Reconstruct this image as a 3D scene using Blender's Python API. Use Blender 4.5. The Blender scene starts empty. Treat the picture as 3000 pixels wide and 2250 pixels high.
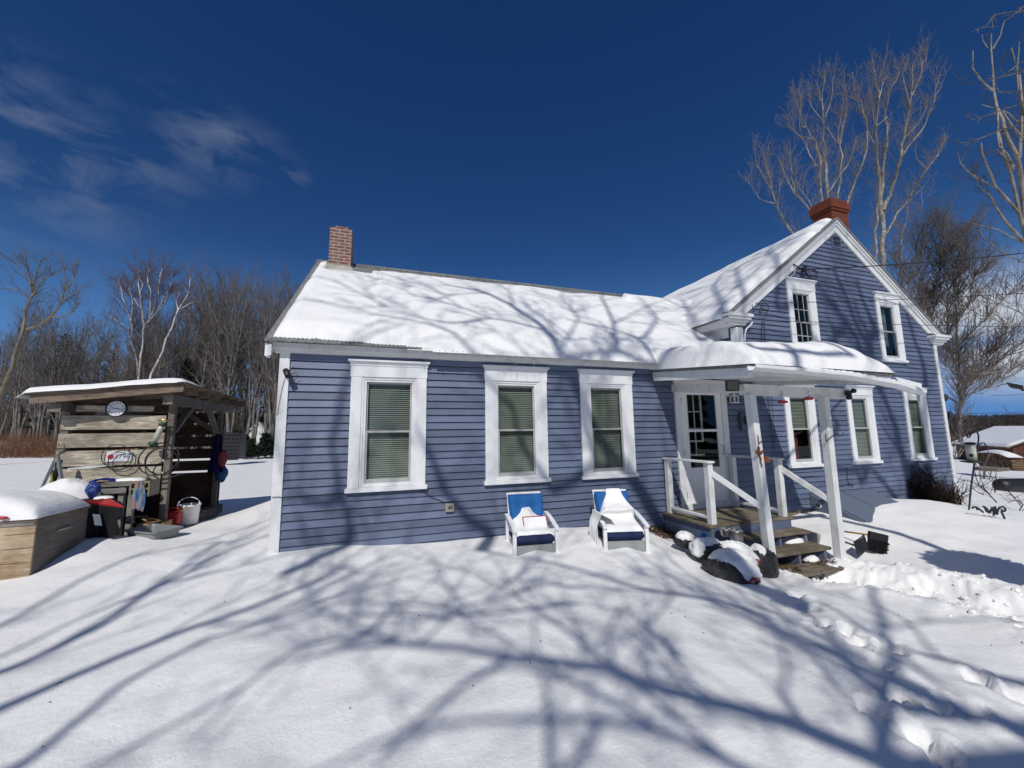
import bpy, bmesh, math, random
import numpy as np
from mathutils import Vector, Matrix, noise

sc = bpy.context.scene
COL = sc.collection
R = math.radians

# ------------------------------------------------------------------ camera (solved from the house front: x along the wall, y into the house, z up; z=0 at the wing window sills)
CAM = (1.281, -5.455, 0.747)
YAW, PITCH, ROLL, FPX = R(18.23), R(7.055), R(-0.761), 1127.157
PW, PH = 3000.0, 2250.0
def cam_axes():
    cy, sy = math.cos(YAW), math.sin(YAW)
    right = Vector((cy, -sy, 0)); fwd = Vector((sy, cy, 0)); up = Vector((0, 0, 1))
    f2 = fwd*math.cos(PITCH)+up*math.sin(PITCH); u2 = up*math.cos(PITCH)-fwd*math.sin(PITCH)
    return right*math.cos(ROLL)+u2*math.sin(ROLL), u2*math.cos(ROLL)-right*math.sin(ROLL), f2
AR, AU, AF = cam_axes()
C0 = Vector(CAM)
def ray(px, py): return AF+AR*((px-PW/2)/FPX)-AU*((py-PH/2)/FPX)
def at(px, py, x=None, y=None, z=None):
    d = ray(px, py)
    i, v = (0, x) if x is not None else (1, y) if y is not None else (2, z)
    return C0+d*((v-C0[i])/d[i])
def dep(px, py, D): return C0+ray(px, py)*D
K = 3000/2212
SUN = Vector((-.41, -1, 1.05)).normalized()      # towards the sun

cam_d = bpy.data.cameras.new('camera'); cam = bpy.data.objects.new('camera', cam_d); COL.objects.link(cam)
M = Matrix((( AR.x, AU.x, -AF.x, CAM[0]), (AR.y, AU.y, -AF.y, CAM[1]), (AR.z, AU.z, -AF.z, CAM[2]), (0, 0, 0, 1)))
cam.matrix_world = M
cam_d.sensor_width = 36; cam_d.sensor_fit = 'HORIZONTAL'; cam_d.lens = FPX/3000*36
cam_d.clip_start = .05; cam_d.clip_end = 3000
sc.camera = cam

# ------------------------------------------------------------------ mesh helpers
class MB:
    def __init__(s): s.v = []; s.f = []
    def add(s, vs, fs):
        b = len(s.v); s.v.extend([tuple(v) for v in vs]); s.f.extend([tuple(i+b for i in f) for f in fs]); return s
    def box(s, x0, x1, y0, y1, z0, z1, mat=None):
        vs = [Vector(p) for p in ((x0,y0,z0),(x1,y0,z0),(x1,y1,z0),(x0,y1,z0),(x0,y0,z1),(x1,y0,z1),(x1,y1,z1),(x0,y1,z1))]
        if mat: vs = [mat @ v for v in vs]
        return s.add(vs, [(0,3,2,1),(4,5,6,7),(0,1,5,4),(1,2,6,5),(2,3,7,6),(3,0,4,7)])
    def hexa(s, a, b):
        """two quads a, b (4 points each, same order) joined"""
        return s.add(list(a)+list(b), [(3,2,1,0),(4,5,6,7),(0,1,5,4),(1,2,6,5),(2,3,7,6),(3,0,4,7)])
    def prism(s, poly, d):
        """polygon (list of Vector) extruded by vector d"""
        n = len(poly); d = Vector(d); poly = [Vector(p) for p in poly]
        return s.add(poly+[p+d for p in poly], [tuple(range(n))[::-1], tuple(range(n, 2*n))]+[(i,(i+1)%n,n+(i+1)%n,n+i) for i in range(n)])
    def bar(s, a, b, w, h, up=(0,0,1)):
        """square bar from a to b, w sideways, h along up"""
        a, b = Vector(a), Vector(b); t = (b-a).normalized(); up = Vector(up)
        sd = t.cross(up).normalized(); u = sd.cross(t).normalized()
        q = lambda p: [p-sd*w/2-u*h/2, p+sd*w/2-u*h/2, p+sd*w/2+u*h/2, p-sd*w/2+u*h/2]
        return s.hexa(q(a), q(b))
    def tube(s, pts, rad, n=6, cap=True):
        pts = [Vector(p) for p in pts]
        if not hasattr(rad, '__len__'): rad = [rad]*len(pts)
        rings = []; ref = None; b = len(s.v)
        m = len(pts)
        for i, p in enumerate(pts):
            t = (pts[min(i+1, m-1)]-pts[max(i-1, 0)])
            if t.length < 1e-9: t = Vector((0,0,1))
            t.normalize()
            if ref is None:
                ref = Vector((1,0,0)) if abs(t.x) < .8 else Vector((0,1,0))
            sd = t.cross(ref)
            if sd.length < 1e-6: sd = t.orthogonal()
            sd.normalize(); u = sd.cross(t); ref = -u if False else t.cross(sd)*-1
            ref = u
            for k in range(n):
                a = 2*math.pi*k/n
                s.v.append(tuple(p+(sd*math.cos(a)+u*math.sin(a))*rad[i]))
        for i in range(m-1):
            for k in range(n):
                k2 = (k+1) % n
                s.f.append((b+i*n+k, b+i*n+k2, b+(i+1)*n+k2, b+(i+1)*n+k))
        if cap:
            s.f.append(tuple(b+k for k in range(n))[::-1]); s.f.append(tuple(b+(m-1)*n+k for k in range(n)))
        return s
    def lathe(s, prof, c=(0,0,0), n=20, axis=None):
        """profile [(r, h)...] turned about z (or about axis) at c"""
        c = Vector(c); b = len(s.v)
        q = Vector((0,0,1)).rotation_difference(Vector(axis).normalized()) if axis else None
        for r, h in prof:
            for k in range(n):
                a = 2*math.pi*k/n; p = Vector((r*math.cos(a), r*math.sin(a), h))
                if q: p = q @ p
                s.v.append(tuple(c+p))
        for i in range(len(prof)-1):
            for k in range(n):
                k2 = (k+1) % n
                s.f.append((b+i*n+k, b+i*n+k2, b+(i+1)*n+k2, b+(i+1)*n+k))
        s.f.append(tuple(b+k for k in range(n))[::-1]); s.f.append(tuple(b+(len(prof)-1)*n+k for k in range(n)))
        return s
    def ball(s, c, r, nu=20, nv=12, f=None, zmin=None):
        """ellipsoid r=(rx,ry,rz); f(dir) scales the radius"""
        c = Vector(c); b = len(s.v)
        for j in range(nv+1):
            th = math.pi*j/nv
            for i in range(nu):
                ph = 2*math.pi*i/nu
                d = Vector((math.sin(th)*math.cos(ph), math.sin(th)*math.sin(ph), math.cos(th)))
                k = f(d) if f else 1
                p = c+Vector((d.x*r[0], d.y*r[1], d.z*r[2]))*k
                if zmin is not None and p.z < zmin: p.z = zmin
                s.v.append(tuple(p))
        for j in range(nv):
            for i in range(nu):
                i2 = (i+1) % nu
                s.f.append((b+j*nu+i, b+(j+1)*nu+i, b+(j+1)*nu+i2, b+j*nu+i2))
        return s
    def sheet(s, us, vs, fn):
        b = len(s.v); n = len(us)
        for v in vs:
            for u in us: s.v.append(tuple(fn(u, v)))
        for j in range(len(vs)-1):
            for i in range(n-1):
                s.f.append((b+j*n+i, b+j*n+i+1, b+(j+1)*n+i+1, b+(j+1)*n+i))
        return s
    def build(s, name, mat, parent=None, org=None, smooth=False, bevel=0, solid=0, sub=0, merge=False):
        me = bpy.data.meshes.new(name)
        if org is None: org = Vector((0,0,0))
        org = Vector(org)
        vs = [(v[0]-org.x, v[1]-org.y, v[2]-org.z) for v in s.v]
        me.from_pydata(vs, [], s.f); me.update()
        if merge or bevel:
            bm = bmesh.new(); bm.from_mesh(me)
            if merge: bmesh.ops.remove_doubles(bm, verts=bm.verts, dist=1e-5)
            bmesh.ops.recalc_face_normals(bm, faces=bm.faces)
            bm.to_mesh(me); bm.free()
        me.materials.append(mat)
        if smooth: me.polygons.foreach_set('use_smooth', [True]*len(me.polygons))
        o = bpy.data.objects.new(name, me); COL.objects.link(o)
        if parent is not None:
            o.parent = parent
        else: o.location = org
        if bevel:
            m = o.modifiers.new('bevel', 'BEVEL'); m.width = bevel; m.segments = 2; m.limit_method = 'ANGLE'
        if solid:
            m = o.modifiers.new('solidify', 'SOLIDIFY'); m.thickness = solid
        if sub:
            m = o.modifiers.new('subsurf', 'SUBSURF'); m.levels = sub; m.render_levels = sub
        return o

def tag(o, label=None, cat=None, group=None, kind=None):
    if label: o['label'] = label
    if cat: o['category'] = cat
    if group: o['group'] = group
    if kind: o['kind'] = kind
    return o
def thing(name, label, cat, loc=(0,0,0), group=None, rz=0):
    o = bpy.data.objects.new(name, None); COL.objects.link(o); o.location = loc; o.rotation_euler = (0,0,rz)
    o.empty_display_size = .2
    return tag(o, label, cat, group)
class Part:
    """a thing at a base point: parts are built in world coordinates and parented to it"""
    def __init__(s, name, label, cat, loc, group=None):
        s.o = thing(name, label, cat, loc, group); s.l = Vector(loc)
    def p(s, mb, name, mat, parent=None, **k):
        return mb.build(name, mat, parent if parent is not None else s.o, s.l, **k)
def single(mb, name, mat, label, cat, loc, group=None, kind=None, **k):
    return tag(mb.build(name, mat, None, loc, **k), label, cat, group, kind)
def n3(x, y, z=0.0): return noise.noise(Vector((x, y, z)))
def fbm(x, y, z=0.0, o=4):
    a = 1; s = 0; f = 1
    for i in range(o):
        s += a*noise.noise(Vector((x*f, y*f, z+i*7.3))); a *= .5; f *= 2
    return s
def sst(a, b, x):
    t = max(0., min(1., (x-a)/(b-a))); return t*t*(3-2*t)

# ------------------------------------------------------------------ materials
def mat(name, col, rough=.6, spec=.5, metal=0.0):
    m = bpy.data.materials.new(name); m.use_nodes = True
    b = m.node_tree.nodes['Principled BSDF']
    b.inputs['Base Color'].default_value = (*col, 1); b.inputs['Roughness'].default_value = rough
    b.inputs['Specular IOR Level'].default_value = spec; b.inputs['Metallic'].default_value = metal
    return m
def N(m, t, **kw):
    n = m.node_tree.nodes.new(t)
    for k, v in kw.items(): setattr(n, k, v)
    return n
def L(m, a, b): m.node_tree.links.new(a, b)
def coords(m, scale=(1,1,1), rot=(0,0,0), kind='Object', rand=False):
    tc = N(m, 'ShaderNodeTexCoord'); mp = N(m, 'ShaderNodeMapping')
    mp.inputs['Scale'].default_value = scale; mp.inputs['Rotation'].default_value = rot
    L(m, tc.outputs[kind], mp.inputs['Vector'])
    if rand:
        oi = N(m, 'ShaderNodeObjectInfo'); mu = N(m, 'ShaderNodeMath', operation='MULTIPLY'); mu.inputs[1].default_value = 37.
        L(m, oi.outputs['Random'], mu.inputs[0]); cb = N(m, 'ShaderNodeCombineXYZ')
        for i in range(3): L(m, mu.outputs[0], cb.inputs[i])
        L(m, cb.outputs[0], mp.inputs['Location'])
    return mp.outputs['Vector']
def ntex(m, vec, scale, detail=4, rough=.55, dist=0):
    n = N(m, 'ShaderNodeTexNoise'); n.inputs['Scale'].default_value = scale; n.inputs['Detail'].default_value = detail
    n.inputs['Roughness'].default_value = rough; n.inputs['Distortion'].default_value = dist
    L(m, vec, n.inputs['Vector']); return n.outputs['Fac']
def ramp(m, fac, stops):
    r = N(m, 'ShaderNodeValToRGB'); e = r.color_ramp.elements
    while len(e) < len(stops): e.new(.5)
    for i, (p, c) in enumerate(stops):
        e[i].position = p; e[i].color = (*c, 1) if len(c) == 3 else c
    L(m, fac, r.inputs['Fac']); return r.outputs['Color']
def mix(m, fac, a, b, blend='MIX'):
    x = N(m, 'ShaderNodeMix', data_type='RGBA', blend_type=blend)
    if isinstance(fac, (int, float)): x.inputs[0].default_value = fac
    else: L(m, fac, x.inputs[0])
    for i, v in ((6, a), (7, b)):
        if isinstance(v, tuple): x.inputs[i].default_value = (*v, 1)
        else: L(m, v, x.inputs[i])
    return x.outputs[2]
def bump(m, h, strength, dist=.01):
    b = N(m, 'ShaderNodeBump'); b.inputs['Strength'].default_value = strength; b.inputs['Distance'].default_value = dist
    L(m, h, b.inputs['Height']); L(m, b.outputs[0], m.node_tree.nodes['Principled BSDF'].inputs['Normal'])
    return b
def base(m, c): L(m, c, m.node_tree.nodes['Principled BSDF'].inputs['Base Color'])

def snow_mat(name, grain=1.0):
    m = mat(name, (.86,.855,.835), .55, .3)
    v = coords(m, kind='Object')
    big = ntex(m, v, 2.2, 5); fine = ntex(m, v, 60, 4, .7); mid = ntex(m, v, 14, 4, .6)
    base(m, mix(m, ramp(m, big, [(.35,(0,0,0)),(.7,(1,1,1))]), (.83,.825,.81), (.885,.88,.862)))
    a = N(m, 'ShaderNodeMath', operation='MULTIPLY_ADD'); a.inputs[1].default_value = .35; L(m, fine, a.inputs[0]); L(m, mid, a.inputs[2])
    gr = ntex(m, v, 190, 2, .6); a2 = N(m, 'ShaderNodeMath', operation='MULTIPLY_ADD'); a2.inputs[1].default_value = .22; L(m, gr, a2.inputs[0]); L(m, a.outputs[0], a2.inputs[2])
    bump(m, a2.outputs[0], .5*grain, .02)
    return m
SNOW = snow_mat('snow'); 
def wood_mat(name, c1, c2, dark, axis='x', sc_=1.0, rough=.8, knots=True):
    m = mat(name, c1, rough, .25)
    st = {'x': (1.6,11,11), 'y': (14,1.2,14), 'z': (14,14,1.2)}[axis]
    v = coords(m, tuple(s*sc_ for s in st), rand=False)
    g = ntex(m, v, 2.2, 6, .65, 1.2)
    v2 = coords(m, (1,1,1)); blot = ntex(m, v2, 2.6, 4, .6)
    c = ramp(m, g, [(.28,dark),(.45,c1),(.72,c2)])
    c = mix(m, ramp(m, blot, [(.42,(0,0,0)),(.72,(.75,.75,.75))]), c, dark)
    kn = ntex(m, coords(m, tuple(max(1, s_/3) for s_ in st)), 2.3, 3, .6, .8); c = mix(m, ramp(m, kn, [(.66,(0,0,0)),(.72,(.8,.8,.8))]), c, tuple(x*.7 for x in dark))
    base(m, c); bump(m, g, .35, .004)
    return m
WOOD = wood_mat('weathered_pine', (.36,.315,.24), (.70,.65,.52), (.13,.105,.08))
WOODY = wood_mat('weathered_pine_rafter', (.20,.15,.11), (.30,.24,.18), (.07,.05,.04))
WOODG = wood_mat('grey_lumber', (.19,.165,.14), (.28,.25,.21), (.07,.06,.05), 'z')
WOODB = wood_mat('box_pine', (.46,.36,.24), (.60,.50,.37), (.20,.12,.06))
WOODS = wood_mat('box_side_ply', (.17,.15,.13), (.25,.22,.19), (.09,.08,.07), 'y')
DECK = wood_mat('weathered_deck', (.17,.14,.10), (.27,.235,.18), (.06,.045,.03))

def blue_mat():
    m = mat('blue_paint', (.15,.18,.31), .55, .35)
    v = coords(m, (1,1,1)); vs = coords(m, (.7,1,9))
    b1 = ntex(m, v, 1.1, 5, .6); b2 = ntex(m, vs, 3.5, 5, .65); b3 = ntex(m, v, 16, 3, .6)
    c = ramp(m, b1, [(.3,(.092,.117,.190)),(.7,(.138,.168,.250))])
    c = mix(m, ramp(m, b2, [(.45,(0,0,0)),(.8,(.45,.45,.45))]), c, (.17,.205,.268))
    c = mix(m, ramp(m, b3, [(.70,(0,0,0)),(.78,(.35,.35,.35))]), c, (.38,.40,.45))
    ge = N(m, 'ShaderNodeNewGeometry'); mr = N(m, 'ShaderNodeMapRange'); mr.inputs['To Min'].default_value = .80; mr.inputs['To Max'].default_value = 1.14; L(m, ge.outputs['Random Per Island'], mr.inputs['Value'])
    cb = N(m, 'ShaderNodeCombineXYZ'); [L(m, mr.outputs[0], cb.inputs[i]) for i in range(3)]
    c = mix(m, 1.0, c, cb.outputs[0], 'MULTIPLY')
    nails = ntex(m, coords(m, (1,1,1)), 38, 2, .5); c = mix(m, ramp(m, nails, [(.74,(0,0,0)),(.78,(.6,.6,.6))]), c, (.05,.055,.075))
    base(m, c); bump(m, b2, .2, .004)
    return m
BLUE = blue_mat()
def white_mat(name='white_paint', c=(.76,.77,.77), dirt=(.50,.50,.47)):
    m = mat(name, c, .5, .4)
    v = coords(m, (1,1,.5)); d = ntex(m, v, 5, 6, .7); f = ntex(m, coords(m, (6,6,1.5)), 9, 4, .6)
    cc = mix(m, ramp(m, d, [(.52,(0,0,0)),(.78,(.7,.7,.7))]), c, dirt)
    cc = mix(m, ramp(m, f, [(.66,(0,0,0)),(.72,(.5,.5,.5))]), cc, (.36,.35,.32))
    base(m, cc); bump(m, d, .12, .004)
    return m
WHITE = white_mat()
WHITEC = white_mat('white_plastic', (.78,.79,.79), (.66,.66,.64))
OLDW = white_mat('worn_white_paint', (.70,.71,.70), (.36,.34,.30))
SASH = white_mat('sash_paint', (.42,.42,.40), (.30,.29,.27))
def glass_mat():
    m = bpy.data.materials.new('window_glass'); m.use_nodes = True; nt = m.node_tree; nt.nodes.clear()
    o = nt.nodes.new('ShaderNodeOutputMaterial'); mx = nt.nodes.new('ShaderNodeMixShader'); t = nt.nodes.new('ShaderNodeBsdfTransparent')
    g = nt.nodes.new('ShaderNodeBsdfGlossy'); g.inputs['Roughness'].default_value = .02; g.inputs['Color'].default_value = (.9,.95,.93,1)
    t.inputs['Color'].default_value = (.70,.745,.70,1)
    ge = nt.nodes.new('ShaderNodeNewGeometry'); dt = nt.nodes.new('ShaderNodeVectorMath'); dt.operation = 'DOT_PRODUCT'
    nt.links.new(ge.outputs['Normal'], dt.inputs[0]); nt.links.new(ge.outputs['Incoming'], dt.inputs[1])
    def mth(op, a, b=None):
        n = nt.nodes.new('ShaderNodeMath'); n.operation = op
        for i, v in enumerate((a, b)):
            if v is None: continue
            if isinstance(v, (int, float)): n.inputs[i].default_value = v
            else: nt.links.new(v, n.inputs[i])
        return n
    fr = mth('ADD', mth('MULTIPLY', mth('POWER', mth('SUBTRACT', 1, mth('ABSOLUTE', dt.outputs['Value']).outputs[0]).outputs[0], 5).outputs[0], .94).outputs[0], .034)
    tc = nt.nodes.new('ShaderNodeTexCoord'); nz = nt.nodes.new('ShaderNodeTexNoise'); nz.inputs['Scale'].default_value = 1.3
    bp = nt.nodes.new('ShaderNodeBump'); bp.inputs['Strength'].default_value = .06; bp.inputs['Distance'].default_value = .05
    nt.links.new(tc.outputs['Object'], nz.inputs['Vector']); nt.links.new(nz.outputs['Fac'], bp.inputs['Height']); nt.links.new(bp.outputs[0], g.inputs['Normal'])
    nt.links.new(fr.outputs[0], mx.inputs[0]); nt.links.new(t.outputs[0], mx.inputs[1]); nt.links.new(g.outputs[0], mx.inputs[2]); nt.links.new(mx.outputs[0], o.inputs['Surface'])
    return m
GLASS = glass_mat()
BLIND = mat('blind_slat', (.40,.42,.385), .6, .3)
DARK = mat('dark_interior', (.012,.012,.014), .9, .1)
BLACK = mat('black_plastic', (.012,.012,.014), .45, .5)
WIREM = mat('black_cable', (.015,.015,.02), .6, .3)
def roof_mat():
    m = mat('corrugated_roofing', (.12,.125,.12), .8, .3)
    g = ntex(m, coords(m), 20, 4, .6); base(m, ramp(m, g, [(.3,(.11,.115,.115)),(.75,(.27,.275,.27))])); return m
ROOFM = roof_mat()
def brick_mat(name, c1, c2, mortar, sx=1.0, ms=.012):
    m = mat(name, c1, .85, .2)
    tc = N(m, 'ShaderNodeTexCoord'); sp = N(m, 'ShaderNodeSeparateXYZ'); L(m, tc.outputs['Object'], sp.inputs[0])
    ad = N(m, 'ShaderNodeMath', operation='ADD'); L(m, sp.outputs[0], ad.inputs[0]); L(m, sp.outputs[1], ad.inputs[1])
    cb = N(m, 'ShaderNodeCombineXYZ'); L(m, ad.outputs[0], cb.inputs[0]); L(m, sp.outputs[2], cb.inputs[1])
    nz = N(m, 'ShaderNodeTexNoise'); nz.inputs['Scale'].default_value = 14; L(m, tc.outputs['Object'], nz.inputs['Vector'])
    va = N(m, 'ShaderNodeVectorMath', operation='MULTIPLY_ADD'); va.inputs[1].default_value = (.012,.012,.012); L(m, nz.outputs['Color'], va.inputs[0]); L(m, cb.outputs[0], va.inputs[2])
    b = N(m, 'ShaderNodeTexBrick'); b.inputs['Scale'].default_value = 1; b.inputs['Brick Width'].default_value = .205; b.inputs['Row Height'].default_value = .067
    b.inputs['Mortar Size'].default_value = ms; b.inputs['Color1'].default_value = (*c1,1); b.inputs['Color2'].default_value = (*c2,1); b.inputs['Mortar'].default_value = (*mortar,1)
    L(m, va.outputs[0], b.inputs['Vector'])
    d = ntex(m, tc.outputs['Object'], 9, 5, .65)
    base(m, mix(m, ramp(m, d, [(.5,(0,0,0)),(.75,(.65,.65,.65))]), b.outputs['Color'], mortar))
    inv = N(m, 'ShaderNodeMath', operation='SUBTRACT'); inv.inputs[0].default_value = 1; L(m, b.outputs['Fac'], inv.inputs[1])
    bump(m, inv.outputs[0], .7, .012)
    return m
BRICK1 = brick_mat('old_brick', (.25,.075,.05), (.17,.055,.042), (.30,.265,.23), ms=.015)
BRICK2 = brick_mat('red_brick', (.20,.042,.018), (.14,.03,.014), (.13,.06,.04), ms=.007)
def stone_mat():
    m = mat('foundation_stone', (.3,.25,.19), .9, .2); v = coords(m)
    vo = N(m, 'ShaderNodeTexVoronoi'); vo.inputs['Scale'].default_value = 4; L(m, v, vo.inputs['Vector'])
    n = ntex(m, v, 12, 5, .6)
    base(m, mix(m, n, ramp(m, vo.outputs['Color'], [(.2,(.20,.17,.13)),(.8,(.40,.33,.24))]), (.24,.20,.15))); bump(m, vo.outputs['Distance'], .6, .03); return m
STONE = stone_mat()
def bark_mat(name, c1, c2, scale=6, st=.35, band=None):
    m = mat(name, c1, .9, .15)
    v = coords(m, (1,1,st)); g = ntex(m, v, scale, 5, .65)
    c = ramp(m, g, [(.36,c1),(.66,c2)])
    if band: 
        b = ntex(m, coords(m, (1.2,1.2,5)), 3.2, 4, .6); c = mix(m, ramp(m, b, [(.58,(0,0,0)),(.66,(.9,.9,.9))]), c, band)
    base(m, c); return m
BARK = bark_mat('grey_bark', (.095,.086,.076), (.23,.212,.19))
TWIG = mat('twig', (.12,.106,.095), .9, .15)
TWIGP = mat('purple_birch_twig', (.105,.072,.062), .9, .15)
TWIGB = mat('brown_twig', (.15,.122,.10), .9, .15)
BIRCH = bark_mat('birch_bark', (.55,.53,.49), (.72,.70,.66), 5, .35, (.10,.085,.07))
BARKY = bark_mat('tan_bark', (.15,.125,.085), (.26,.215,.15), 4)
POP = bark_mat('poplar_bark', (.18,.16,.135), (.40,.37,.32), 5, .3, (.07,.06,.05))
POPT = mat('poplar_twig', (.23,.205,.185), .9, .15)
DEAD = bark_mat('pale_dead_wood', (.19,.165,.14), (.38,.345,.30), 5, .3, (.10,.08,.06))

# ------------------------------------------------------------------ sky and sun
w = bpy.data.worlds.new('World'); sc.world = w; w.use_nodes = True
nt = w.node_tree; bg = nt.nodes['Background']
sky = nt.nodes.new('ShaderNodeTexSky'); sky.sky_type = 'NISHITA'; sky.sun_disc = False
EL = math.asin(SUN.z); AZ = math.atan2(SUN.x, SUN.y)
sky.sun_elevation = EL; sky.sun_rotation = AZ % (2*math.pi)
sky.altitude = 900; sky.air_density = 1.0; sky.dust_density = .25; sky.ozone_density = 3.0
tc = nt.nodes.new('ShaderNodeTexCoord')
# deepen the blue the way the photo's cold high-pressure sky is
hs = nt.nodes.new('ShaderNodeHueSaturation'); hs.inputs['Saturation'].default_value = 1.31; hs.inputs['Value'].default_value = .88; hs.inputs['Hue'].default_value = .512
nt.links.new(sky.outputs[0], hs.inputs['Color'])
# thin cirrus: two wisps in the west, a bank low in the east
def wdir(dispx, dispy): return ray(dispx*K, dispy*K).normalized()
def cloud(prev, dirs, rad, scale, lo, hi, col, amt, stretch):
    mp = nt.nodes.new('ShaderNodeMapping'); mp.inputs['Scale'].default_value = stretch; nt.links.new(tc.outputs['Generated'], mp.inputs['Vector'])
    nz = nt.nodes.new('ShaderNodeTexNoise'); nz.inputs['Scale'].default_value = scale; nz.inputs['Detail'].default_value = 9; nz.inputs['Roughness'].default_value = .6; nz.inputs['Distortion'].default_value = .5
    nt.links.new(mp.outputs[0], nz.inputs['Vector'])
    mr = nt.nodes.new('ShaderNodeMapRange'); mr.inputs['From Min'].default_value = lo; mr.inputs['From Max'].default_value = hi; nt.links.new(nz.outputs['Fac'], mr.inputs['Value'])
    acc = None
    for (d, sx, sz) in dirs:
        sub = nt.nodes.new('ShaderNodeVectorMath'); sub.operation = 'SUBTRACT'; sub.inputs[1].default_value = d; nt.links.new(tc.outputs['Generated'], sub.inputs[0])
        ml = nt.nodes.new('ShaderNodeVectorMath'); ml.operation = 'MULTIPLY'; ml.inputs[1].default_value = (1/sx, 1/sx, 1/sz); nt.links.new(sub.outputs[0], ml.inputs[0])
        ln = nt.nodes.new('ShaderNodeVectorMath'); ln.operation = 'LENGTH'; nt.links.new(ml.outputs[0], ln.inputs[0])
        r2 = nt.nodes.new('ShaderNodeMapRange'); r2.interpolation_type = 'SMOOTHSTEP'; r2.inputs['From Min'].default_value = 1; r2.inputs['From Max'].default_value = .15
        nt.links.new(ln.outputs['Value'], r2.inputs['Value'])
        if acc is None: acc = r2.outputs[0]
        else:
            mxm = nt.nodes.new('ShaderNodeMath'); mxm.operation = 'MAXIMUM'; nt.links.new(acc, mxm.inputs[0]); nt.links.new(r2.outputs[0], mxm.inputs[1]); acc = mxm.outputs[0]
    mu = nt.nodes.new('ShaderNodeMath'); mu.operation = 'MULTIPLY'; nt.links.new(mr.outputs[0], mu.inputs[0]); nt.links.new(acc, mu.inputs[1])
    m2 = nt.nodes.new('ShaderNodeMath'); m2.operation = 'MULTIPLY'; m2.inputs[1].default_value = amt; nt.links.new(mu.outputs[0], m2.inputs[0])
    mx = nt.nodes.new('ShaderNodeMix'); mx.data_type = 'RGBA'; nt.links.new(m2.outputs[0], mx.inputs[0]); nt.links.new(prev, mx.inputs[6]); mx.inputs[7].default_value = (*col, 1)
    return mx.outputs[2]
sx_ = nt.nodes.new('ShaderNodeSeparateXYZ'); nt.links.new(tc.outputs['Generated'], sx_.inputs[0])
hz = nt.nodes.new('ShaderNodeMapRange'); hz.interpolation_type = 'SMOOTHSTEP'; hz.inputs['From Min'].default_value = .42; hz.inputs['From Max'].default_value = -.02; nt.links.new(sx_.outputs[2], hz.inputs['Value'])
hm = nt.nodes.new('ShaderNodeMix'); hm.data_type = 'RGBA'; nt.links.new(hz.outputs[0], hm.inputs[0]); nt.links.new(hs.outputs[0], hm.inputs[6]); hm.inputs[7].default_value = (1.25,3.5,8.2,1)
# a milky veil added round the sun, out of view, to whiten the sky fill
vd = nt.nodes.new('ShaderNodeVectorMath'); vd.operation = 'DOT_PRODUCT'; nt.links.new(tc.outputs['Generated'], vd.inputs[0]); vd.inputs[1].default_value = SUN
vr = nt.nodes.new('ShaderNodeMapRange'); vr.interpolation_type = 'SMOOTHSTEP'; vr.inputs['From Min'].default_value = .25; vr.inputs['From Max'].default_value = 1.0; vr.inputs['To Max'].default_value = .08; nt.links.new(vd.outputs['Value'], vr.inputs['Value'])
vm = nt.nodes.new('ShaderNodeMix'); vm.data_type = 'RGBA'; nt.links.new(vr.outputs[0], vm.inputs[0]); nt.links.new(hm.outputs[2], vm.inputs[6]); vm.inputs[7].default_value = (8.0,7.8,7.2,1)
c = cloud(vm.outputs[2], [(wdir(60,290),.26,.14),(wdir(-150,300),.3,.14),(wdir(470,310),.17,.085),(wdir(610,370),.07,.03)], .2, 7.5, .42, .72, (3.2,3.9,5.4), .5, (1,1,2.2))
c = cloud(c, [(wdir(2200,660),.22,.10),(wdir(2130,640),.12,.06),(wdir(2300,760),.25,.09),(wdir(2160,720),.10,.05)], .2, 6, .36, .58, (8.5,8.9,9.6), .9, (1,1,1.7))
nt.links.new(c, bg.inputs['Color']); bg.inputs['Strength'].default_value = .068

sd = bpy.data.lights.new('sun', 'SUN'); sd.energy = 3.3; sd.angle = R(.42); sd.color = (1, .97, .925)
so = bpy.data.objects.new('sun', sd); COL.objects.link(so); so.rotation_euler = (-SUN).to_track_quat('-Z', 'Y').to_euler(); so.location = SUN*60
vs_ = sc.view_settings; vs_.view_transform = 'Standard'; vs_.look = 'None'; vs_.gamma = 1; vs_.exposure = 0

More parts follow.
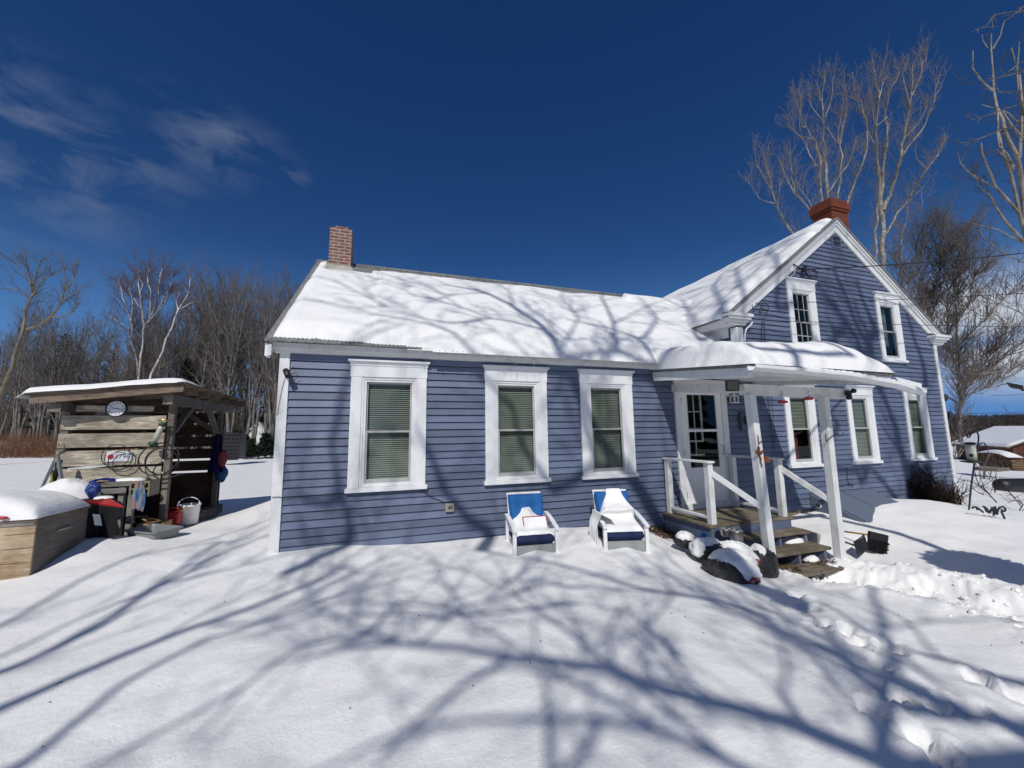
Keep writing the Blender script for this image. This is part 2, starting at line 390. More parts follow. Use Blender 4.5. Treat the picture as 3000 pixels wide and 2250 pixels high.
# ------------------------------------------------------------------ ground: one snow sheet
CTRL = [(.1,0,-.64),(-.05,.25,-.6),(.73,-.05,-.655),(1.77,-.02,-.70),(2.97,-.05,-.715),(4.15,-.05,-.70),(5.0,-.05,-.77),(5.5,-.2,-.85),
 (2.85,-.8,-.735),(3.4,-.85,-.74),(4.05,-1.05,-.755),(4.5,-1.1,-.77),(3.7,-.5,-.70),(5.2,-1.0,-.89),(4.5,-1.7,-.90),(5.1,-1.75,-.98),(5.6,-1.75,-1.06),(5.9,-1.3,-1.1),
 (6.0,-1.9,-1.12),(6.3,-1.0,-1.15),(7.0,-1.0,-1.12),(7.1,-1.8,-1.15),(6.6,-2.0,-1.17),(7.6,-1.5,-1.10),(7.6,-.6,-.98),(8.2,-.25,-.96),(8.0,-1.0,-.98),
 (8.9,-.75,-.86),(9.5,-.75,-.77),(10.1,-.6,-.71),(10.4,-.75,-.74),(11.2,-.7,-.73),(11.9,-.55,-.79),(12.5,-.8,-.93),(13.3,-.3,-1.0),(13.9,.3,-1.05),(9.3,-1.5,-.90),(10.5,-1.8,-.88),(12,-2.2,-1.1),
 (8.2,-1.6,-1.05),(8.6,-2.2,-1.0),(9.6,-2.8,-1.05),(6.6,-2.8,-1.02),(5.6,-2.6,-.95),(4.5,-3.0,-.92),(3.0,-2.2,-.85),(1.5,-1.5,-.80),(0,-1.2,-.76),(1.8,-3.4,-.88),(-.4,-2.7,-.84),
 (4.2,-4.3,-.97),(6.0,-3.8,-1.02),(7.6,-4.2,-1.08),(1.3,-5.4,-.95),(-3,-4,-.9),(-1.5,-.6,-.72),(-2.1,.0,-.63),(-2.1,.75,-.47),(-2.9,-.1,-.72),(-1.6,.7,-.56),(-1.3,1.3,-.58),(-1.0,.9,-.6),
 (-1.2,2.0,-.60),(-.6,2.4,-.40),(-.2,1.4,-.50),(-.2,3.0,-.35),(-.9,3.6,-.62),(-1.6,3.4,-.80),(-2.6,2.0,-.75),(-3,3.5,-.8),(-4,1,-.7),(-6,-1,-.8),(-6,6,-.85),
 (-1,7,-.85),(-3,14,-.9),(-12,12,-.75),(-25,30,-.45),(-14,26,-.6),(-6,25,-.85),(-4,40,-.5),(-40,40,.2),(-60,10,.3),(-50,-30,0),(0,-40,-1),(40,-40,-2.2),
 (16,0,-1.2),(19,1.5,-1.25),(24,3,-1.6),(30,6,-2.0),(40,11,-2.7),(58,17,-2.9),(80,30,-3.2),(20,14,-1.6),(30,40,-2.5),(5,60,-1),(16,-4,-1.3),(30,-10,-1.9),(60,-10,-2.8)]
CA = np.array(CTRL)
def warp(x, y):
    return np.stack([np.arcsinh((np.asarray(x)-4)/5)*5, np.arcsinh((np.asarray(y)+1)/5)*5], -1)
def tpk(r2): return np.where(r2 > 1e-12, r2*np.log(np.maximum(r2, 1e-12)), 0)
_P = warp(CA[:,0], CA[:,1]); _n = len(_P)
_A = np.zeros((_n+3, _n+3)); _d = _P[:,None]-_P[None]
_A[:_n,:_n] = tpk((_d**2).sum(-1))+np.eye(_n)*.12; _A[:_n,_n] = 1; _A[:_n,_n+1:] = _P; _A[_n:,:_n] = _A[:_n,_n:].T
_W = np.linalg.solve(_A, np.concatenate([CA[:,2], [0,0,0]]))
def G0(x, y):
    q = warp(np.atleast_1d(np.asarray(x, float)), np.atleast_1d(np.asarray(y, float)))
    d2 = ((q[:,None]-_P[None])**2).sum(-1)
    return tpk(d2) @ _W[:_n]+_W[_n]+q @ _W[_n+1:]
# trampled path from the foot of the steps to the lower right, and a line of footprints
PATH = [(6.75,-2.0),(6.95,-2.35),(7.1,-2.75),(7.15,-3.2),(7.0,-3.8),(6.6,-4.6)]
PRINT = [(at(1830*K,1265*K,z=-1).xy[:], .16)] 
PRINT = [at(px, py, z=-.98).xy[:] for px, py in ((2480,1870),(2510,1900),(2585,1970),(2625,1922),(2555,2095),(2700,2180),(2760,2230),(2870,1995),(2330,1745),(2370,1790),(2410,1850),(2980,2040),(2640,2060),(2740,2080),(2850,2090))]
def segd(p, pts):
    b = 1e9
    for (ax, ay), (bx, by) in zip(pts, pts[1:]):
        dx, dy = bx-ax, by-ay; t = max(0, min(1, ((p[0]-ax)*dx+(p[1]-ay)*dy)/(dx*dx+dy*dy)))
        b = min(b, math.hypot(p[0]-ax-t*dx, p[1]-ay-t*dy))
    return b
WELLS = [(2.86,-.75,.30,.05),(3.38,-.78,.30,.05),(4.05,-.97,.3,.05),(4.5,-1.05,.3,.05),(12.3,-.8,.2,.04)]
def detail(x, y):
    z = 0.
    r = math.hypot(x-3, y+2)
    k = 1/(1+(r/14)**2)
    z += .035*fbm(x*.55, y*.8, 3.1, 3)*(1+1.2*(1-k))
    if r < 16: z += .012*fbm(x*2.2, y*3.2, 9.2, 2)
    if 3 < x < 10 and -5.5 < y < -1.5:
        d = segd((x, y), PATH)
        if d < 1.1:
            e = 1-sst(.26, .50, d+.14*n3(x*3, y*3, 5))
            lump = .06*abs(n3(x*4, y*4, 1))+.06*abs(n3(x*9, y*9, 4))+.04*n3(x*17, y*17, 8)
            z += -.17*e+lump*(1-sst(.45, 1.0, d))+.06*math.exp(-((d-.72)/.16)**2)
        for qx, qy in PRINT:
            dd = math.hypot((x-qx)*1.0+(y-qy)*.35, (y-qy)*1.5-(x-qx)*.3)
            if dd < .3:
                z += -.075*(1-sst(.06, .11, dd+.05*n3(x*14, y*14, 2)))+.022*math.exp(-((dd-.16)/.05)**2)*(.4+1.5*n3(x*15, y*15, 6))
    for wx, wy, wr, wd in WELLS:
        d = math.hypot(x-wx, y-wy)
        if d < wr: z -= wd*(1-sst(0, wr, d))
    return z
def G(x, y): return float(G0(x, y)[0])+detail(x, y)
def onG(px, py):
    """the point of the snow seen at a full-size pixel"""
    d = ray(px, py); t = 1.0; p = C0
    last = t
    while t < 120:
        p = C0+d*t
        if p.z < G(p.x, p.y):
            a, b = last, t
            for _ in range(14):
                mth = (a+b)/2; p = C0+d*mth
                if p.z < G(p.x, p.y): b = mth
                else: a = mth
            return C0+d*b
        last = t; t *= 1.03
    return p
def axis(lo, hi, step, far, g=1.16):
    a = list(np.arange(lo, hi+1e-6, step)); s = step
    x = hi
    while x < far: s *= g; x += s; a.append(x)
    s = step; x = lo
    while x > -far: s *= g; x -= s; a.insert(0, x)
    return a
gx = axis(-3.2, 9.4, .032, 900); gy = axis(-5.0, .5, .03, 900)
XX, YY = np.meshgrid(gx, gy); Z = np.concatenate([G0(a, b) for a, b in zip(XX, YY)]).reshape(XX.shape)
far = np.clip((np.hypot(XX, YY)-90)/60, 0, 1); Z = Z*(1-far)+(-2.0)*far
mb = MB()
for j in range(len(gy)):
    for i in range(len(gx)):
        mb.v.append((gx[i], gy[j], float(Z[j, i])+(detail(gx[i], gy[j]) if abs(gx[i]) < 60 and abs(gy[j]) < 60 else 0)))
n_ = len(gx)
for j in range(len(gy)-1):
    for i in range(n_-1): mb.f.append((j*n_+i, j*n_+i+1, (j+1)*n_+i+1, (j+1)*n_+i))
g = mb.build('snow_ground', SNOW, smooth=True); tag(g, 'deep snow cover over the yard with drifts and a trodden path', 'snow', kind='structure')

# ------------------------------------------------------------------ house
HX0, HX1, WX = .0, 13.80, 7.58         # left corner of the wing, right corner of the main house, left corner of the main house
EXPO = .099
WALLTOP = 1.80
RIDX, RIDZ, SLO = 10.69, 5.24, .74     # main ridge (underside of the roof boards) and slope
house = Part('house', 'blue clapboard farmhouse with snow-covered low wing, taller gabled part and white trim', 'house', (0,0,-.8))
# openings in the front wall: (x0, x1, z0, z1) of the casing outside
def win(xl, xr, z0, z1): return (xl, xr, z0, z1)
WING = [(.82,1.835),(2.635,3.645),(4.185,5.185)]
MAINW = [(8.66,9.44),(10.36,11.26),(12.36,13.10)]
MAINW = [(8.60,9.46),(10.38,11.24),(12.28,13.12)]
GABW = [(8.99,9.83),(11.74,12.58)]
GZ0, GZ1 = 2.18, 3.79
DOOR = (6.04, 7.14, -.60, 1.60)
OPEN = [(a+.14, b-.14, .10, 1.47) for a, b in WING]+[(a+.11, b-.11, .10, 1.40) for a, b in MAINW]+[(a+.11, b-.11, GZ0+.08, GZ1-.22) for a, b in GABW]+[(6.16,7.02,-.57,1.47)]
mb = MB()
z = -.79
while z < RIDZ-.15:
    z2 = z+EXPO
    if z < WALLTOP: x0, x1 = HX0+.05, HX1-.05
    else:
        x0, x1 = WX+.05, HX1-.05
    lim = (RIDZ-z2)/SLO
    x0 = max(x0, RIDX-lim) if z >= WALLTOP else x0; x1 = min(x1, RIDX+lim)
    segs = [(x0, x1)]
    for a, b, c_, d_ in OPEN:
        if z2 > c_+.01 and z < d_-.01:
            ns = []
            for s0, s1 in segs:
                if b <= s0 or a >= s1: ns.append((s0, s1)); continue
                if a > s0: ns.append((s0, a))
                if b < s1: ns.append((b, s1))
            segs = ns
    for s0, s1 in segs:
        # butt joints break the courses
        cuts = [s0]; rr = random.Random(int(z*1000)+int(s0*77))
        x = s0+rr.uniform(.6, 3.4)
        while x < s1-.3: cuts.append(x); x += rr.uniform(2.0, 4.2)
        cuts.append(s1)
        for a, b in zip(cuts, cuts[1:]):
            dy = rr.uniform(-.0012, .0012); dz = rr.uniform(-.0025, .0025)
            b2 = b-.0015
            mb.hexa([(a,-.0245+dy,z+dz),(b2,-.0245+dy,z+dz),(b2,.012,z+dz),(a,.012,z+dz)], [(a,-.004,z2-.0075),(b2,-.004,z2-.0075),(b2,.012,z2-.0075),(a,.012,z2-.0075)])
    z = z2
house.p(mb, 'front_wall', BLUE)
# side wall of the tall part (seen above the wing roof) and the unseen walls
mb = MB(); z = 1.6
while z < 2.80:
    mb.hexa([(WX-.0195,.05,z),(WX-.0195,8,z),(WX+.012,8,z),(WX+.012,.05,z)], [(WX-.004,.05,z+EXPO+.004),(WX-.004,8,z+EXPO+.004),(WX+.012,8,z+EXPO+.004),(WX+.012,.05,z+EXPO+.004)]); z += EXPO
house.p(mb, 'side_wall', BLUE)
mb = MB()
mb.prism([(0.0,.03,-.9),(0.0,5.85,-.9),(0.0,5.85,1.8),(0.0,2.93,4.02),(0.0,.03,1.8)], (.03,0,0))
mb.box(.03, WX, 5.80, 5.85, -.9, 1.8)
mb.box(HX1-.03, HX1, .03, 8, -.9, 2.8)
mb.prism([(WX+.03,8.0,-.9),(HX1-.03,8.0,-.9),(HX1-.03,8.0,2.75),(RIDX,8.0,RIDZ-.1),(WX+.03,8.0,2.75)], (0,.03,0))
house.p(mb, 'rear_wall', BLUE)
mb = MB(); mb.box(HX0+.02, HX1-.02, .0, .06, -1.5, -.80); house.p(mb, 'foundation', STONE)
mb = MB()
for x0 in (HX0, HX1-.10): mb_ = MB().box(x0, x0+(.115 if x0 == HX0 else .10), -.035, .06, -1.2 if x0 == HX0 else -.78, WALLTOP if x0 == HX0 else 2.80); house.p(mb_, 'corner_board', OLDW, bevel=.003)
house.p(MB().box(WX-.03, WX+.13, -.038, .10, 1.76, 2.66), 'corner_board', OLDW, bevel=.003)
# wing eave: frieze, soffit, fascia
EY, EZ = -.20, 1.875
house.p(MB().box(-.06, 5.60, -.055, .03, 1.775, 1.90), 'frieze_board', OLDW, bevel=.003)
house.p(MB().box(-.10, 5.60, -.135, -.057, 1.815, 1.885), 'fascia_board', OLDW, bevel=.003)
house.p(MB().box(-.135, -.10, -.16, -.02, 1.70, 1.86), 'rake_end', WHITE, bevel=.004)
# wing roof: corrugated sheet
WS = .76                                                # slope
RY, RZ = 2.93, 1.875+.76*3.13                           # ridge
def wing_z(y): return EZ+(y-EY)*WS if y <= RY else RZ-(y-RY)*WS
def corr(xs, y0, y1, zf, amp=.0045, pitch=.05):
    m_ = MB(); top = [(x, amp*math.sin(2*math.pi*x/pitch)) for x in xs]
    ys = [y0, (y0+y1)/2, y1]
    m_.sheet(range(len(top)), ys, lambda i, y: (top[i][0], y, zf(y)+top[i][1])); return m_
xs = list(np.arange(-.14, 10.2, .0127))
m1 = corr(xs, EY, RY, wing_z); m2 = corr(xs[::4], RY, 6.06, wing_z, .0); m1.add(m2.v, m2.f)
wr = house.p(m1, 'wing_roof', ROOFM, solid=-.012)
mb = MB(); mb.tube([(-.14,RY,RZ+.012),(10.1,RY,RZ+.012)], .045, 8); house.p(mb, 'ridge_cap', ROOFM, wr, smooth=True)
for s in (1,):
    mb = MB().hexa([(-.10,EY+.02,EZ-.04),(-.06,EY+.02,EZ-.04),(-.06,EY+.02,EZ-.17),(-.10,EY+.02,EZ-.17)], [(-.10,RY,RZ-.03),(-.06,RY,RZ-.03),(-.06,RY,RZ-.16),(-.10,RY,RZ-.16)])
    house.p(mb, 'rake_board', OLDW)

# main roof: two slopes with rake trim and cornice returns
MY0, MY1 = -.085, 8.1
AX, AZ_ = 10.68, 5.372                                  # outside apex
ELX, ERX = 7.28, 14.10
def main_z(x): return AZ_-abs(x-AX)*.742
mb = MB()
for ex in (ELX, ERX):
    mb.hexa([(AX,MY0-.03,AZ_),(AX,MY1,AZ_),(AX,MY1,AZ_-.05),(AX,MY0-.03,AZ_-.05)], [(ex,MY0-.03,main_z(ex)),(ex,MY1,main_z(ex)),(ex,MY1,main_z(ex)-.05),(ex,MY0-.03,main_z(ex)-.05)])
mr_ = house.p(mb, 'main_roof', ROOFM)
def rake(s, y0, y1, dz0, dz1, xend):
    q = lambda x: [(x,y0,main_z(x)-dz0),(x,y1,main_z(x)-dz0),(x,y1,main_z(x)-dz1),(x,y0,main_z(x)-dz1)]
    return MB().hexa(q(AX), q(xend))
for xe, nm in ((ELX+.06, 0), (ERX-.06, 1)):
    a = rake(1, -.10, .0, .052, .105, xe); house.p(a, 'rake_moulding', OLDW, bevel=.004)
    a = rake(1, -.075, .0, .107, .165, xe); house.p(a, 'rake_moulding', OLDW, bevel=.004)
    xe2 = WX+.0 if nm == 0 else HX1+.0
    a = rake(1, -.045, .004, .167, .315, xe2); house.p(a, 'rake_board', OLDW, bevel=.003)
# eave boards of the tall part, running back
for xa, xb in ((WX-.27, WX-.02), (HX1+.0, HX1+.28)):
    m_ = MB().box(xa, xb, -.02, 8.05, 2.685, 2.70)
    xo = xa if xa < 8 else xb-.02
    m_.box(xo, xo+.02, -.02, 8.05, 2.70, main_z(xo+.01)-.052)
    xi = WX-.022 if xa < 8 else HX1-.03
    m_.box(xi-.02 if xa < 8 else xi, xi if xa < 8 else xi+.05, .14, 8.0, 2.50, 2.683)
    house.p(m_, 'eave_board', OLDW)
for s, x0, x1 in ((0, WX-.32, WX+.27), (1, HX1-.28, HX1+.33)):
    m_ = MB()
    for k, (dz0, dz1, pr) in enumerate(((0,.045,.18),(.045,.095,.15),(.095,.145,.105),(.145,.19,.07))):
        ins = k*.028
        m_.box(x0+ins, x1-ins, -pr, .0-.002*k, 2.885-dz1+.001*k, 2.885-dz0)
    m_.prism([(x0,-.18,2.886),(x1,-.18,2.886),(x1,-.01,2.886+.07),(x0,-.01,2.886+.07)], (0,0,.012))
    house.p(m_, 'cornice_return', OLDW if s == 0 else WHITE, bevel=.003)

# windows --------------------------------------------------------------
rw = random.Random(4)
def window(xl, xr, z0, z1, cw, hd, style, blind=True):
    """casing with head and sill; sashes, panes and a blind are its sub-parts"""
    m_ = MB()
    y = -.042
    m_.box(xl+.02, xl+.02+cw, y, .01, z0+.055, z1-hd)                   # side casings
    m_.box(xr-.02-cw, xr-.02, y, .01, z0+.055, z1-hd)
    m_.box(xl+.012, xr-.012, y-.004, .01, z1-hd+.0, z1-.055)              # head board
    m_.box(xl, xr, y-.022, .01, z1-.030, z1-.004)                        # cap moulding, two steps
    m_.box(xl-.02, xr+.02, y-.045, .01, z1-.004+.0, z1+.022)
    m_.box(xl+.006, xr-.006, y-.012, .01, z1-.055, z1-.030)
    f = house.p(m_, 'window', WHITE, bevel=.003)
    house.p(MB().box(xl-.005, xr+.005, y-.03, .01, z0, z0+.055), 'sill', WHITE, f, bevel=.004)
    ix0, ix1, iz0, iz1 = xl+.02+cw, xr-.02-cw, z0+.057, z1-hd-.002
    m_ = MB(); t = .030                                                   # stepped inner frame
    for k, (tt, yy) in enumerate(((0,-.030),(t,-.018))):
        a0, a1, b0, b1 = ix0+tt, ix1-tt, iz0+tt*.8, iz1-tt
        m_.box(a0, a0+t, yy, .06, b0, b1); m_.box(a1-t, a1, yy, .06, b0, b1); m_.box(a0+t, a1-t, yy, .06, b1-t, b1); m_.box(a0+t, a1-t, yy-.004, .06, b0, b0+t*.8)
    house.p(m_, 'frame', WHITE, f, bevel=.002)
    a0, a1, b0, b1 = ix0+2*t+.001, ix1-2*t-.001, iz0+2*t*.8+.001, iz1-2*t-.001
    zm = (b0+b1)/2
    for (lo, hi, yy, nm) in ((zm-.012, b1, .012, 'upper'), (b0, zm+.016, -.008, 'lower')):
        s = .026 if nm == 'lower' else .020
        m_ = MB(); m_.box(a0, a0+s, yy, yy+.022, lo, hi); m_.box(a1-s, a1, yy, yy+.022, lo, hi)
        m_.box(a0+s, a1-s, yy, yy+.022, hi-(.028 if nm == 'lower' else .02), hi); m_.box(a0+s, a1-s, yy, yy+.022, lo, lo+(.05 if nm == 'lower' else .028))
        if style == 'lites':
            for fx in (.36, .70): xx = a0+(a1-a0)*fx; m_.box(xx-.007, xx+.007, yy+.003, yy+.018, lo+.03, hi-.025)
            for fz in ((.46,) if nm == 'upper' else (.52,)): zz = lo+(hi-lo)*fz; m_.box(a0+s, a1-s, yy+.004, yy+.017, zz-.008, zz+.008)
        house.p(m_, 'sash', SASH if style != 'white' else WHITE, f, bevel=.002)
        house.p(MB().add([(a0+s,yy+.01,lo+.02),(a1-s,yy+.01,lo+.02),(a1-s,yy+.01,hi-.02),(a0+s,yy+.01,hi-.02)], [(0,1,2,3)]), 'pane', GLASS, f)
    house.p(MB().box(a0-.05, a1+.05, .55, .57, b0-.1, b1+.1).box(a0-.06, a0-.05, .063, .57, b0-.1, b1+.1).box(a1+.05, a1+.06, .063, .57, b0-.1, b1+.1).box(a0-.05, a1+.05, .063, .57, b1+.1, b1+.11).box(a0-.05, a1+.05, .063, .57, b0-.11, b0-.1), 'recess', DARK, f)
    if blind:
        m_ = MB(); zb = b0+.03+(b1-b0)*(blind-1 if blind is not True else 0)
        zz = b1-.02
        m_.box(a0+.015, a1-.015, .055, .085, b1-.03, b1)
        while zz > zb:
            m_.hexa([(a0+.012,.056,zz),(a1-.012,.056,zz),(a1-.012,.0575,zz-.0012),(a0+.012,.0575,zz-.0012)], [(a0+.012,.0765,zz+.022),(a1-.012,.0765,zz+.022),(a1-.012,.0780,zz+.0208),(a0+.012,.0780,zz+.0208)]); zz -= .028
        for fx in (.18, .80): xx = a0+(a1-a0)*fx; m_.box(xx-.0015, xx+.0015, .056, .058, zb, b1)
        house.p(m_, 'blind', BLIND, f)
    return f, (a0, a1, b0, b1)
for i, (a, b) in enumerate(WING): window(a, b, 0., 1.70, .135, .205, 'plain')
wd = [window(a, b, -.01, 1.60, .105, .19, 'plain', blind=(1.46 if i == 0 else 1.0+.001 if i == 1 else True)) for i, (a, b) in enumerate(MAINW)]
fr, (a0, a1, b0, b1) = wd[0]
CURT = mat('red_curtain', (.26,.045,.04), .9, .1); CURTG = mat('grey_curtain', (.22,.21,.18), .9, .1)
house.p(MB().sheet([i/40 for i in range(41)], [0, 1], lambda u, v: (a0+.17+u*.15, .16+.012*math.sin(u*30), b0+.01+v*.56)), 'curtain', CURT, fr, solid=.004)
house.p(MB().sheet([i/40 for i in range(41)], [0, 1], lambda u, v: (a0+.0+u*.17, .18+.01*math.sin(u*26), b0+.01+v*.56)), 'curtain', CURTG, fr, solid=.004)
window(*GABW[0], GZ0, GZ1, .10, .21, 'lites', blind=False)
fg, (a0, a1, b0, b1) = window(*GABW[1], GZ0, GZ1-.02, .10, .21, 'plain', blind=False)
LACE = mat('pale_curtain', (.30,.32,.29), .9, .1)
house.p(MB().sheet([i/60 for i in range(61)], [0, 1], lambda u, v: (a0+.02+u*(a1-a0-.04), .14+.012*math.sin(u*40), b0+.30+v*(b1-b0-.32))), 'curtain', LACE, fg, solid=.003)

# door -------------------------------------------------------------------
m_ = MB(); m_.box(6.02, 6.145, -.045, .012, -.595, 1.50); m_.box(7.04, 7.165, -.045, .012, -.595, 1.50); m_.box(6.02, 7.165, -.05, .012, 1.502, 1.62); m_.box(6.10, 7.09, -.06, .02, -.60, -.50)
dc = house.p(m_, 'door_casing', OLDW, bevel=.003)
m_ = MB()
dx0, dx1, dz0, dz1 = 6.15, 7.035, -.498, 1.49
m_.box(dx0, dx0+.125, -.035, -.005, dz0, dz1); m_.box(dx1-.125, dx1, -.035, -.005, dz0, dz1); m_.box(dx0+.125, dx1-.125, -.035, -.005, dz1-.14, dz1)
m_.box(dx0+.125, dx1-.125, -.034, -.006, dz0, .09); m_.box(dx0+.125, dx1-.125, -.034, -.006, .70, .745)
door = house.p(m_, 'storm_door', WHITEC, bevel=.004)
for lo, hi in ((.09,.70),(.745,dz1-.14)): house.p(MB().add([(dx0+.125,-.018,lo),(dx1-.125,-.018,lo),(dx1-.125,-.018,hi),(dx0+.125,-.018,hi)], [(0,1,2,3)]), 'pane', GLASS, door)
house.p(MB().tube([(dx1-.06,-.04,.30),(dx1-.06,-.075,.30),(dx1-.06,-.075,.46),(dx1-.06,-.04,.46)], .008, 6), 'handle', SASH, door, smooth=True)
m_ = MB()
for zc in (-.35, .35, 1.25): house.p(MB().tube([(dx0-.004,-.045,zc-.05),(dx0-.004,-.045,zc+.05)], .009, 6), 'hinge', SASH, door)
m_ = MB(); i0, i1, j0, j1 = 6.27, 6.72, .55, 1.36
m_.box(i0, i0+.02, .10, .13, j0, j1); m_.box(i1-.03, i1, .10, .13, j0, j1); m_.box(i0, i1, .10, .13, j0-.03, j0)
for fx in (.30, .62): m_.box(i0+(i1-i0)*fx-.009, i0+(i1-i0)*fx+.009, .105, .125, j0-.25, j1)
for zz in (.76, 1.06): m_.box(i0, i1, .106, .124, zz-.009, zz+.009)
m_.box(i0, i1, .10, .13, .28, .31)
house.p(m_, 'window_grid', WHITE, door)
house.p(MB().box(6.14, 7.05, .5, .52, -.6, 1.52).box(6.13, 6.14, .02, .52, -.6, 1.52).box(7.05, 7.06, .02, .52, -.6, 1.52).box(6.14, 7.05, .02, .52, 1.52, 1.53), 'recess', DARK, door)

# gable vent, chimneys -----------------------------------------------------
m_ = MB(); v0, v1, w0, w1 = 10.54, 10.84, 4.69, 4.98
for a in ((v0, v0+.03, w0, w1), (v1-.03, v1, w0, w1), (v0+.03, v1-.03, w1-.03, w1), (v0+.03, v1-.03, w0, w0+.03)): m_.box(a[0], a[1], -.035, .0, a[2], a[3])
gv = house.p(m_, 'gable_vent', BLUE)
m_ = MB()
for k in range(6):
    zz = w0+.05+k*.04; m_.hexa([(v0+.03,-.030,zz-.012),(v1-.03,-.030,zz-.012),(v1-.03,-.024,zz-.018),(v0+.03,-.024,zz-.018)], [(v0+.03,-.008,zz+.014),(v1-.03,-.008,zz+.014),(v1-.03,-.003,zz+.008),(v0+.03,-.003,zz+.008)])
house.p(m_, 'louver', BLUE, gv)
house.p(MB().box(v0+.03, v1-.03, -.0215, -.0205, w0+.03, w1-.03), 'backing', DARK, gv)
ch = house.p(MB().box(.115, .530, 2.67, 3.08, 3.95, 4.93), 'chimney', BRICK1)
CAPM = mat('mortar_cap', (.33,.29,.24), .9, .2)
m_ = MB(); m_.box(.215, .44, 2.74, 2.97, 4.93, 5.0); house.p(m_, 'flue', BRICK1, ch)
m_ = MB(); m_.box(.105, .115, 2.66, 3.09, 4.75, 4.90); 
FLASH = wood_mat('lead_flashing', (.42,.41,.36), (.55,.54,.49), (.24,.22,.18), 'x', 2)
m_ = MB().hexa([(.045,2.56,3.985),(.60,2.56,3.985),(.60,3.02,4.28),(.045,3.02,4.28)], [(.110,2.665,4.13),(.535,2.665,4.13),(.535,3.02,4.36),(.110,3.02,4.36)])
house.p(m_, 'flashing', FLASH, ch, bevel=.01)
m_ = MB(); x0, x1, y0, y1 = 11.20, 11.86, .27, .78
m_.box(x0+.045, x1-.045, y0+.045, y1-.045, 4.55, 5.90); m_.box(x0+.02, x1-.02, y0+.02, y1-.02, 5.90, 5.965); m_.box(x0, x1, y0, y1, 5.965, 6.13); m_.box(x0+.03, x1-.03, y0+.03, y1-.03, 6.13, 6.20)
c2 = house.p(m_, 'chimney', BRICK2); c2['label'] = 'broad red brick chimney with a wider corbelled top'; ch['label'] = 'narrow worn brick chimney with pale flashing'

# porch roof ---------------------------------------------------------------
PL0, PL1, PR0, PR1 = Vector((5.58,-.0,1.76)), Vector((5.56,-1.95,1.535)), Vector((7.92,-.0,1.70)), Vector((7.92,-2.12,1.475))
dn = Vector((0,0,-.035))
pr = house.p(MB().hexa([PL0,PR0,PR1,PL1], [PL0+dn,PR0+dn,PR1+dn,PL1+dn]), 'porch_roof', ROOFM)
d2 = Vector((0,0,-.075)); ins = Vector((.03,.03,0))
house.p(MB().hexa([PL0+dn+Vector((.06,0,0)),PR0+dn+Vector((-.06,0,0)),PR1+dn+Vector((-.06,.06,0)),PL1+dn+Vector((.06,.06,0))], [PL0+d2+Vector((.06,0,0)),PR0+d2+Vector((-.06,0,0)),PR1+d2+Vector((-.06,.06,0)),PL1+d2+Vector((.06,.06,0))]), 'soffit', WHITE, pr)
def vboard(a, b, h, t, dz=0):
    a, b = Vector(a)+Vector((0,0,dz)), Vector(b)+Vector((0,0,dz)); s = (b-a).cross(Vector((0,0,1))).normalized()*t; hh = Vector((0,0,-h))
    return MB().hexa([a,b,b+s,a+s], [a+hh,b+hh,b+s+hh,a+s+hh])
house.p(vboard(PL0+Vector((.03,0,0)), PL1+Vector((.03,.03,0)), .105, -.028, -.036), 'fascia', OLDW, pr)
house.p(vboard(PL1+Vector((.03,.03,0)), PR1+Vector((-.03,.03,0)), .095, -.028, -.036), 'fascia', OLDW, pr)
house.p(vboard(PR1+Vector((-.03,.03,0)), PR0+Vector((-.03,0,0)), .105, -.028, -.036), 'fascia', OLDW, pr)
house.p(vboard(Vector((5.64,-.05,1.625)), Vector((5.66,-1.86,1.435)), .055, .05), 'trim_board', WHITE, pr)
BL, BR = Vector((6.0,-1.42,1.365)), Vector((7.98,-1.52,1.325))
house.p(vboard(BL, BR, .15, -.10), 'beam', OLDW, pr, bevel=.004)
house.p(vboard(Vector((6.03,-1.30,1.375)), Vector((5.97,-.03,1.52)), .13, .07), 'beam', OLDW, pr, bevel=.004)
for a, b in (((6.20,-1.44,-1.6), (6.065,-1.44,1.213)), ((7.335,-1.54,-1.6), (7.36,-1.54,1.185))):
    a, b = Vector(a), Vector(b); q = lambda p, s: [p+Vector((-s,-s,0)), p+Vector((s,-s,0)), p+Vector((s,s,0)), p+Vector((-s,s,0))]
    house.p(MB().hexa(q(a, .052), q(b, .052)), 'post', OLDW, pr, bevel=.005)
# gutter: hangs from the porch front and droops off its right end
gp = [at(2200,1071,y=-2.01), at(2350,1083,y=-2.06), at(2479,1096,y=-2.12), at(2620,1122,y=-2.2), at(2697,1146,y=-2.25)]
m_ = MB(); ring = []
for p in gp:
    t_ = Vector((1,-.1,0)).normalized(); sd_ = Vector((0,1,0))
    pr_ = [(.055,.005),(.055,-.035),(.03,-.062),(-.03,-.062),(-.062,-.03),(-.066,.008),(-.060,.008),(-.056,-.026),(-.027,-.055),(.027,-.055),(.049,-.032),(.049,.005)]
    ring.append([p+Vector((0, a, b)) for a, b in pr_])
for a, b in zip(ring, ring[1:]):
    n0 = len(m_.v); m_.v += [tuple(v) for v in a+b]; k = len(a); m_.f += [(n0+i, n0+(i+1)%k, n0+k+(i+1)%k, n0+k+i) for i in range(k)]
house.p(m_, 'gutter', WHITEC, pr)
m_ = MB().hexa([at(2622,1104,y=-2.10), at(2700,1124,y=-2.10), at(2701,1139,y=-2.12), at(2622,1122,y=-2.12)], [at(2622,1104,y=-2.09), at(2700,1124,y=-2.09), at(2701,1139,y=-2.11), at(2622,1122,y=-2.11)])
house.p(m_, 'loose_flashing', WHITEC, pr)

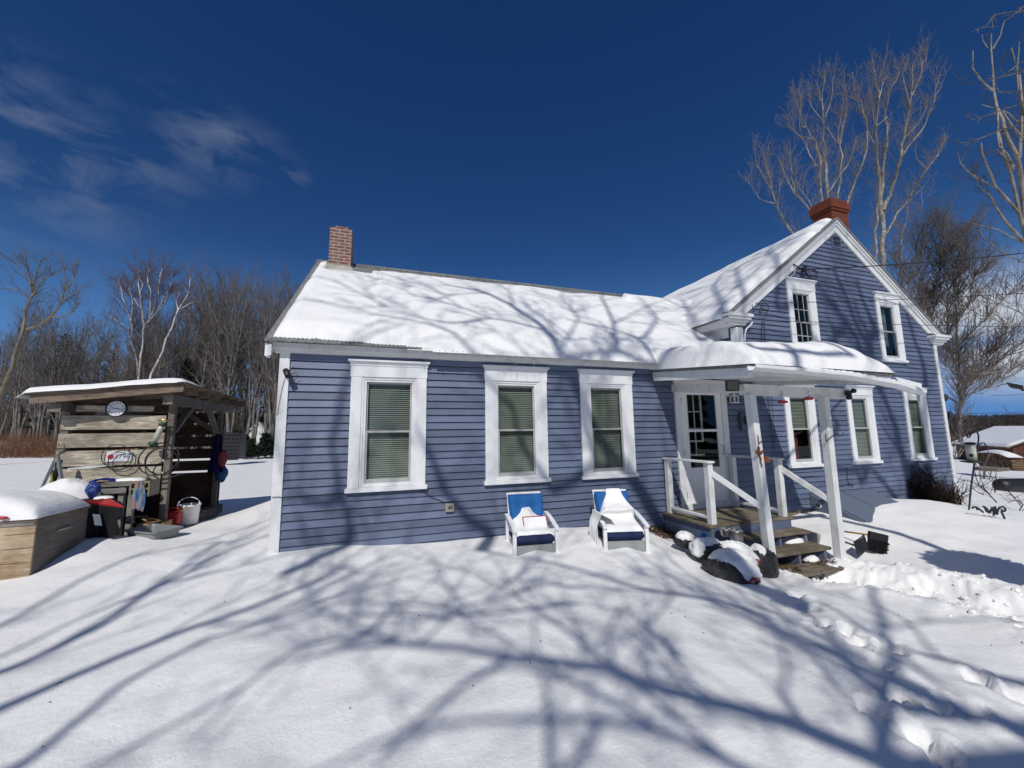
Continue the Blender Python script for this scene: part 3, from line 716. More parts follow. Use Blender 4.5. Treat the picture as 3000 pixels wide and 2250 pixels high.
# cellar bulkhead ------------------------------------------------------------
m_ = MB(); bx0, bx1 = 9.05, 10.75
m_.prism([(bx0,-.02,-1.3),(bx0,-.02,-.51),(bx0,-1.05,-.93),(bx0,-1.05,-1.3)], (bx1-bx0,0,0))
BKM = mat('bulkhead_paint', (.12,.148,.20), .5, .4)
bk = house.p(m_, 'cellar_bulkhead', BKM, bevel=.01)
m_ = MB(); 
for xa, xb in ((bx0+.04, 9.88), (9.91, bx1-.04)): m_.hexa([(xa,-.05,-.520),(xb,-.05,-.520),(xb,-1.03,-.920),(xa,-1.03,-.920)], [(xa,-.045,-.500),(xb,-.045,-.500),(xb,-1.02,-.898),(xa,-1.02,-.898)])
house.p(m_, 'hatch', BKM, bk, bevel=.004)
vp = at(2250+548*.27125, 1100+1402*.27125, x=bx0)
m_ = MB().lathe([(.055,0),(.055,.02),(.045,.026),(.045,.012)], vp, 20, (-1,0,0)); house.p(m_, 'vent', WHITEC, bk, smooth=False)
m_ = MB()
for k in range(-3, 4): m_.box(vp.x-.022, vp.x-.013, vp.y-.042, vp.y+.042, vp.z+k*.012-.002, vp.z+k*.012+.002)
house.p(m_, 'vent_slat', DARK, bk)

# ------------------------------------------------------------------ snow lying on the roofs
def sstd(a, b, x): return 1-sst(b, a, x)
def smax(a, b, k):
    h = max(0, min(1, .5+.5*(a-b)/k)); return b+(a-b)*h+k*h*(1-h)
def snow_sheet(xs, ys, zf, keep, name, label, skirt=None):
    m_ = MB(); idx = {}
    nx, ny = len(xs), len(ys)
    for j, y in enumerate(ys):
        for i, x in enumerate(xs): m_.v.append((x, y, zf(x, y)))
    for j in range(ny-1):
        for i in range(nx-1):
            if keep(.5*(xs[i]+xs[i+1]), .5*(ys[j]+ys[j+1])): m_.f.append((j*nx+i, j*nx+i+1, (j+1)*nx+i+1, (j+1)*nx+i))
    return single(m_, name, SNOW, label, 'snow', (0,0,0), kind='stuff', smooth=True)
def wedge(x, y):
    """distance-like fall-off to the edge of the snow on the wing roof"""
    bare = .085*(1-sst(.2, 2.4, x))-.015*sst(1.2, 2.6, x)+.012*n3(x*3.1, 2.2)+.008*n3(x*11, 5.1)
    e0 = y-(EY+bare)
    top = RY-.20-.07*n3(x*.8, 8)-.03*n3(x*4, 3)-(.0 if x > .62 else -.4)
    if .0 < x < .95:
        top = min(top, 2.52-.05*sst(.62,.95,x)+.04*n3(x*9, 1)) if x > .02 else top
        if x < .06: top = RY+.1
    if 5.0 < x < 5.9: top -= .10*math.exp(-((x-5.4)/.25)**2)
    e1 = top-y
    e2 = x+.07-.015*n3(y*3, 4)
    return min(e0, e1*1.2, e2*1.1)
def wing_snow(x, y):
    e = wedge(x, y)
    t = .17*(max(0, min(1, e/.16)))**.5 if e > 0 else -.03
    t *= (1+.10*fbm(x*.9, y*1.4, 4, 3))*(.32+.68*sstd(2.75, 1.4, y) if y > 1.4 and x < 7 else 1)
    z = wing_z(y)+(.004 if x < 1.1 else .024)+t+.018*fbm(x*1.5, y*2.2, 8, 3)*(1 if e > .1 else 0)
    if x > 5.6:
        mz = main_z(x)+.10
        z2 = smax(z, mz, .42)
        z = z+(z2-z)*sst(.55, 1.5, y)*sst(5.6, 6.6, x)
    return z
xs = list(np.arange(-.08, 8.8, .03)); ys = list(np.arange(-.24, 2.99, .026))
snow_sheet(xs, ys, wing_snow, lambda x, y: (x < 7.56 or y > 1.0) and wedge(x, y) > -.03, 'roof_snow', 'thick snow blanket on the low wing roof left of the porch')
def main_snow(x, y):
    e0 = y-(-.10+.09+.05*n3(x*2.1, 3)+.02*n3(x*7, 5)); e1 = AX-.02-x; e2 = x-ELX+.05
    e = min(e0, e1*.8+.05, e2)
    t = .15*max(0, min(1, e/.2))**.5 if e > 0 else -.03
    return main_z(x)+t*(1+.22*fbm(x*1.1, y*.7, 2, 3))+.02*fbm(x*2.6, y*.5, 6, 2)
snow_sheet(list(np.arange(ELX-.05, AX+.02, .035)), list(np.arange(-.12, 7.9, .05)), main_snow, lambda x, y: True, 'roof_snow', 'wind-streaked snow on the steep roof slope left of the gable peak')
def porch_pt(u, v):
    a = PL0.lerp(PR0, u); b = PL1.lerp(PR1, u); return a.lerp(b, v)
def porch_snow(u, v):
    uu = -.006+u*1.022; vv = v*1.02
    p = porch_pt(uu, vv)
    eu0 = (u)*2.35; eu1 = (1-u)*2.35; ev = (1-v)*2.05
    rnd = lambda e, w: max(0, min(1, e/w))
    tl = (1-(1-rnd(eu0, .12))**2)**.5; tr = (1-(1-rnd(eu1, .75))**2)**.5; tf = (1-(1-rnd(ev, .85))**2.2)**.5
    tl = 1+(tl-1)*sst(.05, .55, v)
    t = (.40+.10*sst(.3,.8,u))*tl*tr*tf*(1+.10*fbm(p.x*1.1, p.y*1.6, 5, 3))
    t = t*(.88+.12*sst(0,.55,u))
    drop = (.03*fbm(p.x*5, p.y*5, 1, 2)+.035*fbm(p.x*1.7, p.y*2.2, 3, 2))*(1 if t > .05 else 0)
    z = p.z+.004+t+drop
    if v < .15 and u < .85: z = z*(v/.15)+(1-v/.15)*max(z, 2.16*(1-.1*u))
    return Vector((p.x, p.y+ .02, z))
m_ = MB().sheet([-1]+[i/80 for i in range(81)], [j/60 for j in range(61)], lambda u, v: porch_snow(max(0, u), v) if u >= 0 else porch_pt(-.012, v*1.02)+Vector((0,.02,.004)))
single(m_, 'roof_snow', SNOW, 'deep rounded snow cushion on the porch roof', 'snow', (0,0,0), kind='stuff', smooth=True)
m_ = MB()
for a, b in zip(gp[1:], gp[2:]):
    for k in range(7):
        p = a.lerp(b, k/7.); q = a.lerp(b, (k+1)/7.)
        m_.ball((p+q)/2+Vector((0,.0,.004+.012*n3(p.x*9, 2))), ((q-p).length*.75, .052, .035+.02*abs(n3(p.x*8, 4))), 10, 6)
single(m_, 'gutter_ice', SNOW, 'crusted snow and ice lying in the drooping porch gutter', 'snow', gp[2], kind='stuff', smooth=True)

# icicles -------------------------------------------------------------------
ICE = mat('ice', (.75,.82,.86), .12, .6)
ICE.node_tree.nodes['Principled BSDF'].inputs['Transmission Weight'].default_value = .75
ICE.node_tree.nodes['Principled BSDF'].inputs['IOR'].default_value = 1.31
rg = random.Random(11)
def icicle(name, p, h, r, label, group):
    m_ = MB(); n = 6
    m_.tube([Vector((.002*rg.uniform(-1,1)*k, .002*rg.uniform(-1,1), -h*k/n)) for k in range(n+1)], [r*(1-k/n)**.8+.0008 for k in range(n+1)], 6)
    o = m_.build(name, ICE, smooth=True); o.location = p
    return tag(o, label, 'icicle', group)
for x in [1.72,1.95,2.02,2.12,2.2,2.31,2.38,2.5,2.62,2.74,2.86,2.93,3.05,3.12,3.2,3.33,3.42,3.6,3.75,3.9,4.3,4.7,5.1]:
    icicle('icicle', (x+rg.uniform(-.03,.03), EY-.012, EZ+.01-.02*rg.random()), rg.choice([.05,.07,.09,.13,.16,.21]), rg.uniform(.006,.011), 'thin clear icicle hanging from the eave above the wing windows', 'icicles along the wing eave')
for k, t in enumerate((.82,.86,.9,.93)):
    p = gp[3].lerp(gp[4], t*1.0); icicle('icicle', p+Vector((0,0,-.06)), (.10,.17,.12,.08)[k], .008, 'clear icicle hanging from the drooping right end of the porch gutter', 'icicles on the porch gutter')

# ------------------------------------------------------------------ landing and steps
st = Part('entry_steps', 'weathered wooden landing and three open steps with white railings below the door', 'steps', (6.4,-.9,-1.15))
SX0, SX1 = 5.66, 7.20
m_ = MB()
for k in range(7):
    y1 = -.02-k*.142; m_.box(SX0-.03, SX1+.03, y1-.138, y1, -.635+.002*rg.uniform(-1,1), -.600+.003*rg.uniform(-1,1))
st.p(m_, 'deck_boards', DECK, bevel=.003)
m_ = MB(); m_.box(SX0, SX1, -1.0, -.965, -.86, -.637); m_.box(SX0, SX0+.035, -.965, -.03, -.86, -.637); m_.box(SX1-.035, SX1, -.965, -.03, -.86, -.637)
st.p(m_, 'skirt_board', BLUE, bevel=.003)
for (x0, x1, yb, yf, z) in ((6.18,7.30,-.90,-1.20,-.765),(6.22,7.34,-1.14,-1.44,-.935),(6.16,7.14,-1.42,-1.72,-1.10)):
    m_ = MB(); m_.box(x0, x1, yf, (yf+yb)/2-.003, z-.038, z); m_.box(x0, x1, (yf+yb)/2+.003, yb, z-.038, z+.002)
    st.p(m_, 'tread', DECK, bevel=.004)
for x in (6.24, 6.72, 7.22):
    m_ = MB(); m_.prism([(x,-.93,-.66),(x,-.93,-1.3),(x,-1.6,-1.3),(x,-1.6,-1.142),(x,-1.42,-1.142),(x,-1.42,-.976),(x,-1.16,-.976),(x,-1.16,-.806),(x,-.95,-.806)], (.04,0,0)); st.p(m_, 'stringer', BLUE)
def sq(a, b, w): 
    a, b = Vector(a), Vector(b); q = lambda p: [p+Vector((-w,-w,0)), p+Vector((w,-w,0)), p+Vector((w,w,0)), p+Vector((-w,w,0))]
    return MB().hexa(q(a), q(b))
for x in (5.74, 7.12):
    st.p(sq((x,-.10,-.60), (x,-.10,.255), .042), 'railing_post', OLDW, bevel=.004)
    st.p(sq((x+.01,-.93,-.60), (x+.01,-.93,.255), .044), 'railing_post', OLDW, bevel=.004)
    st.p(MB().box(x-.06, x+.07, -1.0, -.04, .257, .285), 'top_rail', OLDW, bevel=.004)
    st.p(MB().box(x-.03, x+.03, -.885, -.145, -.535, -.495), 'bottom_rail', OLDW, bevel=.004)
    e = Vector((6.13,-1.46,-.33)) if x < 6 else Vector((7.35,-1.56,-.33))
    st.p(MB().bar((x+.02,-.95,.13), e, .045, .075), 'handrail', OLDW, bevel=.004)
# leaf litter and gravel showing under the steps
LIT = mat('leaf_litter', (.10,.06,.035), .95, .1); _v = coords(LIT); base(LIT, ramp(LIT, ntex(LIT, _v, 30, 5, .7), [(.3,(.035,.022,.014)),(.5,(.12,.07,.04)),(.72,(.30,.19,.12))]))
m_ = MB(); rl = random.Random(2)
for k in range(1500):
    x, y = rl.uniform(6.25, 7.12), rl.uniform(-1.66, -1.05)
    z = G(x, y)+.01+rl.random()*.05; c_ = Vector((x, y, z)); a = rl.uniform(0, 6.3); s = rl.uniform(.008,.02)
    u = Vector((math.cos(a), math.sin(a), rl.uniform(-.5,.5)))*s; v = Vector((-math.sin(a), math.cos(a), rl.uniform(-.5,.5)))*s*.7
    m_.add([c_-u, c_-v, c_+u, c_+v+Vector((0,0,.006))], [(0,1,2,3)])
for k in range(500):
    x, y = rl.uniform(5.2, 5.66), rl.uniform(-.5, -.02); z = G(x, y)+.005+rl.random()*.02; c_ = Vector((x, y, z)); s = rl.uniform(.012,.028); a = rl.uniform(0, 6.3)
    u = Vector((math.cos(a), math.sin(a), rl.uniform(-.5,.5)))*s; v = Vector((-math.sin(a), math.cos(a), rl.uniform(-.5,.5)))*s*.7
    m_.add([c_-u, c_-v, c_+u, c_+v+Vector((0,0,.006))], [(0,1,2,3)])
single(m_, 'leaf_litter', LIT, 'brown dead leaves caught under the wooden steps', 'leaves', (6.6,-1.3,-1.1), kind='stuff')
def patch(cx, cy, rx, ry, h, name, label, z0=None, seed=0, solidbase=True):
    def fn(u, v):
        a = 2*math.pi*u; r = v
        rr = 1+.18*n3(math.cos(a)*1.3+seed, math.sin(a)*1.3, seed)
        x, y = cx+rx*r*rr*math.cos(a), cy+ry*r*rr*math.sin(a)
        b_ = z0 if z0 is not None else G(x, y)
        return Vector((x, y, b_+h*(1-r**2.2)**.6*(1+.2*fbm(x*6, y*6, seed, 2)) if r < 1 else b_-.005))
    m_ = MB().sheet([i/36 for i in range(37)], [j/12 for j in range(13)], fn)
    return single(m_, name, SNOW, label, 'snow', (cx, cy, z0 or -.8), kind='stuff', smooth=True)
patch(7.12,-1.03,.2,.13,.09,'snow_lump','lump of snow on the middle step beside the right porch post',-.935,3)
patch(7.02,-1.36,.12,.09,.07,'snow_lump','small lump of snow on the lowest step by the right porch post',-1.10,5)

# ------------------------------------------------------------------ lawn chairs in the snow
def xf(m_, T): m_.v = [tuple(T @ Vector(v)) for v in m_.v]; return m_
CUSH = mat('navy_seat_fabric', (.008,.018,.065), .75, .3); CUSHB = mat('blue_back_fabric', (.012,.105,.31), .75, .3)
for mm in (CUSH, CUSHB): bump(mm, ntex(mm, coords(mm), 260, 2), .25, .002)
def chair(T, label, org):
    c = Part('lawn_chair', label, 'chair', org, 'lawn chairs under the wing windows')
    for sx in (-1, 1):
        c.p(xf(MB().box(sx*.275-.023, sx*.275+.023, 0, .045, 0, .495), T), 'leg', WHITEC, bevel=.004)
        c.p(xf(MB().box(sx*.265-.022, sx*.265+.022, .50, .55, 0, .60), T), 'leg', WHITEC, bevel=.004)
        m_ = MB(); n = 12
        f = lambda t: Vector((sx*.278, -.02+t*.52, .497+.115*math.sin(min(1,t)*1.45)))
        for i in range(n):
            a, b = f(i/n), f((i+1)/n); w_ = Vector((.026,0,0)); h_ = Vector((0,0,.024))
            m_.hexa([a-w_,a+w_,b+w_,b-w_], [a-w_+h_,a+w_+h_,b+w_+h_,b-w_+h_])
        c.p(xf(m_, T), 'arm', WHITEC)
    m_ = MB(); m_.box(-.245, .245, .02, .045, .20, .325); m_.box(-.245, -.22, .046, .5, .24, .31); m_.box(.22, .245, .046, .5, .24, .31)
    SLATG = mat('shade_grey_apron', (.30,.31,.30), .6, .3) if 'shade_grey_apron' not in bpy.data.materials else bpy.data.materials['shade_grey_apron']  # the apron's grey stands for the shade below the seat
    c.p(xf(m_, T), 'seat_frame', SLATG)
    m_ = MB(); b0_, b1_ = Vector((0,.43,.30)), Vector((0,.64,.885)); dv = (b1_-b0_)
    for x in (-.245, .22):
        m_.hexa([b0_+Vector((x,0,0)),b0_+Vector((x+.025,0,0)),b0_+Vector((x+.025,.03,0)),b0_+Vector((x,.03,0))], [b1_+Vector((x,0,0)),b1_+Vector((x+.025,0,0)),b1_+Vector((x+.025,.03,0)),b1_+Vector((x,.03,0))])
    q = b0_+dv*.94
    m_.hexa([q+Vector((-.25,-.004,0)),q+Vector((.25,-.004,0)),q+Vector((.25,.034,0)),q+Vector((-.25,.034,0))], [b1_+Vector((-.25,-.004,0)),b1_+Vector((.25,-.004,0)),b1_+Vector((.25,.034,0)),b1_+Vector((-.25,.034,0))])
    m_.hexa([b0_+Vector((-.22,.012,0)),b0_+Vector((.22,.012,0)),b0_+Vector((.22,.02,0)),b0_+Vector((-.22,.02,0))], [q+Vector((-.22,.012,0)),q+Vector((.22,.012,0)),q+Vector((.22,.02,0)),q+Vector((-.22,.02,0))])
    c.p(xf(m_, T), 'back_frame', WHITEC, bevel=.003)
    def pill(w_, h_, t_, tuft):
        def fn(side):
            def g_(u, v):
                x, y = (u-.5)*w_, (v-.5)*h_
                e = min(1, min(u, 1-u)*w_/.06)*1; e2 = min(1, min(v, 1-v)*h_/.06)
                th = t_*.5*(1-(1-e)**2)**.5*(1-(1-e2)**2)**.5
                for (tx, tz) in tuft: th *= 1-.42*math.exp(-(((x-tx)/.07)**2+((y-tz)/.07)**2))
                x *= 1+.02*math.sin(v*9); 
                return Vector((x, y, side*th))
            return g_
        m_ = MB(); U = [i/28 for i in range(29)]
        m_.sheet(U, U, fn(1)); m2 = MB().sheet(U, U, fn(-1)); m2.f = [f[::-1] for f in m2.f]; m_.add(m2.v, m2.f); return m_
    m_ = pill(.50, .50, .13, [(-.1,.1),(.1,.1),(-.1,-.1),(.1,-.1)])
    xf(m_, T @ Matrix.Translation((0,.265,.385))); c.p(m_, 'seat_cushion', CUSH, smooth=True)
    m_ = pill(.49, .56, .15, [(-.10,.10),(.10,.10),(0,-.06)])
    ang = math.atan2(dv.z, dv.y)
    xf(m_, T @ Matrix.Translation((0,.475,.61)) @ Matrix.Rotation(ang, 4, 'X')); c.p(m_, 'back_cushion', CUSHB, smooth=True)
    return c
T1 = Matrix.Translation((3.12,-.765,-1.0)) @ Matrix.Rotation(R(-6), 4, 'Z')
chair(T1, 'white lawn chair with bare blue back cushion, snow only on its seat', (3.12,-.765,-1.0))
T2 = Matrix.Translation((4.27,-1.01,-1.0)) @ Matrix.Rotation(R(-14), 4, 'Z')
chair(T2, 'white lawn chair nearly buried in snow, a white cloth over its arm', (4.27,-1.01,-1.0))
def heap(T, fn, name, label, nu=30, nv=30, M_=SNOW, cat='snow', kind='stuff'):
    m_ = MB().sheet([i/nu for i in range(nu+1)], [j/nv for j in range(nv+1)], lambda u, v: T @ Vector(fn(u, v)))
    return single(m_, name, M_, label, cat, T.translation, kind=kind, smooth=True)
def h1(u, v):
    x = (u-.5)*.50; y = .03+v*.44
    e = min(1, min(u, 1-u)/.12)*min(1, v/.08); e = max(0, 1-(1-e)**2)**.5
    back = sst(.2, .95, v)
    pk = math.exp(-((x+.01)/.13)**2)
    h = .06+.04*v+back*(.06+.15*pk)
    return (x, y+.02, .425+e*h*(1+.12*fbm(x*9, y*9, 3, 2)))
heap(T1, h1, 'snow_heap', 'peaked snow heap on the seat of the bare-backed lawn chair')
RED = mat('red_plastic', (.42,.02,.02), .45, .5)
tr = Part('tray', 'white tray with a thin red rim standing in the snow on a lawn chair', 'tray', T1 @ Vector((.05,.24,.5)))
Tt = T1 @ Matrix.Translation((.055,.235,.545)) @ Matrix.Rotation(R(58), 4, 'X')
tr.p(xf(MB().box(-.155, .155, -.08, .08, -.006, .006), Tt), 'panel', WHITEC, bevel=.003)
tr.p(xf(MB().box(-.165, .165, .081, .090, -.010, .012).box(-.165, -.156, -.08, .08, -.010, .012).box(.156, .165, -.08, .08, -.010, .012), Tt), 'rim', RED, bevel=.002)
def h2(u, v):
    # v 0 front of the seat -> 1 top of the back
    x = (u-.5)*(.50 if v < .5 else .50-.26*sst(.5, 1, v))+.02*(v > .5)
    if v < .4: y, zb = .03+v/.4*.36, .44
    else: y, zb = .39+(v-.4)/.6*.18, .44+(v-.4)/.6*.44
    e = min(1, min(u, 1-u)/.14)*min(1, v/.06)*min(1, (1-v)/.05+.2); e = max(0, 1-(1-e)**2)**.5
    h = .07+.15*math.exp(-((v-.42)/.22)**2)
    return (x, y-e*h*.75*sst(.25,.5,v), zb+e*h*.85*(1+.1*fbm(x*8, v*6, 7, 2)))
heap(T2, h2, 'snow_heap', 'smooth slope of snow burying seat and back of the second lawn chair', 34, 44)
CLOTH = mat('white_cotton', (.80,.80,.79), .85, .2); bump(CLOTH, ntex(CLOTH, coords(CLOTH), 220, 2), .2, .002)
def cl(u, v):
    # over the left arm: v 0 inside on the seat, 1 hem outside
    y = .04+u*.40; s = v*.62
    fold = .018*math.sin(u*26+.8*math.sin(v*3))*sst(.25, .8, v)
    top = .66
    if v < .3: x, z = -.12-v/.3*.19, top-.10+v/.3*.10
    else: x, z = -.31-.045*sst(.3,.6,v)-fold, top-(v-.3)/.7*(.40+.03*math.sin(u*7))
    return (x, y+.03*math.sin(v*2+u*4)*(v), z)
heap(T2, cl, 'cloth', 'white ruffled cloth draped over the arm of the buried lawn chair', 60, 30, CLOTH, 'cloth', None)

# ------------------------------------------------------------------ rubbish bags, pots and tools by the steps
zf = lambda a, b: (1940+a*.3165, 1480+b*.3165)
BAGM = mat('black_bag_plastic', (.010,.010,.012), .22, .6); bump(BAGM, ntex(BAGM, coords(BAGM), 16, 5, .65, 1.5), .9, .03)
def lump(seed, amp=.16):
    return lambda d: 1+amp*noise.noise(d*1.6+Vector((seed,0,0)))+.10*abs(noise.noise(d*3.7+Vector((0,seed,0))))+.07*abs(noise.noise(d*7.5+Vector((0,seed,4))))-.03
def bag(c, r, seed, label, cover, tie=None, caplabel='', rz=0):
    c = Vector(c); p = Part('trash_bag', label, 'rubbish bag', (c.x, c.y, c.z-r[2]), 'black rubbish bags by the steps')
    f0_ = lump(seed)
    f = lambda d: f0_(d)*(1+.05*math.sin(7*math.atan2(d.y, d.x)+4*d.z+seed)*(1-d.z*d.z)**.5)
    p.p(MB().ball(c, r, 64, 40, f), 'bag', BAGM, smooth=True)
    if tie:
        m_ = MB(); rr = random.Random(seed)
        t = Vector(tie)
        for k in range(3):
            a = rr.uniform(-.5,.5); m_.tube([t, t+Vector((.05*math.cos(a)+.02*k, -.02-.02*k, .04)), t+Vector((.09,-.03,.01-.03*k)), t+Vector((.04,-.035,-.03)), t], .007, 5)
        p.p(m_, 'tie', RED, smooth=True)
    # snow on top
    def cap(d):
        k = d.z-cover(d)+.16*noise.noise(d*2.4+Vector((0,0,seed)))+.09*noise.noise(d*7+Vector((0,seed,0)))
        return f(d)*(1+.10*sst(-.04, .30, k)-.05*(1-sst(-.10, .02, k))+.02*sst(0,.3,k)*noise.noise(d*6+Vector((seed,0,0))))
    single(MB().ball(c, r, 48, 30, cap), 'snow_cap', SNOW, caplabel, 'snow', c, kind='stuff', smooth=True)
def put(px, py, y): return at(px, py, y=y)
A = put(*zf(650,625), -1.72); bag(A, (.30,.26,.225), 3.3, 'full black rubbish bag under a thick snow cap, nearest the camera', lambda d: -.15+.85*sst(.1,.6,-d.x)+.62*sst(.3,.7,d.x)*sst(.3,-.3,d.y) if False else -.15+.85*sst(.1,.6,-d.x)+.62*sst(.3,.7,d.x), put(*zf(800,705), -1.97), 'thick snow cap on the rubbish bag nearest the camera')
B = put(*zf(640,495), -1.42); bag(B, (.31,.22,.185), 7.1, 'snow-covered black rubbish bag behind the nearest one', lambda d: -.1+1.0*sst(.1,.5,-d.x), None, 'snow cap on the middle rubbish bag')
Cc = put(*zf(915,560), -1.52); bag(Cc, (.17,.20,.24), 5.9, 'bulging black rubbish bag with red tie against the left porch post', lambda d: .80+.8*max(0,d.x+.1), put(*zf(815,530), -1.80), 'thin snow on the rubbish bag against the porch post')
D_ = put(*zf(420,405), -1.32); bag(D_, (.22,.15,.13), 9.4, 'small half-buried black rubbish bag left of the metal pail', lambda d: .6-1.2*sst(.25,.75,-(d.x*AR.x+d.y*AR.y)), None, 'snow on the small half-buried rubbish bag')
E_ = put(*zf(215,325), -1.05); bag(E_, (.15,.12,.10), 12.7, 'smallest black rubbish bag, almost hidden under snow', lambda d: .35-.7*max(0,d.x), None, 'snow hiding the smallest rubbish bag')
STEEL = mat('steel', (.55,.54,.52), .28, .5, 1.0)
q = put(*zf(692,375), -1.22); 
pl = Part('metal_pail', 'dented steel pail standing beside the lowest wooden steps', 'pail', q)
pl.p(MB().lathe([(.075,0),(.082,.02),(.085,.10),(.084,.19),(.090,.195),(.090,.205),(.080,.203),(.078,.05)], q, 24), 'pail', STEEL, smooth=True)
pl.p(MB().tube([q+Vector((.086*math.cos(a), .086*math.sin(a)*.3-.03*math.sin(a), .205+.05*math.sin(a))) for a in [math.pi*i/12 for i in range(13)]], .004, 5), 'handle', STEEL)
q = put(*zf(585,285), -1.15)
single(MB().lathe([(.045,0),(.06,.015),(.085,.09),(.092,.095),(.092,.102),(.080,.095),(.05,.02)], q, 24), 'bowl', STEEL, 'shiny steel bowl behind the pail at the landing corner', 'bowl', q, smooth=True)
BLUEP = mat('bright_blue_plastic', (.01,.16,.62), .35, .5)
q = put(*zf(380,290), -1.12)
single(MB().lathe([(.02,-.05),(.028,-.045),(.036,.03),(.042,.05),(.036,.05),(.03,-.03)], q, 16, (.5,-.2,.7)), 'blue_scoop', BLUEP, 'bright blue plastic scoop sticking out of the snow', 'scoop', q, smooth=True)
# shovel and push broom
YELW = mat('yellow_handle', (.50,.27,.04), .5, .4); GREYW = wood_mat('ash_handle', (.22,.17,.12), (.33,.27,.2), (.1,.08,.06), 'x', 3)
sh = onG(*zf(1840,490)); bl = onG(*zf(2000,440))
s1 = Part('snow_shovel', 'black-bladed shovel with grey wooden handle lying on the snow by the right porch post', 'shovel', sh)
h0 = sh+Vector((-.02,.05,.16)); h1_ = put(*zf(1650,338), -1.25)
s1.p(MB().tube([h0, (h0+h1_)/2+Vector((0,0,.012)), h1_], .015, 8), 'handle', GREYW, smooth=True)
s1.p(MB().sheet([i/8 for i in range(9)], [j/6 for j in range(7)], lambda u, v: sh+Vector((-.10+u*.24+(v*.02), -.03+.05*v+.02*math.sin(u*math.pi), .03+.20*v+u*.10*(1-v*.2)-.03*math.sin(u*math.pi)))), 'blade', BLACK, solid=.006, smooth=True)
s2 = Part('push_broom', 'push broom with yellow handle and wide black head beside the shovel', 'broom', bl)
Tb = Matrix.Translation(bl+Vector((0,0,.15))) @ Matrix.Rotation(R(-20), 4, 'Z') @ Matrix.Rotation(R(14), 4, 'Y')
s2.p(xf(MB().box(-.13, .13, -.03, .02, .02, .13), Tb), 'head', BLACK, bevel=.008)
m_ = MB(); rb = random.Random(3)
for k in range(260):
    x, z = rb.uniform(-.125,.125), rb.uniform(-.14,.03); m_.bar((x,-.03,z), (x+rb.uniform(-.01,.01),-.055-rb.random()*.012,z-.01), .006, .006)
m_.box(-.125, .125, -.032, .012, -.15, .02)
s2.p(xf(m_, Tb), 'bristles', BLACK)
h1_ = put(*zf(1690,245), -1.1); h0 = Tb @ Vector((-.05,.0,.08))
s2.p(MB().tube([h0, (h0+h1_)/2, h1_], .013, 8), 'handle', YELW, smooth=True)
# concrete pot beside the steps
CONC = mat('concrete', (.30,.29,.27), .9, .2); bump(CONC, ntex(CONC, coords(CONC), 30, 5), .4, .01)
q = put(*zf(1360,300), -.95)
single(MB().lathe([(.09,-.14),(.12,-.12),(.135,.0),(.13,.08),(.115,.10),(.10,.09),(.09,.02)], q, 24, (.25,-.1,1)), 'stone_urn', CONC, 'round grey stone urn half hidden behind the step ends', 'urn', q, smooth=True)

# ------------------------------------------------------------------ fittings on the house and porch
z2 = lambda a, b: (1880+a*.3014, 1050+b*.3014)
z3 = lambda a, b: (2250+a*.27125, 800+b*.27125)
z4 = lambda a, b: (2250+a*.27125, 1100+b*.27125)
z1 = lambda a, b: (780+a*.3014, 960+b*.3014)
q = put(*z2(880,262), -1.36)
fl = Part('flood_light', 'square black floodlight mounted at the left end of the porch beam', 'light', q)
Tf = Matrix.Translation(q) @ Matrix.Rotation(R(-28), 4, 'Z') @ Matrix.Rotation(R(8), 4, 'X')
fl.p(xf(MB().box(-.085, .085, -.02, .025, -.08, .08), Tf), 'body', BLACK, bevel=.006)
LENS = mat('floodlight_glass', (.05,.048,.04), .2, .6)
fl.p(xf(MB().box(-.068, .068, -.0235, -.0205, -.062, .064), Tf), 'lens', LENS)
fl.p(xf(MB().box(-.03, .03, .026, .06, -.02, .06), Tf), 'bracket', BLACK)
q = put(*z2(900,395), -.13)
ln = Part('wall_lantern', 'white carriage lantern on the wall right of the door', 'lantern', q)
ln.p(MB().lathe([(.045,0),(.045,.012),(.035,.02)], (q.x-.04, -.024, q.z+.10), 16, (0,-1,0)), 'backplate', WHITEC, smooth=True)
ln.p(MB().tube([(q.x-.04,-.05,q.z+.10),(q.x-.02,-.10,q.z+.115),(q.x,-.13,q.z+.10)], .009, 6), 'arm', WHITEC, smooth=True)
m_ = MB(); 
for sx in (-1, 1):
    for sy in (-1, 1): m_.box(q.x+sx*.043-.005, q.x+sx*.043+.005, q.y+sy*.043-.005, q.y+sy*.043+.005, q.z-.06, q.z+.05)
m_.box(q.x-.055, q.x+.055, q.y-.055, q.y+.055, q.z-.072, q.z-.06)
m_.add([(q.x-.058,q.y-.058,q.z+.05),(q.x+.058,q.y-.058,q.z+.05),(q.x+.058,q.y+.058,q.z+.05),(q.x-.058,q.y+.058,q.z+.05),(q.x,q.y,q.z+.10)], [(0,1,4),(1,2,4),(2,3,4),(3,0,4),(3,2,1,0)])
m_.ball((q.x,q.y,q.z+.115), (.012,.012,.018), 10, 6)
ln.p(m_, 'frame', WHITEC)
BULB = mat('lantern_bulb', (.55,.50,.38), .3, .5)
ln.p(MB().ball((q.x,q.y,q.z-.01), (.018,.018,.035), 12, 8), 'bulb', BULB, smooth=True)
q = put(*z2(995,615), -.05)
el = Part('meter_box', 'dark electric meter box on the shaded wall between door and porch post', 'meter', q)
METER = mat('grey_blue_box', (.075,.085,.13), .5, .4)
el.p(MB().box(q.x-.10, q.x+.10, -.09, -.02, q.z-.16, q.z+.17), 'box', METER, bevel=.01)
el.p(MB().lathe([(.075,0),(.072,.05),(.05,.075),(.0,.08)], (q.x+.02,-.091,q.z+.02), 24, (0,-1,0)), 'dial', LENS, smooth=True)
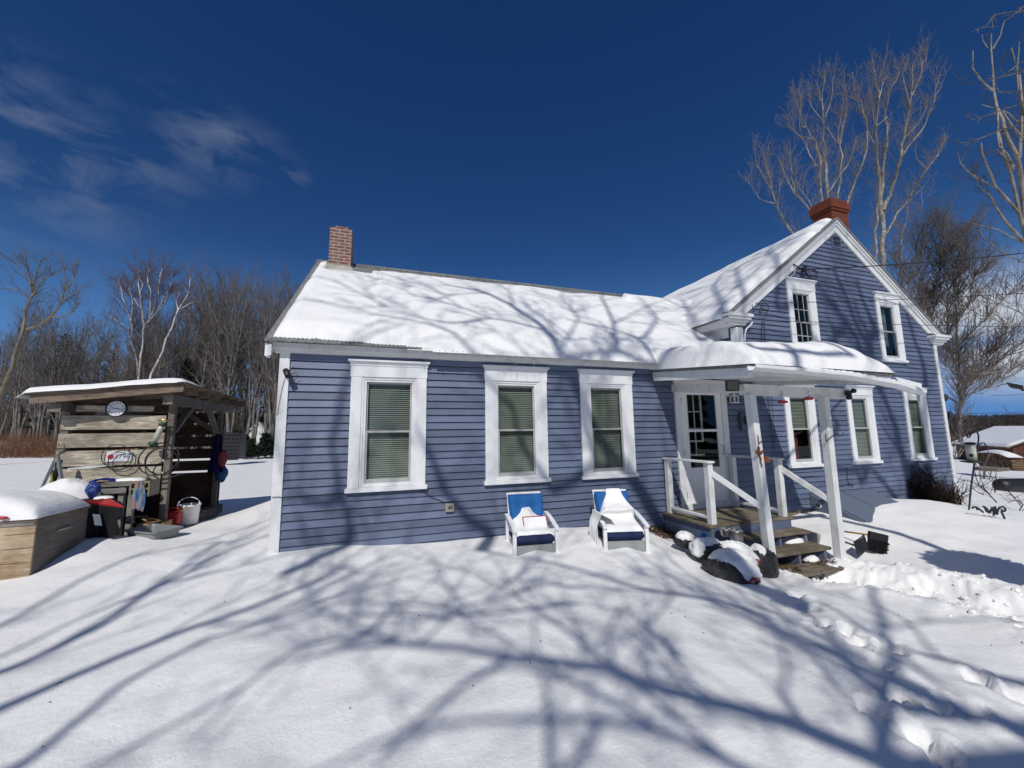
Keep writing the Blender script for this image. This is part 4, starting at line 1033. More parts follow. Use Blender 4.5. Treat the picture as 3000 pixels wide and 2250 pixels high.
def feeder(px, py, dz):
    q = put(px, py, -1.47)
    f = Part('hummingbird_feeder', ('clear hummingbird feeder with red base, left of two hanging from the porch beam' if dz else 'clear hummingbird feeder with red base hanging nearest the right porch post'), 'bird feeder', q, 'hummingbird feeders under the porch beam')
    CL = bpy.data.materials.get('clear_plastic') or mat('clear_plastic', (.75,.78,.78), .15, .5)
    CL.node_tree.nodes['Principled BSDF'].inputs['Transmission Weight'].default_value = .7
    f.p(MB().lathe([(.032,.10),(.03,.08),(.02,.05),(.022,.03),(.036,.005)], q, 16), 'bottle', CL, smooth=True)
    f.p(MB().lathe([(.03,.006),(.055,.004),(.062,-.010),(.058,-.022),(.03,-.03)], q, 20), 'base', RED, smooth=True)
    f.p(MB().tube([q+Vector((0,0,.10)), q+Vector((0,0,.16))], .002, 4), 'hook', WIREM)
feeder(*z3(160,1385), 1); feeder(*z3(440,1350), 0)
q = put(*z3(872,1300), -1.56)
sl = Part('spot_light', 'black twin spotlight at the right end of the porch beam', 'light', q)
sl.p(MB().lathe([(.022,0),(.026,.04),(.038,.09),(.034,.094),(.0,.08)], q+Vector((.02,0,.015)), 16, (.8,-.1,.25)), 'lamp_head', BLACK, smooth=True)
sl.p(MB().lathe([(.022,0),(.034,.025),(.038,.075),(.0,.08)], q+Vector((-.02,-.01,-.02)), 16, (-.5,-.3,-.6)), 'lamp_head', BLACK, smooth=True)
sl.p(MB().box(q.x-.035, q.x+.035, q.y-.02, q.y+.035, q.z-.03, q.z+.04), 'base', BLACK, bevel=.005)
def bracket(pts, y, label, lab):
    P_ = [put(*p, y) for p in pts]
    b = Part('plant_hook', label, 'hook', P_[0], 'plant hooks on the porch posts')
    b.p(MB().tube(P_[:3], .006, 6).tube(P_[3:], .006, 6), 'hook', BLACK, smooth=True)
bracket([z4(618,628), z4(622,670), z4(630,712), z4(630,708), z4(690,660), z4(742,622), z4(760,630), z4(752,645), z4(770,650), z4(805,650), z4(822,632), z4(805,622)], -1.60, 'black scroll plant hook on the right porch post', '')
bracket([z2(1130,748), z2(1133,790), z2(1140,835), z2(1140,830), z2(1200,775), z2(1250,745), z2(1285,745), z2(1298,762), z2(1290,775)], -1.50, 'black scroll plant hook on the left porch post', '')
RUST = mat('rust', (.16,.05,.02), .8, .3); base(RUST, ramp(RUST, ntex(RUST, coords(RUST), 30, 4), [(.3,(.06,.02,.012)),(.7,(.25,.085,.03))]))
q = put(*z2(1140,905), -1.51)
m_ = MB(); s = .85
for sgn in (-1, 1): m_.tube([q+Vector((sgn*.005,0,-.05)), q+Vector((sgn*.03,0,-.01)), q+Vector((sgn*.055,0,.01)), q+Vector((sgn*.06,0,-.02)), q+Vector((sgn*.045,0,-.03))], [.008,.010,.010,.008,.005], 6)
m_.tube([q+Vector((0,0,-.06)), q+Vector((0,0,.0)), q+Vector((0,0,.05)), q+Vector((0,0,.085))], [.009,.013,.016,.002], 6)
m_.box(q.x-.035, q.x+.035, q.y-.006, q.y+.006, q.z-.045, q.z-.03)
m_.tube([q+Vector((.005,0,-.06)), q+Vector((.02,0,-.10)), q+Vector((.01,0,-.14)), q+Vector((.03,0,-.17)), q+Vector((.025,0,-.21))], [.010,.012,.009,.008,.006], 6)
single(m_, 'iron_ornament', RUST, 'rusty iron fleur-de-lis ornament on the left porch post', 'ornament', q, smooth=True)
q = put(*z2(1200,985), -1.2)
hb = Part('hanging_bell', 'rust-orange bell with a round grey clapper hanging behind the left porch post', 'bell', q)
ORG = mat('orange_rust', (.28,.075,.02), .7, .3)
hb.p(MB().lathe([(.008,.06),(.03,.05),(.045,.0),(.06,-.035),(.055,-.036),(.03,.0)], q, 20), 'bell', ORG, smooth=True)
hb.p(MB().tube([q+Vector((0,0,.06)), q+Vector((0,0,.34))], .003, 4), 'chain', RUST)
hb.p(MB().lathe([(.03,-.002),(.031,0),(.03,.002)], put(*z2(1160,1045), -1.2), 20, (.2,-1,0)), 'clapper', CONC)
q = put(*z1(203,447), -.13)
cmr = Part('security_camera', 'small black bullet camera on the left corner board', 'camera', q)
ax = Vector((.35,-.5,-.62)).normalized()
cmr.p(MB().lathe([(.028,-.075),(.034,-.065),(.036,.05),(.030,.055),(.026,.045),(.0,.044)], q, 20, ax), 'body', BLACK, smooth=True)
cmr.p(MB().tube([q+Vector((-.02,.03,.04)), Vector((q.x-.04,-.036,q.z+.06))], .012, 8), 'mount', BLACK, smooth=True)
cmr.p(MB().tube([q+Vector((.01,.0,.04)), put(*z1(268,380), -.10)], .004, 5), 'antenna', BLACK)
cmr.p(MB().tube([q+Vector((.025,.0,-.01)), put(*z1(300,437), -.10)], .004, 5), 'antenna', BLACK)
m_ = MB().tube([put(*z1(185,470), -.05), put(*z1(160,560), -.042), put(*z1(140,650), -.042), put(*z1(118,760), -.042), put(*z1(108,850), -.042)], .004, 5)
cmr.p(m_, 'cable', SASH, smooth=True)
q = put(1318, 1487, -.045)
ob = Part('outlet_box', 'small weathered outlet box low on the wall under the leftmost window', 'outlet', q)
OUT = mat('weathered_beige', (.30,.29,.23), .7, .3)
ob.p(MB().box(q.x-.06, q.x+.06, -.06, -.015, q.z-.055, q.z+.055), 'box', OUT, bevel=.008)
ob.p(MB().box(q.x-.03, q.x+.035, -.066, -.0605, q.z-.018, q.z+.022), 'cover', mat('dark_beige', (.10,.095,.08), .6, .3), bevel=.003)
m_ = MB().tube([put(780+x*.3014, 960+y*.3014, -.030-(.015 if x < 165 else 0)) for x, y in ((55,1650),(105,1645),(160,1652),(240,1645),(300,1638),(400,1640),(520,1632),(640,1622),(720,1612),(785,1606))], .0035, 5)
single(m_, 'wall_cable', WIREM, 'thin cable sagging across the siding left of the first window', 'cable', put(900,1450,-.03), smooth=True)
m_ = MB().tube([put(*p, -.030) for p in ((1228,1435),(1250,1447),(1270,1460),(1288,1466),(1304,1474))], .004, 5)
single(m_, 'wall_cable', WIREM, 'short cable running down to the outlet box', 'cable', put(1250,1447,-.03), smooth=True)
k5 = lambda a, b: (1900+a*.4069, 550+b*.4069)
# service wires, insulators and looped cable on the gable
def wire(pts, r, label, name='service_wire'):
    single(MB().tube(pts, r, 5), name, WIREM, label, 'wire', pts[0], smooth=True)
def sag(a, b, s, n=16): return [a.lerp(b, i/n)+Vector((0,0,-s*4*(i/n)*(1-i/n))) for i in range(n+1)]
wire(sag(put(*k5(1110,588), -.12), dep(3250,708,9.0), .10), .011, 'thick black service wire from the gable, uppermost of three crossing it')
wire(sag(put(*k5(770,832), -.12), dep(3250,842,9.0), .06), .007, 'thin black wire crossing above the gable window heads, middle of three')
wire(sag(put(*k5(840,955), -.12), dep(3250,960,9.0), .03), .006, 'thinnest black wire crossing the gable windows, lowest of three')
q = put(*k5(1122,585), -.10)
ins = Part('insulator', 'dark wire insulator with looped cable high on the gable', 'insulator', q)
ins.p(MB().lathe([(.02,-.07),(.045,-.05),(.03,-.02),(.05,.0),(.03,.03),(.045,.05),(.02,.07)], q, 14, (0,-.6,1)), 'insulator', BLACK, smooth=True)
m_ = MB()
for k in range(3):
    c_ = put(*k5(1175-8*k, 620-3*k), -.07-.01*k); m_.tube([c_+Vector(((.19-.03*k)*math.cos(a), -.01*k, (.12-.02*k)*math.sin(a))) for a in [2*math.pi*i/28 for i in range(29)]], .006, 5)
ins.p(m_, 'cable_loop', WIREM, smooth=True)
ins.p(MB().tube([put(*k5(1035,545), -.05), put(*k5(1060,560), -.08), put(*k5(1080,575), -.08), q], .012, 6), 'cable', WIREM, smooth=True)
ins.p(MB().tube([put(*k5(1050,552), -.05), put(*k5(1055,590), -.05), put(*k5(1045,625), -.05), put(*k5(1020,640), -.05)], .010, 6), 'cable', SASH, smooth=True)
m_ = MB()
for a, b in ((838,858),(826,895)):
    c_ = put(*k5(a, b), -.06); m_.tube([c_+Vector((.10*math.cos(t), 0, .07*math.sin(t))) for t in [2*math.pi*i/20 for i in range(21)]], .006, 5)
m_.tube([put(*k5(745,840), -.05), put(*k5(755,890), -.05), put(*k5(752,930), -.05)], .007, 5)
m_.tube([put(*k5(820,950), -.05), put(*k5(815,1020), -.05), put(*k5(818,1130), -.05)], .006, 5); m_.tube([put(*k5(832,950), -.05), put(*k5(838,1040), -.05), put(*k5(836,1130), -.05)], .006, 5)
single(m_, 'cable_loop', WIREM, 'looped cables on the siding left of the upper gable window', 'cable', put(*k5(838,858), -.06), smooth=True)
m_ = MB().tube([put(*k5(750,965), -.12), put(*k5(735,990), -.09), put(*k5(705,1015), -.06), put(*k5(695,1050), -.06), put(*k5(690,1135), -.06)], .015, 6)
single(m_, 'conduit', OLDW, 'white conduit bending down the left corner of the gabled part', 'conduit', put(*k5(735,990), -.1), smooth=True)
m_ = MB()
for k, a in enumerate((0, 14, 40)): m_.tube([put(*z2(1215+a, 330), -.035), put(*z2(1232+a, 480), -.035), put(*z2(1252+a, 690), -.035), put(*z2(1275+a*.6, 880), -.035)], .004, 4)
single(m_, 'wall_cable', WIREM, 'thin cables running down the wall beside the right-hand porch window', 'cable', put(*z2(1230,480), -.035))
m_ = MB().tube([put(*p, -.03) for p in (z4(240,1085),z4(400,1095),z4(480,1088),z4(560,1100))], .004, 4).tube([put(*p, -.035) for p in (z4(700,1195),z4(780,1195),z4(850,1180),z4(900,1170),z4(930,1182),z4(915,1200),z4(890,1190),z4(870,1175),z4(860,1100),z4(850,1000))], .005, 5)
single(m_, 'wall_cable', WIREM, 'loose cable looping above the cellar bulkhead', 'cable', put(*z4(800,1195), -.03))
# dead vine against the right corner
VINE = mat('dead_vine', (.035,.022,.018), .9, .1)
rv = random.Random(8); m_ = MB(); v0 = Vector((12.3,-.12,-.9))
def vine(p, d, l, r, lev):
    bx0_ = lambda v: min(13.25, max(12.2-.2*(v.z < -.4), v.x))
    pts = [p.copy()]; q = p.copy(); n = max(3, int(l/.06))
    for i in range(n):
        d = (d+Vector((rv.gauss(0,.28), rv.gauss(0,.16), rv.gauss(0,.28)+.05))).normalized(); q = q+d*(l/n)
        if q.y > -.03: q.y = -.03
        q.x = bx0_(q)
        pts.append(q.copy())
        if lev and rv.random() < .55: vine(q, (d+Vector((rv.gauss(0,.9), rv.gauss(0,.5), rv.gauss(0,.6)))).normalized(), l*rv.uniform(.25,.55), r*.55, lev-1)
    m_.tube(pts, [r*(1-.7*i/n) for i in range(n+1)], 3, False)
for k in range(170):
    t = rv.random()**1.1
    vine(Vector((12.2+t*1.15, -.06-.3*rv.random(), -.95)), Vector((rv.gauss(-.15,.25),0,1)).normalized(), rv.uniform(.3, .8)*(1.15 if t < .3 else .62), .009, 2)
single(m_, 'dead_vine', VINE, 'dark tangled dead vine climbing the wall below the rightmost lower window', 'vine', v0)

# ------------------------------------------------------------------ the open shed and the things round it
za = lambda a, b: (a*.3857, 1080+b*.3857)
zb = lambda a, b: (130+a*.1929, 1080+b*.1929)
zc = lambda a, b: (400+a*.205, 1080+b*.205)
zd = lambda a, b: (200+a*.226, 1340+b*.226)
SY = 1.858
def text_mb(body, size, T, ext=.0008, align='CENTER'):
    cu = bpy.data.curves.new('lettering', 'FONT'); cu.body = body; cu.size = size; cu.extrude = ext; cu.align_x = align; cu.align_y = 'CENTER'
    o = bpy.data.objects.new('lettering', cu); COL.objects.link(o)
    bpy.context.view_layer.update()
    me = bpy.data.meshes.new_from_object(o.evaluated_get(bpy.context.evaluated_depsgraph_get()))
    m_ = MB().add([T @ v.co for v in me.vertices], [tuple(p.vertices) for p in me.polygons])
    bpy.data.objects.remove(o); bpy.data.curves.remove(cu); bpy.data.meshes.remove(me)
    return m_
FACE = lambda p, rz=0: Matrix.Translation(p) @ Matrix.Rotation(rz, 4, 'Z') @ Matrix.Rotation(R(90), 4, 'X')
shed = Part('wood_shed', 'open pole shed of weathered planks with a slanted snow-topped roof', 'shed', (-2.6,2.8,-.8))
zz = lambda y_: put(*zb(800, y_), SY).z
m_ = MB(); rs = random.Random(5)
rows = [(zz(930),zz(712)),(zz(1198),zz(984)),(zz(1478),zz(1243)),(zz(1720),zz(1512))]
for k, (a, b) in enumerate(rows): m_.box(-3.14-rs.random()*.04, -1.93, SY-.0, SY+.022, a+.002, b)
m_.box(-3.02, -2.1, SY+.01, SY+.03, zz(650), zz(560))
shed.p(m_, 'plank_wall', WOOD, bevel=.003)
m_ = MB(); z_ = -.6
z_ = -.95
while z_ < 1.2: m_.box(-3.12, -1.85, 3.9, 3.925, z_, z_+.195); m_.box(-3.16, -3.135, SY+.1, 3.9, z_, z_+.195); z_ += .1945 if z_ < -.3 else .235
DKR = wood_mat('red_brown_board', (.085,.05,.038), (.13,.085,.065), (.03,.02,.015)); shed.p(m_, 'back_planks', DKR); shed.p(MB().box(-3.1, -2.02, SY+.03, SY+.035, -.95, zz(1740)), 'shade_panel', DARK)  # near-black panel stands in for the shade under the table
for (x, y, h) in ((-1.86,SY+.02,1.36),(-1.87,3.75,1.30),(-3.12,SY+.06,1.20),(-3.12,3.8,1.2)): shed.p(MB().box(x-.04, x+.04, y-.04, y+.04, -1.0, h), 'post', WOODG, bevel=.004)
RZ_ = lambda x: 1.335+(x+3.62)*.125
NY, FY = 1.55, 4.35
rl0, rr0 = at(*za(183,192), y=NY), at(*zc(700,190), y=NY)
def rz_at(x): return rl0.z+(x-rl0.x)*(rr0.z-rl0.z)/(rr0.x-rl0.x)
XL, XR = rl0.x, rr0.x
shed.p(MB().hexa([(XL,NY,rz_at(XL)),(XR,NY,rz_at(XR)),(XR,FY,rz_at(XR)-.06),(XL,FY,rz_at(XL)-.06)], [(XL,NY,rz_at(XL)-.022),(XR,NY,rz_at(XR)-.022),(XR,FY,rz_at(XR)-.082),(XL,FY,rz_at(XL)-.082)]), 'roof', WOODY)
shed.p(MB().box(-1.925, -1.80, 1.70, 4.2, rz_at(-1.87)-.30, rz_at(-1.87)-.145), 'beam', WOODG, bevel=.005)
shed.p(MB().box(-3.20, -3.06, 1.66, 4.0, rz_at(-3.1)-.27, rz_at(-3.1)-.145), 'beam', WOODG, bevel=.005)
for k in range(7):
    y = NY+.03+k*.45; dz = -.0214*(y-NY)-.024
    shed.p(MB().hexa([(XL+.04,y,rz_at(XL+.04)+dz),(XR-.03,y,rz_at(XR-.03)+dz),(XR-.03,y+.04,rz_at(XR-.03)+dz),(XL+.04,y+.04,rz_at(XL+.04)+dz)], [(XL+.04,y,rz_at(XL+.04)+dz-.115),(XR-.03,y,rz_at(XR-.03)+dz-.115),(XR-.03,y+.04,rz_at(XR-.03)+dz-.115),(XL+.04,y+.04,rz_at(XL+.04)+dz-.115)]), 'rafter', WOODY, bevel=.003)
for a, b in (((-1.86,1.95,.82),(-1.86,2.55,1.30)),((-1.87,3.66,.75),(-1.87,3.15,1.28)),((-2.9,SY+.06,.95),(-2.5,SY+.06,1.3)),((-1.95,3.85,.8),(-2.5,3.85,1.22))): shed.p(MB().bar(a, b, .05, .09, (1,0,0)), 'brace', WOODG, bevel=.004)
shed.p(MB().box(-2.0, -1.80, 1.75, 4.0, -.78, -.62), 'floor_beam', WOODG)
def ss(u, v):
    x = XL-.07+u*(XR-XL+.06); y = NY-.03+v*(FY-NY+.05)
    e = min(1, min(u/.06, (1-u)/.10)); e2 = min(1, min(v/.03, (1-v)/.05)); t = .085*max(0,1-(1-max(0,e))**2)**.5*max(0,1-(1-max(0,e2))**2)**.5
    t *= 1-.75*sst(.86, 1, u)*sst(.1,.25,v)
    return Vector((x, y, rz_at(x)-.0214*(y-NY)+.002+t+.012*fbm(x*2, y*2, 3, 2)*(e > .5)-(.05*(1-sst(0,.05,u)))))
single(MB().sheet([i/60 for i in range(61)], [j/40 for j in range(41)], ss), 'roof_snow', SNOW, 'thin even snow layer on the slanted shed roof', 'snow', (-2.6,2.8,1.5), kind='stuff', smooth=True)
# clock
q = put(*zb(1085,605), SY-.09)
ck = Part('wall_clock', 'round white wall clock with black rim hung under the shed roof', 'clock', q)
ck.p(MB().lathe([(.105,.0),(.125,.005),(.128,.03),(.112,.036),(.108,.026)], q+Vector((0,.035,0)), 40, (0,-1,0)), 'rim', BLACK, smooth=True)
CF = mat('clock_face', (.74,.76,.78), .5, .4)
ck.p(MB().lathe([(.109,.0),(.109,.004)], q+Vector((0,.012,0)), 40, (0,-1,0)), 'face', CF)
m_ = MB()
for h in range(1, 13):
    a = R(90-30*h); t_ = text_mb(str(h), .034, FACE(q+Vector((.083*math.cos(a), .0065, .083*math.sin(a))))); m_.add(t_.v, t_.f)
ck.p(m_, 'numerals', BLACK)
def hand(ang, l, w_): a = R(90-ang); d_ = Vector((math.cos(a), 0, math.sin(a))); return MB().bar(q+Vector((0,.003,0))-d_*.02, q+Vector((0,.003,0))+d_*l, .002, w_, (-d_.z,0,d_.x))
ck.p(hand(9.28*30, .060, .008), 'hour_hand', BLACK); ck.p(hand(17*6, .085, .006), 'minute_hand', BLACK)
# licence plate
q = put(*zb(1137,1332), SY-.012)
lp = Part('license_plate', 'white licence plate reading MAINE 3796 with a red crest nailed to the planks', 'licence plate', q)
PLM = mat('plate_white', (.66,.68,.70), .4, .5)
lp.p(MB().box(q.x-.1525, q.x+.1525, q.y-.001, q.y+.002, q.z-.076, q.z+.076), 'plate', PLM, bevel=.0015)
INK = mat('plate_ink', (.02,.03,.05), .5, .4)
t1 = text_mb('3796', .092, FACE(q+Vector((.036,-.0016,-.006)))); lp.p(t1, 'number', INK)
t1 = text_mb('MAINE', .040, FACE(q+Vector((.01,-.0016,.055)))); lp.p(t1, 'state_name', INK)
m_ = MB(); cq = q+Vector((-.098,-.0016,-.004))
for k in range(14):
    a = 2*math.pi*k/14; r_ = .034+.008*(k % 2); 
    m_.v.append((cq.x+r_*1.05*math.cos(a), cq.y, cq.z+r_*math.sin(a)))
m_.f.append(tuple(range(14))); lp.p(m_, 'red_crest', RED)
lp.p(MB().tube([q+Vector((-.05+.1*i/8,-.002,-.065)) for i in range(9)], .0022, 4), 'motto_line', INK)
# hoses
RUB = mat('black_rubber', (.014,.014,.016), .5, .4)
def loop(c, rx, rz_, y, n=44, tilt=0): return [Vector((c[0]+rx*math.cos(t), y+tilt*math.sin(t), c[1]+rz_*math.sin(t))) for t in [2*math.pi*i/n for i in range(n+1)]]
a_ = put(*zb(1085,1325), SY-.04); b_ = put(*zb(1180,1405), SY-.06)
m_ = MB().tube(loop((a_.x,a_.z), .165, .165, SY-.04), .0055, 6); m2 = MB().tube(loop((b_.x,b_.z), .16, .155, SY-.06), .0055, 6)
hs_ = Part('coiled_hose', 'two-loop black hose hanging in front of the licence plate', 'hose', a_)
hs_.p(m_, 'loop', RUB, smooth=True); hs_.p(m2, 'loop', RUB, smooth=True)
a_ = put(*zc(320,1290), SY-.10); b_ = put(*zc(365,1330), SY-.13)
hs_ = Part('coiled_hose', 'larger black hose coil hanging across the front shed post', 'hose', a_)
hs_.p(MB().tube(loop((a_.x,a_.z), .245, .235, SY-.10, tilt=.05), .009, 6), 'loop', RUB, smooth=True); hs_.p(MB().tube(loop((b_.x,b_.z), .205, .195, SY-.13, tilt=-.04), .009, 6), 'loop', RUB, smooth=True)
hs_.p(MB().tube([put(*zc(140,1560), SY-.12), put(*zc(220,1620), SY-.14), put(*zc(420,1580), SY-.16), put(*zc(560,1530), SY-.16), put(*zc(690,1500), SY-.14)], .010, 6), 'hose_end', RUB, smooth=True)
# bird feeder hanging askew on the post
t_, b_ = put(*zc(385,770), SY-.12), put(*zc(235,1090), SY-.17)
bf = Part('tube_feeder', 'clear tube bird feeder with green base hanging askew on the front shed post', 'bird feeder', t_)
CL = bpy.data.materials.get('clear_plastic'); ax = (b_-t_); l_ = ax.length
TUB = mat('cloudy_tube', (.50,.50,.40), .3, .5)
bf.p(MB().lathe([(.035,.05),(.036,.10),(.036,l_-.04)], t_, 16, ax), 'tube', TUB, smooth=True)
GRN = mat('dark_green_plastic', (.02,.05,.035), .45, .5)
bf.p(MB().lathe([(.04,l_-.04),(.062,l_-.03),(.06,l_-.0),(.03,l_+.02)], t_, 16, ax), 'base', GRN, smooth=True)
bf.p(MB().lathe([(.03,.0),(.048,.03),(.046,.055),(.036,.05)], t_, 16, ax), 'cap', GRN, smooth=True)
BRS = mat('brass', (.55,.42,.18), .3, .5, 1.0)
bf.p(MB().tube([t_+Vector((-.06,0,.03)), t_+Vector((-.02,-.01,.05)), t_+Vector((.03,0,.03)), t_+Vector((.09,.01,.02))], .012, 8), 'hanger', BRS, smooth=True)
# folding stand at the left end of the wall
q = put(*za(438,650), SY-.25); GMET = mat('grey_metal', (.20,.21,.23), .4, .5)
fs = Part('folding_stand', 'grey folding stand with yellow straps leaning at the left end of the shed wall', 'stand', (q.x, q.y, -.75))
l1, l2 = put(*za(345,850), SY-.30), put(*za(468,845), SY-.30)
ex = lambda a, b: a+(b-a)*1.55
fs.p(MB().bar(q, ex(q, l1), .03, .03), 'leg', GMET); fs.p(MB().bar(q, ex(q, l2), .03, .03), 'leg', GMET)
YEL = mat('yellow_webbing', (.36,.30,.04), .6, .3)
m_ = MB().tube([q+Vector((0,-.01,-.05)), q+Vector((-.03,-.02,-.2)), q+Vector((-.01,-.02,-.35)), q+Vector((-.03,-.01,-.55))], .014, 6); fs.p(m_, 'strap', YEL, smooth=True)
m_ = MB().tube([q+Vector((.02,.02,-.08)), q+Vector((.0,.02,-.25)), q+Vector((-.03,.02,-.4)), q+Vector((-.02,.02,-.6))], .03, 6); fs.p(m_, 'dark_webbing', BLACK, smooth=True)
m_ = MB().tube([put(*za(440,590), SY-.05), put(*za(447,565), SY-.07), put(*za(455,590), SY-.05)], .006, 5).tube([put(*za(470,580), SY-.05), put(*za(485,565), SY-.07), put(*za(490,600), SY-.03)], .006, 5).bar(put(*za(420,625), SY-.04), put(*za(480,610), SY-.03), .02, .012)
single(m_, 'wire_hooks', GMET, 'bent wire hooks on the left edge of the shed wall', 'hook', put(*za(450,590), SY-.05))
# work table
ta, tb = put(*zd(385,358), 1.42), put(*zd(815,345), 1.42)
tz = (ta.z+tb.z)/2
tbl = Part('work_table', 'weathered plank table against the shed wall with snow on top', 'table', (ta.x+.3, 1.6, -.7))
GW = wood_mat('grey_table_board', (.22,.205,.185), (.32,.305,.28), (.11,.10,.09))
for k in range(3): tbl.p(MB().box(ta.x-.12, tb.x, 1.42+k*.135, 1.55+k*.135, tz-.028, tz), 'top_board', GW, bevel=.003)
tbl.p(MB().box(ta.x-.1, ta.x+.32, 1.40, 1.42, tz-.12, tz-.05), 'apron', GW)
for x in (ta.x+.22, tb.x-.03, ta.x-.1): tbl.p(MB().box(x, x+.06, 1.44, 1.50, -.75, tz-.03), 'leg', GW)
tbl.p(MB().box(ta.x+.10, tb.x-.02, 1.44, 1.68, tz+.002, tz+.035), 'loose_board', GW, bevel=.003)
patch((ta.x+tb.x)/2+.09, 1.56, .20, .08, .035, 'snow_patch', 'flat snow patch on the boards of the work table', tz+.035, 4)
patch(ta.x-.22, 1.25, .34, .22, .24, 'snow_mound', 'tall rounded snow mound left of the blue plastic bag', tz-.13, 8)
patch(ta.x-.05, 1.02, .20, .14, .12, 'snow_mound', 'lower snow mound under the blue plastic bag beside the red lid', tz-.27, 12)
single(MB().box(ta.x-.55, ta.x+.10, .92, 1.42, -.75, tz-.13), 'covered_bench', WOODS, 'dark bench almost hidden under the snow mounds by the shed', 'bench', (ta.x-.2,1.2,-.75), bevel=.01)
CLB = mat('blue_fabric', (.012,.02,.16), .8, .2)
q = put(*zd(455,262), 1.50)
single(MB().sheet([i/24 for i in range(25)], [j/12 for j in range(13)], lambda u, v: (q.x-.14+u*.28, q.y-.06+v*.14, tz+.045+.035*math.sin(u*math.pi)*(1+.5*fbm(u*6, v*4, 2, 2)))), 'work_glove', CLB, 'dark blue glove lying flat on the table boards', 'glove', q, solid=.012, smooth=True)
q = put(*zd(320,415), 1.12)
BBAG = mat('shiny_blue_bag', (.01,.04,.24), .18, .7); bump(BBAG, ntex(BBAG, coords(BBAG), 14, 5, .65, 2), .9, .03)
single(MB().ball(q, (.07,.06,.10), 28, 18, lump(4.4, .22)), 'plastic_bag', BBAG, 'crumpled shiny blue plastic bag hanging off the snowy bench', 'bag', q, smooth=True)
q = put(*zd(930,500), 1.36)
TOW = mat('striped_towel', (.10,.17,.26), .9, .1)
_v = coords(TOW, (1,1,1)); base(TOW, ramp(TOW, ntex(TOW, coords(TOW, (9,9,2)), 2.4, 2, .5), [(.38,(.05,.13,.26)),(.5,(.22,.28,.33)),(.6,(.38,.16,.15))]))
tt = put(*zd(925,310), 1.38); bb = put(*zd(900,690), 1.34)
single(MB().sheet([i/16 for i in range(17)], [j/20 for j in range(21)], lambda u, v: tt.lerp(bb, v)+Vector(((u-.5)*(.06+.10*math.sin(v*2.4)), .012*math.sin(u*14+v*3), .02*math.sin(u*5)*v))), 'towel', TOW, 'faded blue striped towel hanging from the table corner', 'towel', tt, solid=.006, smooth=True)
TAN = mat('tan_plastic', (.22,.20,.13), .55, .4)
p0, p1 = put(*zd(825,310), 1.44), put(*zd(1065,500), 1.44)
m_ = MB(); x0, x1, z0_, z1_ = p0.x, p1.x, p1.z, p0.z
m_.box(x0, x1, 1.40, 1.415, z1_-.03, z1_); m_.box(x0, x1, 1.40, 1.415, z0_, z0_+.03); m_.box(x0, x1, 1.401, 1.414, (z0_+z1_)/2-.012, (z0_+z1_)/2+.012)
for k in range(5): x = x0+(x1-x0-.02)*k/4; m_.box(x, x+.02, 1.399, 1.416, z0_, z1_)
m_.box(x0, x1, 1.416, 1.66, z0_, z0_+.012); m_.box(x0, x0+.012, 1.416, 1.66, z0_+.013, z1_); m_.box(x1-.012, x1, 1.416, 1.66, z0_+.013, z1_)
single(m_, 'plastic_crate', TAN, 'tan slotted plastic crate behind the hanging towel', 'crate', p0, bevel=.003)
# black tote with red lid
lc = [dep(*zd(180,565), 4.55), dep(*zd(530,515), 5.0), dep(*zd(715,632), 4.85), dep(*zd(455,600), 4.45)]
lz = sum(p.z for p in lc)/4
lc = [at(*zd(180,568), z=lz+.02), at(*zd(530,518), z=lz+.0), at(*zd(718,630), z=lz-.07), at(*zd(400,590), z=lz-.035)]
to = Part('storage_tote', 'black storage tote with a warped red lid and a white paper label', 'tote', (lc[0].x+.15, lc[0].y+.25, -.65))
dz_ = Vector((0,0,-.025))
to.p(MB().hexa(lc, [p+dz_ for p in lc]), 'lid', RED, bevel=.006)
cx = sum((p for p in lc), Vector())/4
bt = [cx+(p-cx)*.86+Vector((0,0,-.03)) for p in lc]; bo = [Vector((cx.x+(p.x-cx.x)*.70, cx.y+(p.y-cx.y)*.70, -.70)) for p in lc]
to.p(MB().hexa(bt, bo), 'body', BLACK, bevel=.01)
lq = dep(*zd(380,805), (bt[0].lerp(bt[3], .5)-C0).dot(AF)-.05)
m_ = MB(); u_ = (bt[3]-bt[0]).normalized(); w_ = Vector((0,0,1)); m_.add([lq-u_*.045-w_*.07+u_*.02, lq+u_*.045-w_*.07+u_*.02, lq+u_*.045+w_*.06-u_*.02, lq-u_*.045+w_*.06-u_*.02], [(0,1,2,3)])
to.p(m_, 'paper_label', PLM, solid=.002)
patch(lc[1].x-.03, lc[1].y-.05, .10, .05, .03, 'snow_patch', 'thin streak of snow on the back edge of the red lid', lz+.0, 6)
# grey tray
g_ = [at(*zd(690,950), z=-.475), at(*zd(1110,985), z=-.475), at(*zd(1522,895), z=-.475), at(*zd(1110,858), z=-.475)]
cx = sum(g_, Vector())/4
GT = mat('grey_plastic', (.20,.21,.215), .4, .5)
def rr(T_, s, zoff, n=8):
    out = []
    pts = [cx+(p-cx)*s+Vector((0,0,zoff)) for p in g_]
    for i in range(4):
        p, a, b = pts[i], pts[i-1], pts[(i+1) % 4]
        for k in range(n+1):
            t = k/n; q0 = p+(a-p)*.14; q1 = p+(b-p)*.14; out.append((q0*(1-t)**2+p*2*t*(1-t)+q1*t*t))
    return out
m_ = MB(); rings = [rr(0,.80,-.135), rr(0,.90,-.02), rr(0,1.0,-.012), rr(0,1.0,.004), rr(0,.93,.006), rr(0,.88,-.02), rr(0,.78,-.12)]
k_ = len(rings[0])
for r_ in rings: m_.v += [tuple(v) for v in r_]
